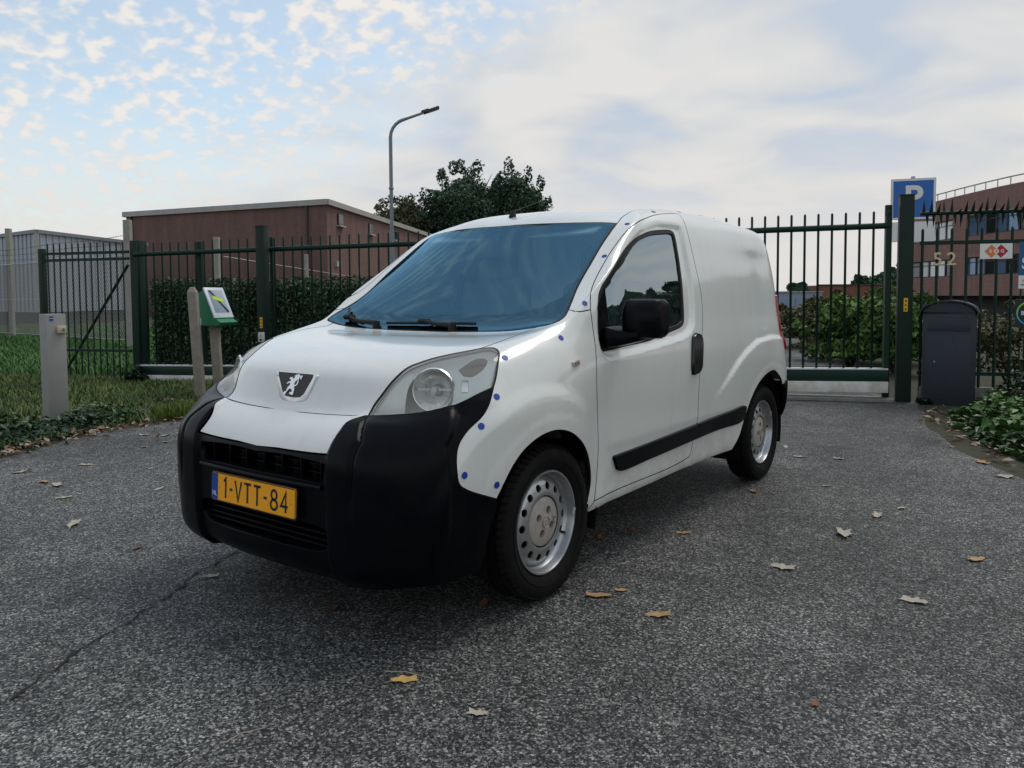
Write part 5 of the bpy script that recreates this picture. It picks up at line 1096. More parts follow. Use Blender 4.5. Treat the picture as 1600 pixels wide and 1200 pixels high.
# ---------------------------------------------------------------- plants
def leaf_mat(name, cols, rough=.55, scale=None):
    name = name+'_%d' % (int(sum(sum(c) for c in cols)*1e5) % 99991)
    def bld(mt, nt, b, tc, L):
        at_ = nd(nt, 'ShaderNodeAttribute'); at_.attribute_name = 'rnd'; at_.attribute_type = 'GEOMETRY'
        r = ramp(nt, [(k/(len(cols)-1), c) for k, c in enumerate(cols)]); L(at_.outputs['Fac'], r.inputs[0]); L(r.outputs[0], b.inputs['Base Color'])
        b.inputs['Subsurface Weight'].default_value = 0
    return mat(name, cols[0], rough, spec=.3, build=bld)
def leaf_cloud(name, pts, nrm, size, m, parent=None, seed=0, shape='leaf', val=None, jit=.9):
    """one mesh of many small leaves: pts (n,3), nrm preferred normals (n,3)"""
    rs = np.random.RandomState(seed); n = len(pts); pts = np.asarray(pts, float)
    N = np.asarray(nrm, float)+rs.normal(0, jit, (n, 3)); N /= np.linalg.norm(N, axis=1, keepdims=True)
    A = np.cross(N, rs.normal(0, 1, (n, 3))); A /= np.maximum(np.linalg.norm(A, axis=1, keepdims=True), 1e-9); B = np.cross(N, A)
    sz = (size*(rs.uniform(.6, 1.3, n)))[:, None]
    if shape == 'leaf':      # four-corner leaf folded on its midrib: 2 triangles with a bent middle
        v0 = pts-A*sz*.55; v1 = pts+B*sz*.32+N*sz*.10; v2 = pts+A*sz*.6-N*sz*.08; v3 = pts-B*sz*.32+N*sz*.10
    else:                    # squarish clump
        v0 = pts-A*sz*.5-B*sz*.4; v1 = pts+A*sz*.45-B*sz*.5; v2 = pts+A*sz*.5+B*sz*.42; v3 = pts-A*sz*.42+B*sz*.5
    V = np.stack([v0, v1, v2, v3], 1).reshape(-1, 3); i = np.arange(n)*4
    F = np.concatenate([np.stack([i, i+1, i+2], 1), np.stack([i, i+2, i+3], 1)])
    me = bpy.data.meshes.new(name); me.vertices.add(len(V)); me.vertices.foreach_set('co', V.ravel())
    me.loops.add(len(F)*3); me.loops.foreach_set('vertex_index', F.ravel().astype(np.int32))
    me.polygons.add(len(F)); me.polygons.foreach_set('loop_start', np.arange(0, len(F)*3, 3, dtype=np.int32))
    me.update(calc_edges=True)
    a = me.attributes.new('rnd', 'FLOAT', 'POINT'); val = rs.uniform(0, 1, n) if val is None else np.clip(val, 0, 1)
    a.data.foreach_set('value', np.repeat(val, 4).astype(np.float32))
    return link(name, me, m, parent)
def blob_points(n, c, r, rs, lumps=14, shell=.55):
    """points in a lumpy crown: a cluster of overlapping lobes"""
    c, r = np.array(c, float), np.array(r, float); P, Nn, S = [], [], []
    L_ = rs.normal(0, 1, (lumps, 3)); L_ /= np.linalg.norm(L_, axis=1, keepdims=True); L_[:, 2] = np.abs(L_[:, 2])*.95-.35
    cen = c+L_*r*rs.uniform(.30, .78, (lumps, 1)); rad = rs.uniform(.22, .42, lumps)*(1 if lumps < 25 else .85)
    ex = lumps//2                                          # small sprigs that break the outline
    L2 = rs.normal(0, 1, (ex, 3)); L2 /= np.linalg.norm(L2, axis=1, keepdims=True); L2[:, 2] = np.abs(L2[:, 2])-.2
    cen = np.concatenate([cen, c+L2*r*rs.uniform(.86, 1.02, (ex, 1))]); rad = np.concatenate([rad, rs.uniform(.07, .15, ex)]); wt = np.concatenate([np.ones(lumps), np.full(ex, .22)]); wt /= wt.sum(); lumps += ex
    for k in range(lumps):
        per = max(6, int(n*wt[k])); d = rs.normal(0, 1, (per, 3)); d /= np.linalg.norm(d, axis=1, keepdims=True)
        q = rs.uniform(shell**3, 1.08, per)**(1/3)
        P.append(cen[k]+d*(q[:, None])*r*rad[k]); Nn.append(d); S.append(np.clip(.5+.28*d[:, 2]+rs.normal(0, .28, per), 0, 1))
    return np.concatenate(P), np.concatenate(Nn), np.concatenate(S)
bark = mat('bark', (.055, .045, .035), .95, noise=(12, .6), bump=(40, .6, .02))
def tree(name, base, h, crown_r, crown_c, label, cols, seed, n=5200, leaf=.42, group=None, trunk_r=.2, lumps=18, cat='tree'):
    rs = np.random.RandomState(seed); t = empty(name, base); tag(t, label, cat, group)
    bm = bmesh.new(); cz = crown_c
    tube(bm, [(0, 0, -.1), (rs.uniform(-.1, .1), rs.uniform(-.1, .1), cz*.45), (rs.uniform(-.2, .2), rs.uniform(-.2, .2), cz), (0, 0, cz+crown_r[2]*.5)], [trunk_r, trunk_r*.8, trunk_r*.5, trunk_r*.15], 9)
    for k in range(9):
        a = 2*math.pi*k/9+rs.uniform(-.3, .3); z0 = cz*rs.uniform(.45, .95); e = Vector((math.cos(a)*crown_r[0]*.75, math.sin(a)*crown_r[1]*.75, cz+crown_r[2]*rs.uniform(-.3, .6)))
        tube(bm, [(0, 0, z0), e*.5+Vector((0, 0, z0*.5+.1)), e], [trunk_r*.42, trunk_r*.25, trunk_r*.06], 6)
    finish(bm, 'trunk', bark, t, True)
    P, N, S = blob_points(n, (0, 0, cz), crown_r, rs, lumps)
    keep = P[:, 2] > .25
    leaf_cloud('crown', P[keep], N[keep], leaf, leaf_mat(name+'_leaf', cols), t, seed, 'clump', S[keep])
    return t
GREEN_DARK = [(.012, .036, .026), (.026, .064, .040), (.045, .095, .052), (.075, .13, .062)]
GREEN_OLIVE = [(.020, .034, .018), (.045, .060, .026), (.075, .085, .036), (.11, .105, .045)]
GREEN_MID = [(.014, .038, .012), (.032, .075, .020), (.060, .12, .030), (.10, .16, .045)]
# three crowns beyond the lamp post
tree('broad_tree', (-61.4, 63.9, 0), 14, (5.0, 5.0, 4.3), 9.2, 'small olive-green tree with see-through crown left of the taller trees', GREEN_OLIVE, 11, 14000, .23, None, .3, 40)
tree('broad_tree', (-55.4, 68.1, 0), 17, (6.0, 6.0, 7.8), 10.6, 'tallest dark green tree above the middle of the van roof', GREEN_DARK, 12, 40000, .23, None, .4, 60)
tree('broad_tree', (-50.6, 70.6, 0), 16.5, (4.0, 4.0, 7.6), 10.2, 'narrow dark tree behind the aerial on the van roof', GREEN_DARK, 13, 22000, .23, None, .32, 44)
# row of trees across the road, seen mirrored in the door glass
for k, (x, y, h, r) in enumerate(((16, 34, 7.6, 3.4), (21, 36, 8.6, 3.8), (26, 33, 7.4, 3.6), (13, 41, 8.2, 3.5), (31, 30, 7.0, 3.8), (35, 24, 7.5, 3.8))):
    tree('roadside_tree', (x, y, 0), h, (r, r, h*.42), h*.58, ['round tree mirrored in the front of the door glass', 'highest of the trees mirrored in the door glass', 'wide tree mirrored in the rear of the door glass', 'tree standing behind the mirrored row on the right', 'low wide tree far right of the road beyond the frame', 'last tree of the roadside row right of the frame'][k], GREEN_DARK, 30+k, 2600, .6, 'trees across the road')
# small crowns over the low buildings at the right
for k, (x, y, zc, r) in enumerate(((-16.6, 88, 2.6, 2.2), (-14.3, 92, 3.1, 2.4), (-21.9, 80, 2.0, 1.3))):
    tree('distant_tree', (x, y, -1), zc+r, (r, r, r*.8), zc+.6, ['bushy treetop left of centre above the red-brown wall', 'bushy treetop right of centre above the red-brown wall', 'tiny round treetop above the grey-blue building'][k], GREEN_DARK, 50+k, 900, .5, None, .12, 9)
# ---- clipped hedge behind the gate
GL = Vector((-8.973, 4.28, 0)); GE = Vector((.9378, .3471, 0)); GNV = Vector((-.3471, .9378, 0))     # gate line: origin, direction, away from the road
def gp(d, off=0., z=0.): return GL+GE*d+GNV*off+Vector((0, 0, z))
def hedge():
    rs = np.random.RandomState(21); h = empty('clipped_hedge', gp(-.95, 1.4)); tag(h, 'long dark clipped hedge behind the green gate on the left', 'hedge')
    L_, D_, H_ = 7.0, .8, 1.53
    def wpt(u, v, z): p = GE*u+GNV*v; return np.stack([p.x*np.ones_like(z), p.y*np.ones_like(z), z], 1)
    P, N, S = [], [], []
    n = 19000
    u = rs.uniform(0, L_, n); z = rs.uniform(0, H_, n)
    wob = .05*np.sin(u*3.1)+.04*np.sin(u*7.7+z*4)+.03*np.sin(z*9)
    f = rs.uniform(0, .12, n)+wob
    P.append(np.stack([GE.x*u+GNV.x*f, GE.y*u+GNV.y*f, z], 1)); N.append(np.tile(-np.array(GNV), (n, 1)))
    n2 = 5000; u = rs.uniform(0, L_, n2); v = rs.uniform(0, D_, n2); z = H_-.10+rs.normal(0, .03, n2)-.012*u+.03*np.sin(u*5)
    P.append(np.stack([GE.x*u+GNV.x*v, GE.y*u+GNV.y*v, z], 1)); N.append(np.tile((0, 0, 1.), (n2, 1)))
    n3 = 2500; u = rs.uniform(0, .12, n3); v = rs.uniform(0, D_, n3); z = rs.uniform(0, H_-.1, n3)
    P.append(np.stack([GE.x*u+GNV.x*v, GE.y*u+GNV.y*v, z], 1)); N.append(np.tile(-np.array(GE), (n3, 1)))
    P = np.concatenate(P); N = np.concatenate(N)
    leaf_cloud('leaves', P, N, .052, leaf_mat('hedge_leaf', [(.012, .036, .018), (.026, .062, .030), (.050, .098, .045), (.10, .16, .075)], .4), h, 4, 'leaf', None, .7)
    bm = bmesh.new(); M = Matrix((GE, GNV, Vector((0, 0, 1)))).transposed().to_4x4()
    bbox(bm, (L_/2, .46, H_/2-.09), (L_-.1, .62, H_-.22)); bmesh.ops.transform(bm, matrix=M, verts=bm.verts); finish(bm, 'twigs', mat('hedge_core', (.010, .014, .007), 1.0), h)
hedge()
# ---- grass on the verge
def in_poly(P, poly): return seg_dist(P, np.array(poly))[1]
def grass(name, poly, n, hmin, hmax, cols, label, seed, w=.006, lean=.5):
    rs = np.random.RandomState(seed); A = np.array(poly); lo, hi = A.min(0), A.max(0)
    Q = rs.uniform(lo, hi, (int(n*1.9), 2)); Q = Q[in_poly(Q, poly)][:n]; n = len(Q)
    cl = .5+.5*np.sin(Q[:, 0]*2.1+1.3*np.sin(Q[:, 1]*1.7))*np.sin(Q[:, 1]*2.6+np.sin(Q[:, 0]*1.1))
    h = rs.uniform(hmin, hmax, n)*(.55+.7*cl)
    a = rs.uniform(0, 2*math.pi, n); d = np.stack([np.cos(a), np.sin(a)], 1); s = np.stack([-d[:, 1], d[:, 0]], 1)*w*rs.uniform(.6, 1.5, (n, 1)); ln = rs.uniform(.15, lean, (n, 1))*h[:, None]
    z0 = np.full((n, 1), -.015)
    v0 = np.concatenate([Q-s, z0], 1); v1 = np.concatenate([Q+s, z0], 1); v2 = np.concatenate([Q+d*ln*.4+s*.8, h[:, None]*.6], 1); v3 = np.concatenate([Q+d*ln*.4-s*.8, h[:, None]*.6], 1); v4 = np.concatenate([Q+d*ln, h[:, None]], 1)
    V = np.stack([v0, v1, v2, v3, v4], 1).reshape(-1, 3); i = np.arange(n)*5
    F = np.concatenate([np.stack([i, i+1, i+2], 1), np.stack([i, i+2, i+3], 1), np.stack([i+3, i+2, i+4], 1)])
    me = bpy.data.meshes.new(name); me.vertices.add(len(V)); me.vertices.foreach_set('co', V.ravel())
    me.loops.add(len(F)*3); me.loops.foreach_set('vertex_index', F.ravel().astype(np.int32)); me.polygons.add(len(F)); me.polygons.foreach_set('loop_start', np.arange(0, len(F)*3, 3, dtype=np.int32)); me.update(calc_edges=True)
    at_ = me.attributes.new('rnd', 'FLOAT', 'POINT'); at_.data.foreach_set('value', np.repeat(np.clip(cl*.5+rs.uniform(0, .5, n), 0, 1), 5).astype(np.float32))
    o = link(name, me, leaf_mat(name+'_blades', cols, .6)); tag(o, label, 'grass', kind='stuff'); return o
VERGE = [(-4.35, .75), (-4.78, 1.6), (-4.92, 2.5), (-5.08, 3.6), (-5.4, 5.4), (-9.2, 4.15), (-11.2, 3.4), (-15, 1.5), (-12, -1.5), (-6.5, -1.2), (-4.0, -.4)]
grass('verge_grass', VERGE, 42000, .02, .075, [(.028, .052, .014), (.062, .108, .022), (.10, .165, .036), (.16, .20, .06)], 'short patchy grass on the verge left of the asphalt', 5, .005, 1.5)
MEADOW = [(-9.2, 4.6), (-8.6, 5.6), (-9.5, 9.5), (-18, 16), (-36, 14), (-30, 3), (-16, 1.8), (-11.2, 3.6)]
grass('meadow_grass', MEADOW, 90000, .05, .15, [(.022, .07, .014), (.045, .125, .024), (.07, .17, .032), (.11, .20, .05)], 'bright green rough grass beyond the fence on the left', 6, .009, 1.4)
tuft = [(-5.02, 2.95), (-4.82, 2.75), (-4.86, 2.35), (-5.08, 2.3), (-5.3, 2.7)]
grass('edge_tuft', tuft, 900, .05, .14, [(.05, .09, .012), (.09, .14, .02), (.13, .17, .03)], 'bright yellow-green grass tuft at the road edge beside the bumper', 8)
# ---- ivy and other ground cover
IVY = [(.006, .018, .009), (.012, .034, .015), (.026, .060, .020), (.06, .11, .03)]
def cover(name, poly, n, h, size, cols, label, seed, lump=.5):
    rs = np.random.RandomState(seed); A = np.array(poly); Q = rs.uniform(A.min(0), A.max(0), (int(n*2.5), 2)); d, ins = seg_dist(Q, A); Q, d = Q[ins][:n], d[ins][:n]
    hh = h*np.clip(d/.35, .12, 1)*(1-lump+lump*(.5+.5*np.sin(Q[:, 0]*5.3+2*np.sin(Q[:, 1]*3.1))*np.sin(Q[:, 1]*4.4)))
    z = hh*rs.uniform(.15, 1.05, len(Q)); N = np.tile((0, 0, 1.), (len(Q), 1))
    val = np.clip(.15+.75*(z/(h+1e-6))*rs.uniform(.4, 1.1, len(Q)), 0, 1)
    o = leaf_cloud(name, np.concatenate([Q, z[:, None]], 1), N, size, leaf_mat(name+'_leaf', cols, .38), None, seed, 'leaf', val, .55)
    tag(o, label, 'ground cover', kind='stuff'); return o
cover('ivy_edge', [(-4.02, .2), (-4.28, .72), (-4.70, 1.5), (-5.0, 2.0), (-5.5, 2.0), (-5.35, 1.35), (-6.0, .6), (-6.2, -.4), (-4.6, -.7), (-3.9, -.3)], 4200, .22, .060, [(.008, .024, .011), (.018, .048, .020), (.038, .085, .028), (.08, .14, .04)], 'dark ivy creeping along the road edge in front of the grey post', 61)
cover('weed_patch', [(-4.95, 1.9), (-5.2, 2.45), (-5.9, 2.5), (-6.1, 1.9), (-5.5, 1.55)], 1600, .20, .045, GREEN_MID, 'dark leafy weeds beside the foot of the grey post', 62)
cover('ivy_bed', [(1.36, 7.1), (1.55, 6.2), (1.85, 5.42), (2.45, 4.3), (3.3, 3.3), (6, 2.4), (9, 6), (4.4, 8.8), (2.2, 7.9)], 17000, .30, .085, [(.016, .042, .010), (.036, .095, .018), (.085, .18, .032), (.15, .26, .06)], 'bright leafy ivy bed along the right edge of the asphalt', 63)
cover('dark_shrubs', [(1.55, 7.75), (2.4, 7.5), (5, 8.6), (5, 9.6), (2.6, 8.9), (1.6, 8.3)], 3800, .62, .07, IVY, 'low dark shrubs at the foot of the fence right of the letterbox', 64)
cover('post_weeds', [(.95, 8.0), (1.02, 7.75), (1.12, 7.78), (1.1, 8.1), (.95, 8.2)], 400, .30, .06, IVY, 'dark weeds between the gate post and the letterbox', 65)
cover('fence_ivy', [(-9.3, 4.3), (-8.8, 4.0), (-8.6, 4.15), (-8.9, 4.6), (-9.4, 4.6)], 1500, .62, .06, IVY, 'dark ivy climbing the foot of the left gate post', 66)
# ---- shrubs behind the right gate leaf
def shrub(name, base, r, cols, label, seed, n=1500, leaf=.09):
    rs = np.random.RandomState(seed); t = empty(name, base); tag(t, label, 'shrub', 'shrubs behind the gate')
    bm = bmesh.new()
    for k in range(6):
        a = 2*math.pi*k/6; tube(bm, [(0, 0, -.05), (math.cos(a)*r[0]*.3, math.sin(a)*r[1]*.3, r[2]*.8), (math.cos(a)*r[0]*.6, math.sin(a)*r[1]*.6, r[2]*1.6)], [.02, .012, .004], 5)
    finish(bm, 'stem', bark, t)
    P, N, S = blob_points(n, (0, 0, r[2]), r, rs, 14, .3); q = blob_points(n//2, (0, 0, r[2]*.45), (r[0], r[1], r[2]*.5), rs, 12, .2); P, N, S = (np.concatenate([a_, b_]) for a_, b_ in zip((P, N, S), q)); k = P[:, 2] > 0; leaf_cloud('foliage', P[k], N[k], leaf, leaf_mat(name+'_leaf', cols), t, seed, 'leaf', S[k]); return t
BR = [(.030, .038, .014), (.065, .070, .026), (.10, .095, .040), (.15, .13, .055)]
GB = [(.028, .065, .014), (.062, .13, .026), (.11, .20, .040), (.18, .28, .07)]
shrub('leafy_shrub', (.10, 11.2, 0), (.75, .7, .72), GB, 'fresh green shrub directly left of the right gate post', 71, 4200)
shrub('leafy_shrub', (-.62, 11.6, 0), (.85, .75, .66), GB, 'wide fresh green shrub behind the middle of the right gate leaf', 72, 4200)
shrub('leafy_shrub', (-.3, 13.0, 0), (1.0, .9, .80), GREEN_MID, 'darker green shrub rising behind the fresh green ones', 73, 3600)
shrub('dry_shrub', (-1.35, 13.2, 0), (.85, .8, .58), BR, 'olive-brown shrub at the left of the green shrubs', 74, 3200)
shrub('dry_shrub', (-2.6, 16.5, 0), (1.1, 1.0, .62), BR, 'low brownish scrub next to the tail lamp of the van', 75, 4200)
shrub('dry_shrub', (-2.9, 20.5, 0), (1.3, 1.2, .75), BR, 'brownish scrub farthest back along the drive', 76, 3600)
shrub('hanging_shrub', (1.75, 9.6, 0), (.9, .6, .62), BR, 'thin brown-green shrub behind the fence right of the letterbox', 77, 1500, .06)
# ---------------------------------------------------------------- gate, posts, fences
gcol = (.003, .030, .019)
gate_green = mat('gate_green_paint', gcol, .45, spec=.22, noise=(6, .5, (.008, .018, .014)))
post_green = mat('post_green_paint', (.005, .026, .017), .5, spec=.22, noise=(5, .6, (.014, .018, .014)), bump=(60, .15, .003))
galv = mat('galvanised', (.52, .55, .57), .45, .3, noise=(9, .4, (.35, .36, .35)))
whitesteel = mat('pale_beam', (.72, .72, .69), .5, noise=(7, .6, (.34, .29, .20)))
MG = Matrix((GE, GNV, Vector((0, 0, 1)))).transposed().to_4x4()
GA = math.atan2(GE.y, GE.x)
def lerp(a, b, t): return a+(b-a)*t
def gate():
    g = empty('sliding_gate', gp(0), GA); tag(g, 'long dark green sliding gate of round bars behind the van', 'gate')
    Lg = 10.28
    rail = lambda d: lerp(1.86, 1.965, d/Lg); beam = lambda d: lerp(.215, .365, d/Lg)
    bm = bmesh.new(); tube(bm, [(0, 0, rail(0)), (Lg, 0, rail(Lg))], .034, 12); finish(bm, 'top_rail', gate_green, g, True)
    n = int((Lg-.08)/.1455)
    bm = bmesh.new(); tube(bm, [(0, 0, 0), (0, 0, 1.78), (0, 0, 1.795)], [.0135, .0135, .008], 8); bar = bpy.data.meshes.new('bar'); bmesh.ops.recalc_face_normals(bm, faces=bm.faces); bm.to_mesh(bar); bm.free(); bar.shade_smooth(); bar.materials.append(gate_green)
    for k in range(n+1):
        d = .07+k*.1455
        link('bar', bar, None, g, (d, 0, beam(d)-.01)).scale = (1, 1, (rail(d)+.165-beam(d))/1.785)
    def beamp(nm, z0, z1, th, m):
        bm = bmesh.new(); vs = [bm.verts.new((x, y, (beam(x)+z))) for x in (.02, Lg) for y in (-th, th) for z in (z0, z1)]
        for f in ((0, 1, 3, 2), (4, 6, 7, 5), (0, 4, 5, 1), (2, 3, 7, 6), (1, 5, 7, 3), (0, 2, 6, 4)): bm.faces.new([vs[i] for i in f])
        finish(bm, nm, m, g, True, bevel=.006)
    beamp('guide_strip', -.022, .0, .055, galv); beamp('lower_beam', -.145, -.024, .05, gate_green); beamp('track_beam', -.275, -.150, .075, whitesteel)
    box('lock_plate', (8.72, -.055, beam(8.72)-.085), (.07, .006, .07), mat('lock_tan', (.30, .22, .12), .6), g)
    bm = bmesh.new(); bbox(bm, (0, 0, 0), (.05, .05, 1.9)); finish(bm, 'end_stile', gate_green, g, loc=(Lg-.02, 0, 1.12))
gate()
yellow = mat('sticker_yellow', (.75, .42, .01), .5)
def post(d, off, w, z0, z1, label, name='gate_post', sticker=False, cap=0, extra=None):
    p = empty(name, gp(d, off), GA); tag(p, label, 'post')
    bm = bmesh.new(); bbox(bm, (0, 0, (z1+z0)/2), (w, w, z1-z0)); finish(bm, 'shaft', post_green, p, True, bevel=.008)
    if cap: box('cap', (0, 0, z1+.004), (w*1.03, w*1.03, .012), post_green, p, .003)
    if sticker:
        s = box('warning_sticker', (.0, -w/2-.0025, sticker), (.042, .003, .15), yellow, p)
        for k in range(3):
            bm = bmesh.new(); prism(bm, [(-.014, -.012), (.014, -.012), (0, .014)], .001); finish(bm, 'warning_sign', mat('sticker_ink', (.05, .03, .01), .6), s, loc=(0, -.0018, .046-.046*k), rot=(R(90), 0, 0))
    if extra: extra(p, w)
    return p
post(0, 0.10, .17, -.05, 2.07, 'square green gate post rising out of the ivy at the left end of the gate')
post(1.07, .13, .10, -.05, 2.03, 'slim green post behind the green box')
def keybox(p, w):
    b = box('key_switch', (.01, -w/2-.02, .66), (.085, .04, .135), mat('switch_grey', (.55, .56, .55), .5), p, .006)
    bm = bmesh.new(); lathe(bm, [(0, .006), (.016, .005), (.018, 0)], 16); finish(bm, 'key_barrel', mat('barrel', (.03, .03, .03), .4), b, True, loc=(0, -.021, -.035), rot=(R(90), 0, 0))
    bm = bmesh.new(); bbox(bm, (0, 0, 0), (.012, .003, .02)); finish(bm, 'key_mark', MATS['barrel'], b, loc=(.005, -.021, .022))
post(2.31, -.16, .13, -.05, 2.19, 'square green gate post with yellow sticker and grey key switch left of the van', 'gate_post', .86, 1, keybox)
post(2.29, .10, .05, -.05, 2.06, 'thin dark green post right beside the key-switch post', 'guide_post')
post(10.44, 0, .145, -.05, 2.29, 'stout square green gate post right of the van with yellow sticker', 'gate_post', 1.08, 1)
post(10.27, .06, .07, -.05, 2.20, 'thin dark green catch post left of the stout gate post', 'guide_post')
# concrete sill under the gate, at the post
box('gate_threshold', gp(5.6, -.02, .012), (9.4, .34, .03), mat('threshold_concrete', (.24, .235, .22), .9, noise=(6, .6, (.10, .10, .09)), bump=(40, .4, .01)), None, 0, (0, 0, GA))['kind'] = 'structure'
def fence_run(name, d0, d1, label, rails, ztop, step=.1455, zb=.10, r=.0125, first=.0, off=0.):
    f = empty(name, gp(d0, off), GA); tag(f, label, 'fence'); Lf = d1-d0
    for z in rails:
        bm = bmesh.new(); bbox(bm, (Lf/2, 0, z), (Lf, .03, .04)); finish(bm, 'rail', gate_green, f)
    bm = bmesh.new(); tube(bm, [(0, 0, 0), (0, 0, ztop-zb-.02), (0, 0, ztop-zb)], [r, r, r*.3], 7); me = bpy.data.meshes.new('bar'); bm.to_mesh(me); bm.free(); me.materials.append(gate_green)
    k = 0
    while first+step*k < Lf: link('bar', me, None, f, (first+step*k, 0, zb)); k += 1
    return f
# side panel left of the gate
f = fence_run('side_fence_panel', -1.66, -.09, 'green bar fence panel with diagonal brace left of the gate', (1.80, 1.90, .42), 2.06, .118, -.02, .011, .05)
bm = bmesh.new(); tube(bm, [(.05, .25, .05), (1.42, .15, 1.72)], .022, 8); finish(bm, 'brace', gate_green, f)
post(-1.72, 0, .085, -.05, 1.98, 'slender green end post behind the grey intercom post', 'fence_post')
# fence right of the gate, with a spiked roller on top
f = fence_run('right_fence', 10.58, 14.2, 'green bar fence with a spiked roller on top right of the gate', (1.76, .32), 1.92, .1455, .12, .0155, .03)
def roller():
    o = empty('spiked_roller', gp(10.57), GA); o.parent = None
    bm = bmesh.new(); tube(bm, [(0, 0, 2.085), (3.6, 0, 2.085)], .022, 10); r = finish(bm, 'roller_tube', post_green, f, True)
    bpy.data.objects.remove(o)
    bm = bmesh.new(); bmesh.ops.create_cone(bm, cap_ends=True, segments=4, radius1=.019, radius2=.001, depth=.15); me = bpy.data.meshes.new('spike'); bm.to_mesh(me); bm.free(); me.materials.append(post_green)
    rnd = random.Random(3)
    for k in range(52):
        for q, a0 in enumerate((15, 165)):
            x = .04+k*.068+q*.03; a = R(a0+rnd.uniform(-35, 35)+(k % 3)*14)
            s = link('spike', me, None, f); s.location = (x, -math.sin(a)*.085, 2.085+math.cos(a)*.085); s.rotation_euler = (a, 0, 0)
roller()
box('fence_plinth', gp(12.4, .03, .06), (3.6, .10, .22), mat('threshold_concrete'), None, .01, (0, 0, GA))['kind'] = 'structure'
# second, thinner fence line farther back on the right
f2 = fence_run('back_fence', 12.1, 15.5, 'thin dark bar fence standing behind the spiked fence', (1.55, .3), 1.72, .105, .05, .010, .03, 2.2)
# ---- plates on the fence
def board(name, d, z, w, h, m, label, cat='sign', r=.006, th=.004, off=-.03):
    b = empty(name, gp(d, off, z), GA); tag(b, label, cat)
    bm = bmesh.new(); bbox(bm, (0, 0, 0), (w, th, h)); finish(bm, 'panel', m, b, bevel=.0015); return b
RX = (R(90), 0, 0)
def on(b, name, me_or_bm, m, x, z, y=-.0035, rot=RX):
    if isinstance(me_or_bm, bmesh.types.BMesh): return finish(me_or_bm, name, m, b, loc=(x, y, z), rot=rot)
    return link(name, me_or_bm, m, b, (x, y, z), rot)
white_s = mat('sign_white', (.78, .78, .77), .4); s_or = mat('sign_orange', (.75, .20, .03), .4); s_red = mat('sign_crimson', (.42, .01, .02), .4); s_bl = mat('sign_blue', (.004, .09, .24), .4)
def d_of(x): return (x+8.973)/.9378
b = board('company_sign', d_of(1.648), 1.655, .31, .165, white_s, 'white company sign with an orange and a red diamond on the fence')
for x, m_, in ((-.045, s_or), (.045, s_red)):
    bm = bmesh.new(); s = .072; prism(bm, [(0, -s), (s*.96, 0), (0, s), (-s*.96, 0)], .001); on(b, 'diamond', bm, m_, x, 0, -.0022-.0012*(x > 0))
bm = bmesh.new(); prism(bm, [(.026*math.cos(a), .026*math.sin(a)) for a in [2*math.pi*k/20 for k in range(20)]], .001); on(b, 'disc', bm, white_s, 0, 0, -.0047)
for ch, x, sz, m_ in (('B', -.055, .05, white_s), ('&', 0, .035, s_or), ('G', .058, .05, white_s)): on(b, 'letter', text_mesh(ch, sz, .0004, bold=.0012), m_, x, 0, -.006)
b = board('blue_sign', d_of(2.03), 1.50, .38, .50, s_bl, 'blue sign with white lettering at the right edge of the picture', th=.006)
on(b, 'letter', text_mesh('S', .17, .0004, bold=.004), white_s, -.125, .015)
bm = bmesh.new(); bbox(bm, (0, 0, 0), (.38, .14, .002)); on(b, 'lower_panel', bm, white_s, 0, -.18, -.0045)
on(b, 'letter', text_mesh('6', .06, .0004), s_or, -.145, -.165, -.0062)
bm = bmesh.new(); bbox(bm, (0, 0, 0), (.06, .012, .001)); on(b, 'underline', bm, s_bl, -.14, -.21, -.0062)
b = board('round_logo_sign', d_of(1.99), .985, .34, .30, mat('sign_dark', (.006, .012, .02), .4), 'dark sign with a green and blue ring below the blue sign')
rg = bmesh.new(); n = 40
for k in range(n):
    a0, a1 = 2*math.pi*k/n, 2*math.pi*(k+1)/n
    rg.faces.new([rg.verts.new((q*math.cos(a), q*math.sin(a), 0)) for q, a in ((.115, a0), (.130, a0), (.130, a1), (.115, a1))])
def m_ring(mt, nt, bb, tc, L):
    sp = nd(nt, 'ShaderNodeSeparateXYZ'); L(tc.outputs['Object'], sp.inputs[0]); mr = nd(nt, 'ShaderNodeMapRange'); L(sp.outputs[1], mr.inputs[0]); mr.inputs[1].default_value = -.12; mr.inputs[2].default_value = .12
    r = ramp(nt, [(.15, (.0, .35, .62)), (.8, (.25, .62, .03))]); L(mr.outputs[0], r.inputs[0]); L(r.outputs[0], bb.inputs['Base Color'])
on(b, 'ring', rg, mat('ring_print', build=m_ring), -.03, 0, -.0034)
on(b, 'letters', text_mesh('BAYER', .058, .0004, bold=.0015), white_s, -.03, 0, -.0036)
on(b, 'letters', text_mesh('B\nA\nY\nE\nR', .040, .0004, bold=.001), white_s, -.03, .0, -.0036)
# house number on the fence
gold = mat('gold_number', (.58, .48, .30), .4, .4)
for ch, x, t in (('5', 1.115, 'gold house number five on the fence above the letterbox'), ('2', 1.245, 'gold house number two on the fence above the letterbox')):
    o = link('house_number', text_mesh(ch, .20, .004, bold=.002), gold, None, gp(d_of(x), -.03, 1.575), (R(90), 0, GA)); tag(o, t, 'number')
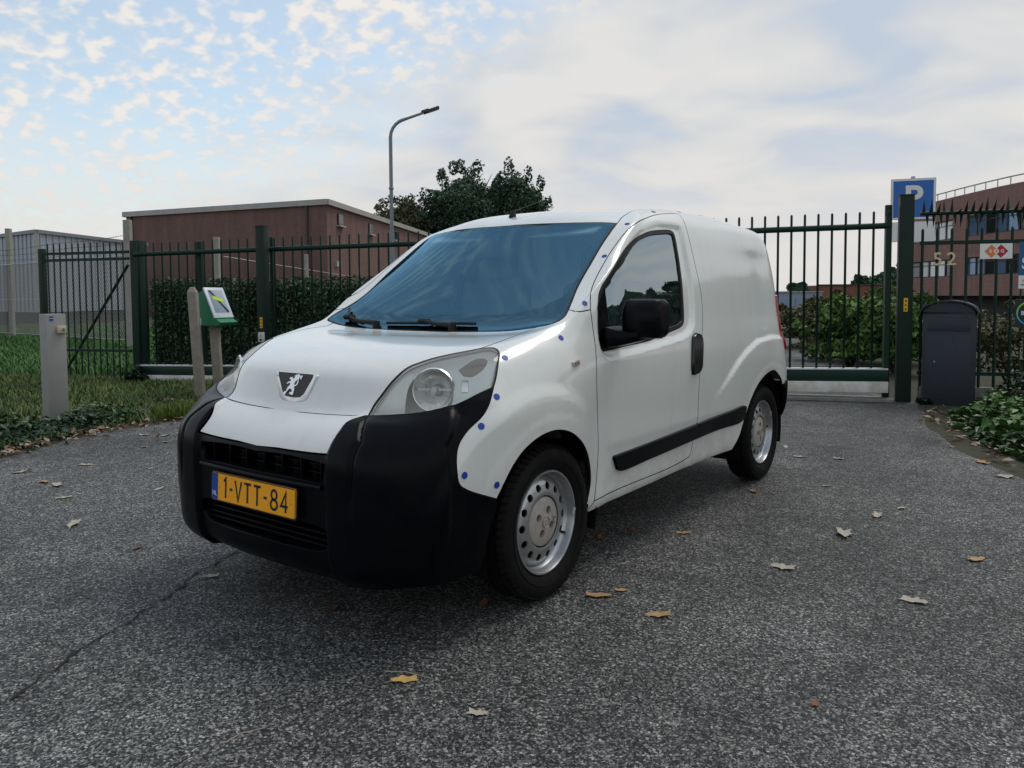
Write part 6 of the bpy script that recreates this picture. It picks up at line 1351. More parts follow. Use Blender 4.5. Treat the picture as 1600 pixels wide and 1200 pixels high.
# ---- letterbox pillar
def letterbox():
    c = Vector((1.255, 8.02, 0)); yaw = math.atan2(CAM.y-c.y, CAM.x-c.x)+R(90)+R(-4)
    m_ = mat('letterbox_grey', (.022, .030, .042), .5, spec=.3, noise=(70, .7, (.045, .05, .058)), bump=(160, .5, .002)); t = empty('letterbox', c, yaw); tag(t, 'tall dark grey letterbox pillar with arched lid right of the gate', 'letterbox')
    bm = bmesh.new(); bbox(bm, (0, 0, .50), (.50, .34, 1.02)); finish(bm, 'body', m_, t, True, bevel=.006)
    # arched lid
    bm = bmesh.new(); n = 16; A, B = [], []
    for k in range(n+1):
        a = R(180*k/n); x = -.285*math.cos(a); z = .985+.145*math.sin(a)
        for L_, y in ((A, -.20), (B, .19)): L_.append((bm.verts.new((x, y, z)), bm.verts.new((x*.97, y, z-.014))))
    for k in range(n):
        bm.faces.new((A[k][0], A[k+1][0], B[k+1][0], B[k][0])); bm.faces.new((A[k][1], B[k][1], B[k+1][1], A[k+1][1])); bm.faces.new((A[k][0], A[k][1], A[k+1][1], A[k+1][0])); bm.faces.new((B[k][0], B[k+1][0], B[k+1][1], B[k][1]))
    finish(bm, 'lid', m_, t, True)
    bm = bmesh.new(); prism(bm, [(-.25, 0)]+[(-.25*math.cos(R(180*k/12)), -.0+.125*math.sin(R(180*k/12))) for k in range(13)][1:-1]+[(.25, 0)], .30); finish(bm, 'gable', m_, t, loc=(0, .13, .98), rot=RX)
    d = box('door', (0, -.1715, .40), (.44, .006, .70), m_, t, .002)
    bm = bmesh.new(); lathe(bm, [(0, .005), (.010, .004), (.011, 0)], 12); finish(bm, 'lock', mat('lock_steel', (.3, .3, .3), .4, .8), d, loc=(-.13, -.003, .06), rot=RX)
    box('flap', (0, -.172, .86), (.40, .007, .13), m_, t, .002)
letterbox()
# ---- P sign
def psign():
    c = Vector((.30, 11.35, 0)); yaw = R(19)
    t = empty('parking_sign', c, yaw); tag(t, 'blue square parking sign with white P above the gate post', 'sign')
    bm = bmesh.new(); tube(bm, [(0, .04, -.05), (0, .04, 2.96)], .03, 10); finish(bm, 'pole', galv, t, True)
    box('panel', (0, 0, 2.62), (.60, .006, .60), white_s, t, .0)
    bm = bmesh.new(); bbox(bm, (0, 0, 0), (.612, .612, .004)); finish(bm, 'rim', mat('rim_grey', (.4, .42, .44), .5, .5), t, loc=(0, .005, 2.62), rot=RX)
    box('blue_field', (0, -.0045, 2.62), (.545, .004, .545), mat('sign_bright_blue', (.008, .13, .46), .35), t)
    o = link('letter', text_mesh('P', .50, .001, bold=.012), white_s, t, (.0, -.009, 2.62), RX)
    box('lower_plate', (.0, 0, 2.13), (.60, .006, .30), white_s, t, 0)
psign()
# ---- grey intercom post on the verge
def intercom():
    c = Vector((-5.73, 1.74, 0)); yaw = math.atan2(CAM.y-c.y, CAM.x-c.x)+R(90)+R(24)
    t = empty('intercom_post', c, yaw); tag(t, 'grey square intercom post standing in the ivy on the left verge', 'post')
    m_ = mat('post_grey', (.30, .30, .29), .7, noise=(8, .35, (.20, .20, .19)), bump=(120, .2, .002))
    bm = bmesh.new(); bbox(bm, (0, 0, .515), (.185, .15, 1.09)); finish(bm, 'column', m_, t, True, bevel=.006)
    b = box('call_button', (.04, -.092, .905), (.085, .035, .075), mat('button_cream', (.50, .44, .30), .5), t, .008)
    bm = bmesh.new(); lathe(bm, [(0, .01), (.014, .008), (.016, 0)], 14); finish(bm, 'button', mat('button_dark', (.2, .18, .14), .5), b, True, loc=(.012, -.0175, 0), rot=RX)
    s = box('blue_label', (-.045, -.0765, 1.015), (.035, .002, .045), mat('label_blue', (.01, .06, .30), .5), t)
    bm = bmesh.new(); bbox(bm, (0, 0, 0), (.03, .0012, .004)); finish(bm, 'label_stripe', white_s, s, loc=(0, -.0014, .002))
intercom()
# ---- two weathered posts and the green box with a tilted screen
def greenbox():
    wood = mat('weathered_post', (.30, .27, .225), .9, noise=(9, .6, (.16, .145, .12)), bump=(30, .5, .01))
    def stake(base, top, w, label, pointed):
        o = empty('weathered_post', base, R(40)); tag(o, label, 'post', None)
        v = Vector(top)-Vector(base); bm = bmesh.new(); h = v.z
        M = Matrix.Rotation(-R(40), 4, 'Z'); l = M @ Vector((v.x, v.y, 0))
        secs = [(-.1, w), (h-.06 if pointed else h, w)]+([(h, w*.45)] if pointed else [])
        rings = [[bm.verts.new((x*k/2+l.x*z/h, y*k/2+l.y*z/h, z)) for x, y in ((-1, -1), (1, -1), (1, 1), (-1, 1))] for z, k in secs]
        for a, b in zip(rings, rings[1:]):
            for k in range(4): bm.faces.new((a[k], a[(k+1) % 4], b[(k+1) % 4], b[k]))
        bm.faces.new(rings[0][::-1]); bm.faces.new(rings[-1]); finish(bm, 'shaft', wood, o, True, bevel=.006)
    stake((-6.33, 3.68, 0), (-6.40, 3.65, 1.34), .105, 'leaning weathered post with pointed head left of the green box', True)
    stake((-6.46, 4.02, 0), (-6.50, 4.0, .95), .105, 'shorter weathered post under the green box', False)
    c = Vector((-6.50, 3.96, 0)); yaw = math.atan2(CAM.y-c.y, CAM.x-c.x)+R(90)+R(46)
    t = empty('green_box', (c.x, c.y, .86), yaw); tag(t, 'bright green wedge-shaped box with a tilted white screen by the gate', 'information box')
    gm = mat('box_green', (.004, .19, .085), .4, noise=(5, .2)); pm = mat('screen_frame', (.62, .66, .72), .35)
    # wedge: seen from its left side, front slopes; profile in (y, z), width along x
    prof = [(.16, 0), (-.26, 0), (-.30, .04), (-.17, .11), (-.02, .44), (.16, .36)]
    bm = bmesh.new(); A = [bm.verts.new((-.15, y, z)) for y, z in prof]; B = [bm.verts.new((.15, y, z)) for y, z in prof]; n = len(prof)
    bm.faces.new(A); bm.faces.new(B[::-1])
    for k in range(n): bm.faces.new((A[k], B[k], B[(k+1) % n], A[(k+1) % n]))
    finish(bm, 'housing', gm, t, bevel=.004)
    a = math.atan2(.33, .15); s = empty('screen', (0, -.105, .275)); s.parent = t; s.rotation_euler = (a, 0, 0)
    o = box('panel', (0, .0, .022), (.33, .42, .022), pm, s, .005)
    def m_scr(mt, nt, b, tc, L):
        sp = nd(nt, 'ShaderNodeSeparateXYZ'); L(tc.outputs['Object'], sp.inputs[0])
        mm = nd(nt, 'ShaderNodeMath', operation='MULTIPLY_ADD', inp={1: 1.5}); L(sp.outputs[0], mm.inputs[0]); L(sp.outputs[1], mm.inputs[2])
        r = ramp(nt, [(.0, (.20, .26, .34)), (.44, (.27, .35, .42)), (.47, (.012, .018, .03)), (.55, (.012, .018, .03)), (.58, (.35, .45, .52)), (1, (.46, .53, .58))])
        mr = nd(nt, 'ShaderNodeMapRange'); L(mm.outputs[0], mr.inputs[0]); mr.inputs[1].default_value = -.3; mr.inputs[2].default_value = .3; L(mr.outputs[0], r.inputs[0]); L(r.outputs[0], b.inputs['Base Color'])
    box('picture', (0, .015, .0342), (.24, .31, .003), mat('screen_print', rough=.15, build=m_scr), s)
    box('yellow_tape', (.0, .045, .037), (.17, .045, .003), mat('tape_yellow', (.55, .72, .02), .5), s, 0, (0, 0, R(-18)))
    box('white_sticker', (.152, -.02, .055), (.003, .085, .075), white_s, t); box('white_sticker', (-.152, .06, .05), (.003, .085, .085), white_s, t); box('white_sticker', (-.10, -.19, .112), (.05, .003, .09), white_s, t, 0, (R(-20), 0, 0))
greenbox()
# ---- chain-link fence with concrete posts beyond the verge
def chainlink(name, a, b, z0, z1, label, pitch=.085, posts=True, barbed=0, wr=.004):
    a, b = Vector(a), Vector(b); L_ = (b-a).length; e = (b-a)/L_; t = empty(name, (a.x, a.y, 0), math.atan2(e.y, e.x)); tag(t, label, 'fence')
    bm = bmesh.new(); H = z1-z0; k = -H
    def bar(p, q, w):
        d = (q-p); 
        if d.length < 1e-4: return
        nn = Vector((-d.z, 0, d.x)).normalized()*w; y = Vector((0, w, 0))
        vs = [[bm.verts.new(c+o) for o in (nn, -nn*.5+y, -nn*.5-y)] for c in (p, q)]
        for i in range(3): bm.faces.new((vs[0][i], vs[0][(i+1) % 3], vs[1][(i+1) % 3], vs[1][i]))
    while wr and k < L_:
        for sg in (1, -1):
            x0, x1 = (k, k+H) if sg > 0 else (k+H, k)
            p, q = Vector((x0, 0, z0)), Vector((x1, 0, z1)); d = q-p
            lo = (0-p.x)/d.x if d.x else 0; hi = (L_-p.x)/d.x if d.x else 1
            t0, t1 = max(0, min(lo, hi)), min(1, max(lo, hi))
            if t1 > t0: bar(p+d*t0, p+d*t1, wr)
        k += pitch
    if wr: o = finish(bm, 'mesh', mat('chain_wire', (.16, .17, .17), .6), t); o['kind'] = 'stuff'
    else: bm.free()
    for z in (z1, (z0+z1)/2, z0+.03):
        bm = bmesh.new(); tube(bm, [(0, 0, z), (L_, 0, z)], .012 if z == z1 else .006, 6); finish(bm, 'tension_wire', galv, t)
    for k in range(barbed):
        z = z1+.16+.17*k; pts = [(L_*i/16, 0, z+.02*math.sin(i*1.1+k)-.05*math.sin(math.pi*i/16)) for i in range(17)]
        bm = bmesh.new(); tube(bm, pts, .006, 5); 
        for i in range(int(L_/.14)): bbox(bm, (i*.14, 0, z-.05*math.sin(math.pi*i*.14/L_)+.02*math.sin(i*.14/L_*17.6+k)), (.006, .006, .05), Matrix.Rotation(R(40*(i % 5)), 4, 'Y'))
        finish(bm, 'barbed_wire', mat('rusty_wire', (.16, .14, .12), .8), t)
    return t
conc = mat('concrete_post', (.34, .33, .30), .9, noise=(5, .5, (.22, .21, .19)), bump=(50, .3, .01))
def cpost(x, y, z, label, w=.14):
    o = empty('concrete_post', (x, y, 0), R(35)); tag(o, label, 'post'); bm = bmesh.new(); bbox(bm, (0, 0, z/2-.1), (w, w, z+.2)); finish(bm, 'shaft', conc, o, bevel=.012)
chainlink('chain_link_fence', (-30.5, 8.4), (-16.3, 8.08), .15, 2.25, 'chain-link fence with barbed wire in front of the grey shed', .11, True, 3, .006)
cpost(-24.07, 8.35, 3.35, 'concrete fence post in front of the grey shed at the left edge'); cpost(-16.3, 8.0, 3.10, 'concrete fence post at the left corner of the brick building', .16)
chainlink('chain_link_fence', (-16.07, 10.45), (-33.4, 31.6), .15, 2.30, 'wire fence running back between hedge and brick building', .11, True, 0, 0)
for k, (x, y) in enumerate(((-15.54, 9.9), (-22.6, 18.4), (-31.5, 29.3))): cpost(x, y, (2.75, 2.9, 3.0)[k], ['pale concrete post behind the hedge, left of the key-switch post', 'pale concrete post behind the hedge, middle of three', 'pale concrete post behind the hedge nearest the windscreen'][k], .13)
# ---------------------------------------------------------------- buildings
def m_brick(c1, c2, mortar, sc=1.0):
    def bld(mt, nt, b, tc, L):
        geo = nd(nt, 'ShaderNodeNewGeometry'); sp = nd(nt, 'ShaderNodeSeparateXYZ'); L(tc.outputs['Object'], sp.inputs[0])
        ad = nd(nt, 'ShaderNodeMath', operation='ADD'); L(sp.outputs[0], ad.inputs[0]); L(sp.outputs[1], ad.inputs[1])
        cb = nd(nt, 'ShaderNodeCombineXYZ'); L(ad.outputs[0], cb.inputs[0]); L(sp.outputs[2], cb.inputs[1])
        bt = nd(nt, 'ShaderNodeTexBrick', inp={'Scale': 1/sc, 'Mortar Size': .010, 'Brick Width': .22, 'Row Height': .065, 'Bias': .0}); L(cb.outputs[0], bt.inputs['Vector'])
        bt.inputs['Color1'].default_value = (*c1, 1); bt.inputs['Color2'].default_value = (*c2, 1); bt.inputs['Mortar'].default_value = (*mortar, 1)
        mp = nd(nt, 'ShaderNodeMapping'); mp.inputs['Scale'].default_value = (1, 1, .16); L(tc.outputs['Object'], mp.inputs[0]); n = nd(nt, 'ShaderNodeTexNoise', inp={'Scale': 1.1, 'Detail': 8, 'Roughness': .7}); L(mp.outputs[0], n.inputs['Vector']); r = ramp(nt, [(.3, .72), (.7, 1.18)]); L(n.outputs['Fac'], r.inputs[0])
        mx = nd(nt, 'ShaderNodeMix', data_type='RGBA', blend_type='MULTIPLY'); mx.inputs[0].default_value = 1; L(bt.outputs['Color'], mx.inputs[6]); L(r.outputs[0], mx.inputs[7]); L(mx.outputs[2], b.inputs['Base Color'])
        bp = nd(nt, 'ShaderNodeBump', inp={'Strength': .5, 'Distance': .01}); L(bt.outputs['Fac'], bp.inputs['Height']); bp.invert = True; L(bp.outputs[0], b.inputs['Normal'])
    return bld
brick_brown = mat('brown_brick', rough=.9, build=m_brick((.15, .072, .060), (.20, .095, .078), (.16, .13, .115)))
brick_red = mat('red_brick', rough=.9, build=m_brick((.25, .075, .045), (.30, .10, .06), (.2, .13, .10)))
brick_off = mat('office_brick', rough=.9, build=m_brick((.26, .125, .10), (.31, .155, .125), (.25, .19, .165)))
fascia = mat('pale_fascia', (.40, .385, .36), .6, noise=(1.5, .4)); pipe_m = mat('dark_pipe', (.05, .045, .045), .5); dark_glass = mat('dark_glass', (.02, .024, .03), .08); frame_d = mat('window_frame', (.03, .03, .035), .4)
def wall_mesh(name, a, b, z0, z1, m, parent, th=.3):
    a, b = Vector((*a, 0)), Vector((*b, 0)); e = (b-a).normalized(); n = Vector((-e.y, e.x, 0))*th
    bm = bmesh.new(); v = [bm.verts.new(p+Vector((0, 0, z))) for z in (z0, z1) for p in (a, b, b+n, a+n)]
    for f in ((0, 1, 5, 4), (1, 2, 6, 5), (2, 3, 7, 6), (3, 0, 4, 7), (4, 5, 6, 7), (0, 3, 2, 1)): bm.faces.new([v[i] for i in f])
    return finish(bm, name, m, parent)
def brick_hall():
    t = empty('brick_hall', (-35.42, 30.31, 0)); tag(t, 'brown brick hall with pale roof edge behind the hedge', 'building')
    o = Vector((-35.42, 30.31)); A = Vector((-51.74, 26.3))-o; B = Vector((-35.42-22.5, 30.31+40.0))-o; z1 = 7.0
    C_ = A+B
    bm = bmesh.new(); pts = [Vector((0, 0)), B, C_, A]
    lo = [bm.verts.new((*p, -.3)) for p in pts]; hi = [bm.verts.new((*p, z1)) for p in pts]
    for k in range(4): bm.faces.new((lo[k], lo[(k+1) % 4], hi[(k+1) % 4], hi[k]))
    bm.faces.new(hi); finish(bm, 'wall', brick_brown, t)
    # fascia all round, slightly proud
    cen = (A+B)/2
    for p, q in zip(pts, pts[1:]+pts[:1]):
        e = (q-p).normalized(); n = Vector((-e.y, e.x)); n = n if n.dot(p-cen) > 0 else -n
        m = (p+q)/2+n*.08; L_ = (q-p).length
        box('roof_edge', (m.x, m.y, z1+.02), (L_+.3, .26, .34), fascia, t, 0, (0, 0, math.atan2(e.y, e.x)))
    eA = A.normalized(); nA = Vector((-eA.y, eA.x)); nA = nA if nA.dot(-cen) > 0 else -nA
    eB = B.normalized(); nB = Vector((-eB.y, eB.x)); nB = nB if nB.dot(-cen) > 0 else -nB
    for dd in (1.45, 16.3):
        p = eA*dd+nA*.10; bm = bmesh.new(); tube(bm, [(p.x, p.y, 0), (p.x, p.y, z1+.15)], .09, 8); finish(bm, 'rain_pipe', pipe_m, t, True)
    for dd, zc in ((2.3, 6.15), (8.7, 6.1), (15.2, 6.1)):
        p = eB*dd+nB*.04; w = box('window', (p.x, p.y, zc), (.9, .12, .75), frame_d, t, 0, (0, 0, math.atan2(eB.y, eB.x)))
        sy = 1 if (Matrix.Rotation(-math.atan2(eB.y, eB.x), 2) @ nB).y > 0 else -1
        box('pane', (0, sy*.052, .02), (.74, .02, .58), dark_glass, w); box('sill', (0, sy*.08, -.42), (1.15, .24, .10), fascia, w)
    p = eB*1.5+nB*.06; box('wall_box', (p.x, p.y, 3.3), (.34, .14, .34), fascia, t, 0, (0, 0, math.atan2(eB.y, eB.x)))
brick_hall()
def shed():
    o = Vector((-35.51, 13.83)); t = empty('grey_shed', (*o, 0)); tag(t, 'low grey metal-clad shed behind the chain-link fence', 'building')
    A = Vector((-49.25, 14.0))-o; B = Vector((-39.26, 19.81))-o; B = B.normalized()*9
    clad = mat('metal_cladding', (.36, .41, .46), .45, .2, noise=(.6, .25, (.28, .33, .38))); base_m = mat('shed_base', (.05, .05, .055), .9, noise=(1.2, .6))
    C_ = A+B
    for nm, z0, z1, m_, k in (('plinth', -.3, .62, base_m, .98), ('wall', .6, 4.2, clad, 1.)):
        pts = [Vector((0, 0))+(A+B)*(1-k)*.5, A*k+B*(1-k)*.5, C_*k, B*k+A*(1-k)*.5]; bm = bmesh.new(); lo = [bm.verts.new((*p, z0)) for p in pts]; hi = [bm.verts.new((*p, z1)) for p in pts]
        for q in range(4): bm.faces.new((lo[q], lo[(q+1) % 4], hi[(q+1) % 4], hi[q]))
        bm.faces.new(hi); bm.faces.new(lo); finish(bm, nm, m_, t)
    # vertical ribs of the cladding and the roof edge
    cen = C_/2
    for E_ in (A, B):
        e = E_.normalized(); n = Vector((-e.y, e.x)); n = n if n.dot(-cen) > 0 else -n; L_ = E_.length; ang = math.atan2(e.y, e.x)
        bm = bmesh.new(); bbox(bm, (0, 0, 0), (.05, .05, 3.5)); me = bpy.data.meshes.new('rib'); bm.to_mesh(me); bm.free(); me.materials.append(clad)
        for k in range(int(L_/.45)):
            p = e*(.2+.45*k)+n*.02; link('rib', me, None, t, (p.x, p.y, 2.40), (0, 0, ang))
        m = e*L_/2+n*.03; box('roof_edge', (m.x, m.y, 4.22), (L_+.1, .16, .16), mat('shed_edge', (.20, .22, .24), .5), t, 0, (0, 0, ang))
    p = Vector((0, 0)); bm = bmesh.new(); bbox(bm, (0, 0, 2.4), (.16, .16, 3.6)); finish(bm, 'corner_trim', fascia, t)
shed()
def office():
    t = empty('office_block', (0, 0, 0)); tag(t, 'curved brick office block with two window bands at the right', 'building')
    arc = crom(np.array([(-7.2, 51.6), (-5.46, 49.6), (-3.41, 46.58), (-1.71, 44.2), (-.29, 42.5), (2.0, 40.6), (5.5, 38.9), (10, 38.0), (16, 37.8)]), 6)
    # resample by length
    seg = np.linalg.norm(np.diff(arc, axis=0), axis=1); s = np.concatenate([[0], np.cumsum(seg)]); T_ = s[-1]
    def pt(d): return Vector((np.interp(d, s, arc[:, 0]), np.interp(d, s, arc[:, 1])))
    def nrm(d):
        e = (pt(min(d+.2, T_))-pt(max(d-.2, 0))).normalized(); return Vector((e.y, -e.x)), e
    def band(nm, z0, z1, m_, off, d0=0, d1=None, th=.35):
        d1 = T_ if d1 is None else d1; n = max(2, int((d1-d0)/.6)); bm = bmesh.new(); rows = []
        for k in range(n+1):
            d = d0+(d1-d0)*k/n; nn, e = nrm(d); p = pt(d)+nn*off; q = pt(d)+nn*(off-th); rows.append([bm.verts.new((*c, z)) for c, z in ((p, z0), (p, z1), (q, z1), (q, z0))])
        for a, b in zip(rows, rows[1:]):
            for k in range(4): bm.faces.new((a[k], b[k], b[(k+1) % 4], a[(k+1) % 4]))
        bm.faces.new(rows[0]); bm.faces.new(rows[-1][::-1]); return finish(bm, nm, m_, t, True, angle=30)
    band('spandrel', 1.05, 2.10, brick_off, 0); band('spandrel', 3.06, 4.15, brick_off, 0); band('parapet', 5.22, 6.42, brick_off, 0)
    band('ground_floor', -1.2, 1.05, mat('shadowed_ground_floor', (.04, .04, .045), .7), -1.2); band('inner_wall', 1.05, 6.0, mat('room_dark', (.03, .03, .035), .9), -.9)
    blocks = [(1.0, 5.6), (7.0, 13.6), (14.8, T_-.2)]
    for a, b in ((0, 1.0), (5.6, 7.0), (13.6, 14.8)):
        for z0, z1 in ((2.10, 3.06), (4.15, 5.22)): band('pier', z0, z1, brick_off, 0, a, b)
    lit = mat('office_glass_pale', (.50, .54, .56), .08, .35); blu = mat('office_glass_blue', (.14, .24, .38), .08, .4); drk = mat('office_glass_dark', (.02, .025, .03), .06)  # pale panes carry the brightness of lit windows in their base colour
    rnd = random.Random(9)
    for z0, z1, row in ((2.10, 3.06, 0), (4.15, 5.22, 1)):
        for bi, (a, b) in enumerate(blocks):
            n = max(1, int((b-a)/.78)); w = (b-a)/n
            for k in range(n):
                d = a+w*(k+.5); nn, e = nrm(d); p = pt(d)-nn*.12; ang = math.atan2(e.y, e.x)
                f = empty('window', (p.x, p.y, (z0+z1)/2), ang); f.parent = t
                g = (lit if bi == 0 else blu) if rnd.random() > (.12 if bi == 0 else .3) else drk
                if row == 0 and bi == 1 and k in (2, 4, 5): g = drk
                H = z1-z0
                box('pane', (0, .02, 0), (w-.06, .02, H-.06), g, f)
                bm = bmesh.new()
                for c, dm in (((-w/2+.02, 0, 0), (.05, .08, H)), ((w/2-.02, 0, 0), (.04, .08, H)), ((0, 0, H/2-.03), (w, .08, .06)), ((0, 0, -H/2+.03), (w, .08, .06)), ((0, 0, H*.22), (w, .06, .04))): bbox(bm, c, dm)
                finish(bm, 'frame', frame_d, f)
    # roof rail
    bm = bmesh.new(); tube(bm, [(*pt(T_*k/60), 6.78) for k in range(61)], .035, 6); r = finish(bm, 'roof_rail', fascia, t)
    for k in range(0, 31): p = pt(T_*k/30); bm = bmesh.new(); tube(bm, [(*p, 6.4), (*p, 6.78)], .025, 5); finish(bm, 'rail_post', fascia, r)
office()
def low_hall():
    t = empty('red_hall', (-20.2, 81.2, 0)); tag(t, 'low red-brown brick building behind the gate', 'building')
    A = Vector((-20.2, 81.2, 0)); Bv = Vector((-8.5, 90, 0)); w = wall_mesh('wall', (0, 0), (Bv.x-A.x, Bv.y-A.y), -3, 2.05, brick_red, t, 6); box('roof_edge', ((Bv.x-A.x)/2, (Bv.y-A.y)/2, 2.1), ((Bv-A).length, .3, .12), pipe_m, t, 0, (0, 0, math.atan2(Bv.y-A.y, Bv.x-A.x)))
    t = empty('blue_grey_hall', (-25.0, 71.4, 0)); tag(t, 'pale blue-grey metal hall beside the van tail lamp', 'building')
    w = wall_mesh('wall', (0, 0), (6.6, 4.9), -2.5, 1.36, mat('blue_cladding', (.27, .34, .44), .5, .1, noise=(.5, .2)), t, 5)
    box('roof_edge', (3.3, 2.45, 1.4), (8.3, .3, .12), fascia, t, 0, (0, 0, math.atan2(4.9, 6.6)))
    for k in range(3): box('wall_panel', (1.2+2.0*k, .9+1.485*k-.06, -.5), (1.6, .08, 2.6), mat('blue_panel', (.24, .31, .41), .5), t, 0, (0, 0, math.atan2(4.9, 6.6)))
low_hall()
# ---------------------------------------------------------------- street lamp
def lamp():
    t = empty('street_lamp', (-16.27, 16.87, 0)); tag(t, 'tall grey street lamp with bent arm behind the van roof', 'street lamp')
    st_ = mat('lamp_steel', (.20, .24, .26), .5, .4)
    bm = bmesh.new(); tube(bm, [(0, 0, 0), (0, 0, 3.4)], .075, 14); finish(bm, 'lower_pole', st_, t, True)
    bm = bmesh.new(); e = Vector((1.13, 1.11, 0)).normalized()
    pts = [(0, 0, 3.4), (0, 0, 6.45)]+[tuple(e*(.62-.62*math.cos(R(a)))+Vector((0, 0, 6.45+.62*math.sin(R(a))))) for a in (15, 30, 45, 58, 68)]
    q = Vector(pts[-1]); d = (e*math.cos(R(20))+Vector((0, 0, math.sin(R(20))))); pts += [tuple(q+d*.2), tuple(q+d*.72)]
    tube(bm, pts, [.062]*2+[.055]*5+[.045, .04], 12); finish(bm, 'upper_pole', st_, t, True)
    bm = bmesh.new(); lathe(bm, [(.08, 4.75), (.085, 4.77), (.085, 4.79), (.08, 4.81)], 14); finish(bm, 'collar', st_, t)
    c = q+d*1.02; bm = bmesh.new(); bbox(bm, (0, 0, 0), (.56, .24, .085)); bbox(bm, (-.20, 0, .05), (.26, .17, .06))
    h = finish(bm, 'lamp_head', mat('lamp_head_dark', (.03, .035, .04), .4), t, True, loc=c, rot=(0, -R(20), math.atan2(e.y, e.x)), bevel=.018)
    box('lamp_lens', (.06, 0, -.046), (.34, .17, .012), mat('lamp_glass', (.35, .36, .36), .2), h)
lamp()
# ---------------------------------------------------------------- fallen leaves, twigs
def leaf_mesh(seed, size):
    rnd = random.Random(seed); n = 22; pts = []
    for k in range(n):
        a = 2*math.pi*k/n; r = (.5+.09*math.cos(5*a+rnd.uniform(-.3, .3))+rnd.uniform(-.05, .05))*size; r *= (1.25 if abs(math.cos(a)) > .8 else .85)
        pts.append((r*math.cos(a), r*math.sin(a)*.8))
    bm = bmesh.new(); c = bm.verts.new((0, 0, .004)); cu = rnd.uniform(.2, .6)
    ring = [bm.verts.new((x, y, .003+cu*abs(y)*(.6+.4*math.sin(7*k))+.18*x*x/size*rnd.uniform(-.5, 1.2)+rnd.uniform(0, .10)*size)) for k, (x, y) in enumerate(pts)]
    mid = [bm.verts.new((x*.5, y*.5, .004+cu*abs(y)*.25)) for x, y in pts]
    for k in range(n):
        bm.faces.new((c, mid[k], mid[(k+1) % n])); bm.faces.new((mid[k], ring[k], ring[(k+1) % n], mid[(k+1) % n]))
    tube(bm, [(size*.45, 0, .004), (size*.8, size*.1, .008), (size*1.1, size*.12, .006)], [.0018, .0014, .001], 5)
    me = bpy.data.meshes.new('leaf'); bmesh.ops.recalc_face_normals(bm, faces=bm.faces); bm.to_mesh(me); bm.free(); me.shade_smooth(); return me
LC = [mat('leaf_tan', (.42, .26, .12), .7, noise=(60, .5, (.20, .10, .04))), mat('leaf_yellow', (.55, .36, .10), .7, noise=(60, .5, (.30, .17, .05))), mat('leaf_pale', (.42, .38, .31), .75, noise=(60, .4, (.25, .2, .15))), mat('leaf_brown', (.19, .08, .035), .75, noise=(60, .5, (.09, .04, .02))), mat('leaf_rose', (.36, .17, .11), .75, noise=(60, .4, (.2, .1, .06)))]
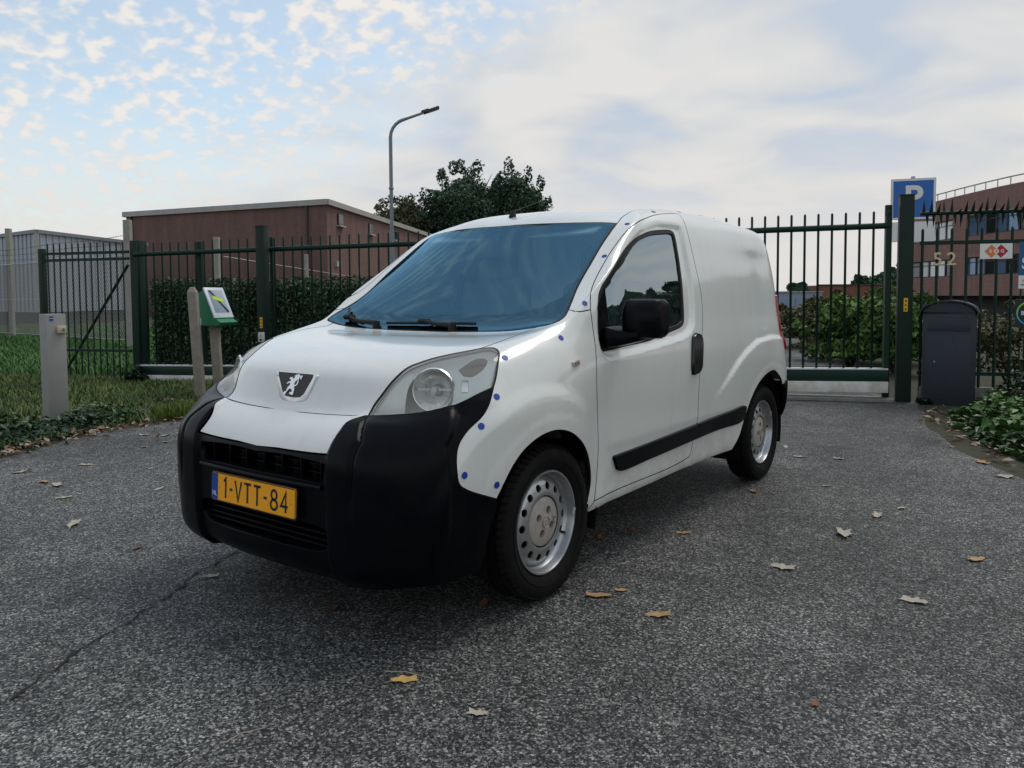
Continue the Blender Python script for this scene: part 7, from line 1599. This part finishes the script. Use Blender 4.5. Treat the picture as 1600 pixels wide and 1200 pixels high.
LEAVES = [
    (0.80, -0.02, 'leaf_yellow', 0.075, 'yellow dry leaf nearest the camera on the asphalt'),
    (1.11, -0.04, 'leaf_pale', 0.055, 'small pale leaf on the asphalt at the bottom of the picture'),
    (0.94, 0.94, 'leaf_tan', 0.095, 'ragged tan leaf on the asphalt right of the front wheel'),
    (0.99, 1.05, 'leaf_tan', 0.05, 'small tan leaf beside the ragged one right of the front wheel'),
    (1.23, 0.91, 'leaf_tan', 0.085, 'curled orange-tan leaf on open asphalt right of the front wheel'),
    (0.17, 0.23, 'leaf_brown', 0.06, 'brown leaf in the shadow under the front bumper'),
    (0.62, 0.60, 'leaf_brown', 0.06, 'dark brown leaf in the shadow left of the front tyre'),
    (-0.54, 0.15, 'leaf_pale', 0.06, 'pale leaf lying by the crack in front of the bumper'),
    (0.87, 1.92, 'leaf_tan', 0.07, 'tan leaf on the asphalt below the door sill'),
    (0.57, 1.61, 'leaf_brown', 0.07, 'brown leaf just behind the front wheel'),
    (1.54, 2.37, 'leaf_pale', 0.13, 'large pale leaf on the asphalt at the right, below the gate'),
    (1.45, 1.70, 'leaf_pale', 0.09, 'pale torn leaf on the asphalt right of the van'),
    (1.98, 1.62, 'leaf_pale', 0.09, 'pale leaf farthest to the right foreground'),
    (2.12, 2.31, 'leaf_tan', 0.085, 'tan leaf near the right edge of the picture'),
    (1.60, 2.82, 'leaf_pale', 0.085, 'pale leaf below the ivy bed, left of the two close together'),
    (1.68, 3.06, 'leaf_pale', 0.06, 'small pale leaf below the ivy bed, right of the two close together'),
    (0.87, 2.95, 'leaf_rose', 0.07, 'reddish leaf on the asphalt below the rear wheel'),
    (0.79, 4.16, 'leaf_pale', 0.075, 'pale leaf on the asphalt right of the rear wheel'),
    (0.58, 4.50, 'leaf_pale', 0.06, 'small pale leaf close behind the rear wheel'),
    (1.04, 4.25, 'leaf_pale', 0.07, 'pale leaf halfway between rear wheel and ivy bed'),
    (1.19, 3.35, 'leaf_pale', 0.05, 'tiny pale leaf in the middle of the asphalt on the right'),
    (1.91, 4.69, 'leaf_tan', 0.1, 'tan leaf against the edge of the ivy bed'),
    (2.08, 4.27, 'leaf_pale', 0.1, 'pale leaf at the road edge by the ivy, far right'),
    (1.89, 0.59, 'leaf_brown', 0.04, 'tiny brown leaf in the lower right of the asphalt'),
    (0.64, 1.82, 'leaf_brown', 0.05, 'small brown leaf under the door sill'),
    (-3.49, 0.55, 'leaf_pale', 0.1, 'pale leaf on the asphalt in the far left foreground'),
    (-3.04, 0.51, 'leaf_tan', 0.085, 'tan leaf on the asphalt below the grey intercom post'),
    (-2.87, 0.52, 'leaf_pale', 0.1, 'flat pale leaf below the grey intercom post'),
    (-2.50, 0.40, 'leaf_pale', 0.08, 'pale leaf left of the crack near the road edge'),
    (-1.86, 0.17, 'leaf_pale', 0.1, 'curled pale leaf in the left foreground'),
    (-4.22, 1.82, 'leaf_pale', 0.08, 'pale leaf on the asphalt near the left verge, nearest the grass'),
    (-4.04, 1.91, 'leaf_pale', 0.1, 'wide pale leaf on the asphalt near the front bumper corner'),
    (-3.74, 1.75, 'leaf_pale', 0.08, 'second pale leaf close to the front bumper corner'),
    (-3.66, 1.53, 'leaf_pale', 0.06, 'small pale leaf left of the front bumper corner'),
    (-2.23, 0.85, 'leaf_pale', 0.06, 'small pale leaf on the asphalt left of the licence plate'),
    (-1.18, 0.16, 'leaf_brown', 0.05, 'small dark leaf on the asphalt left of the bumper'),
    (-3.37, 0.93, 'leaf_pale', 0.09, 'pale leaf at mid distance on the left asphalt'),
    (-2.85, 1.14, 'leaf_pale', 0.05, 'tiny pale leaf left of the bumper side'),
]

_lm = [leaf_mesh(100+k, .1) for k in range(7)]
for k, (x, y, m_, sz, lab) in enumerate(LEAVES):
    me = _lm[k % 7].copy(); me.materials.append(MATS[m_]); o = link('fallen_leaf', me, None, None, (x, y, -.006), (random.uniform(-.12, .12), random.uniform(-.12, .12), random.uniform(0, 6.28)))
    o.scale = (sz/.1*.85, sz/.1*.85, sz/.1*random.uniform(.35, .8)); tag(o, lab, 'leaf', 'fallen leaves on the asphalt')
def litter(name, pts, n, spread, label, seed, cols):
    """drift of dead leaves along a road edge: nobody could count it"""
    rs = np.random.RandomState(seed); A = np.array(pts, float); seg = np.linalg.norm(np.diff(A, axis=0), axis=1); s = np.concatenate([[0], np.cumsum(seg)])
    d = rs.uniform(0, s[-1], n); P = np.stack([np.interp(d, s, A[:, 0]), np.interp(d, s, A[:, 1])], 1)+rs.normal(0, spread, (n, 2))
    o = leaf_cloud(name, np.concatenate([P, rs.uniform(.0, .035, (n, 1))], 1), np.tile((0, 0, 1.), (n, 1)), .062, leaf_mat(name+'_leaf', cols, .7), None, seed, 'leaf', None, .35); tag(o, label, 'leaf litter', kind='stuff')
DEAD = [(.05, .028, .018), (.13, .075, .042), (.25, .15, .09), (.34, .28, .21), (.20, .10, .065)]
litter('leaf_litter', [(-3.9, -.1), (-4.25, .66), (-4.68, 1.55), (-4.83, 2.45), (-4.95, 3.2)], 260, .085, 'dead leaves gathered along the left road edge', 81, DEAD)
litter('verge_litter', [(-5.0, 1.7), (-5.6, 3.0), (-6.4, 3.6)], 110, .55, 'dead leaves scattered over the verge grass', 82, DEAD)
litter('bed_litter', [(1.15, 7.5), (1.45, 6.2), (1.75, 5.4), (2.4, 4.2)], 80, .08, 'dead leaves along the edge of the ivy bed', 83, DEAD)
def twig(x, y, a, L_, label):
    bm = bmesh.new(); tube(bm, [(0, 0, 0), (L_*.4, .01, .004), (L_, -.004, .001)], [.002, .0018, .0012], 5); o = finish(bm, 'dry_twig', mat('twig', (.30, .25, .19), .8), None, loc=(x, y, -.004), rot=(0, 0, a)); tag(o, label, 'twig')
twig(0.71, -0.02, .35, .17, 'thin dry stalk beside the yellow leaf nearest the camera')
twig(0.65, -0.56, 1.35, .11, 'short dry twig at the bottom left of the asphalt')
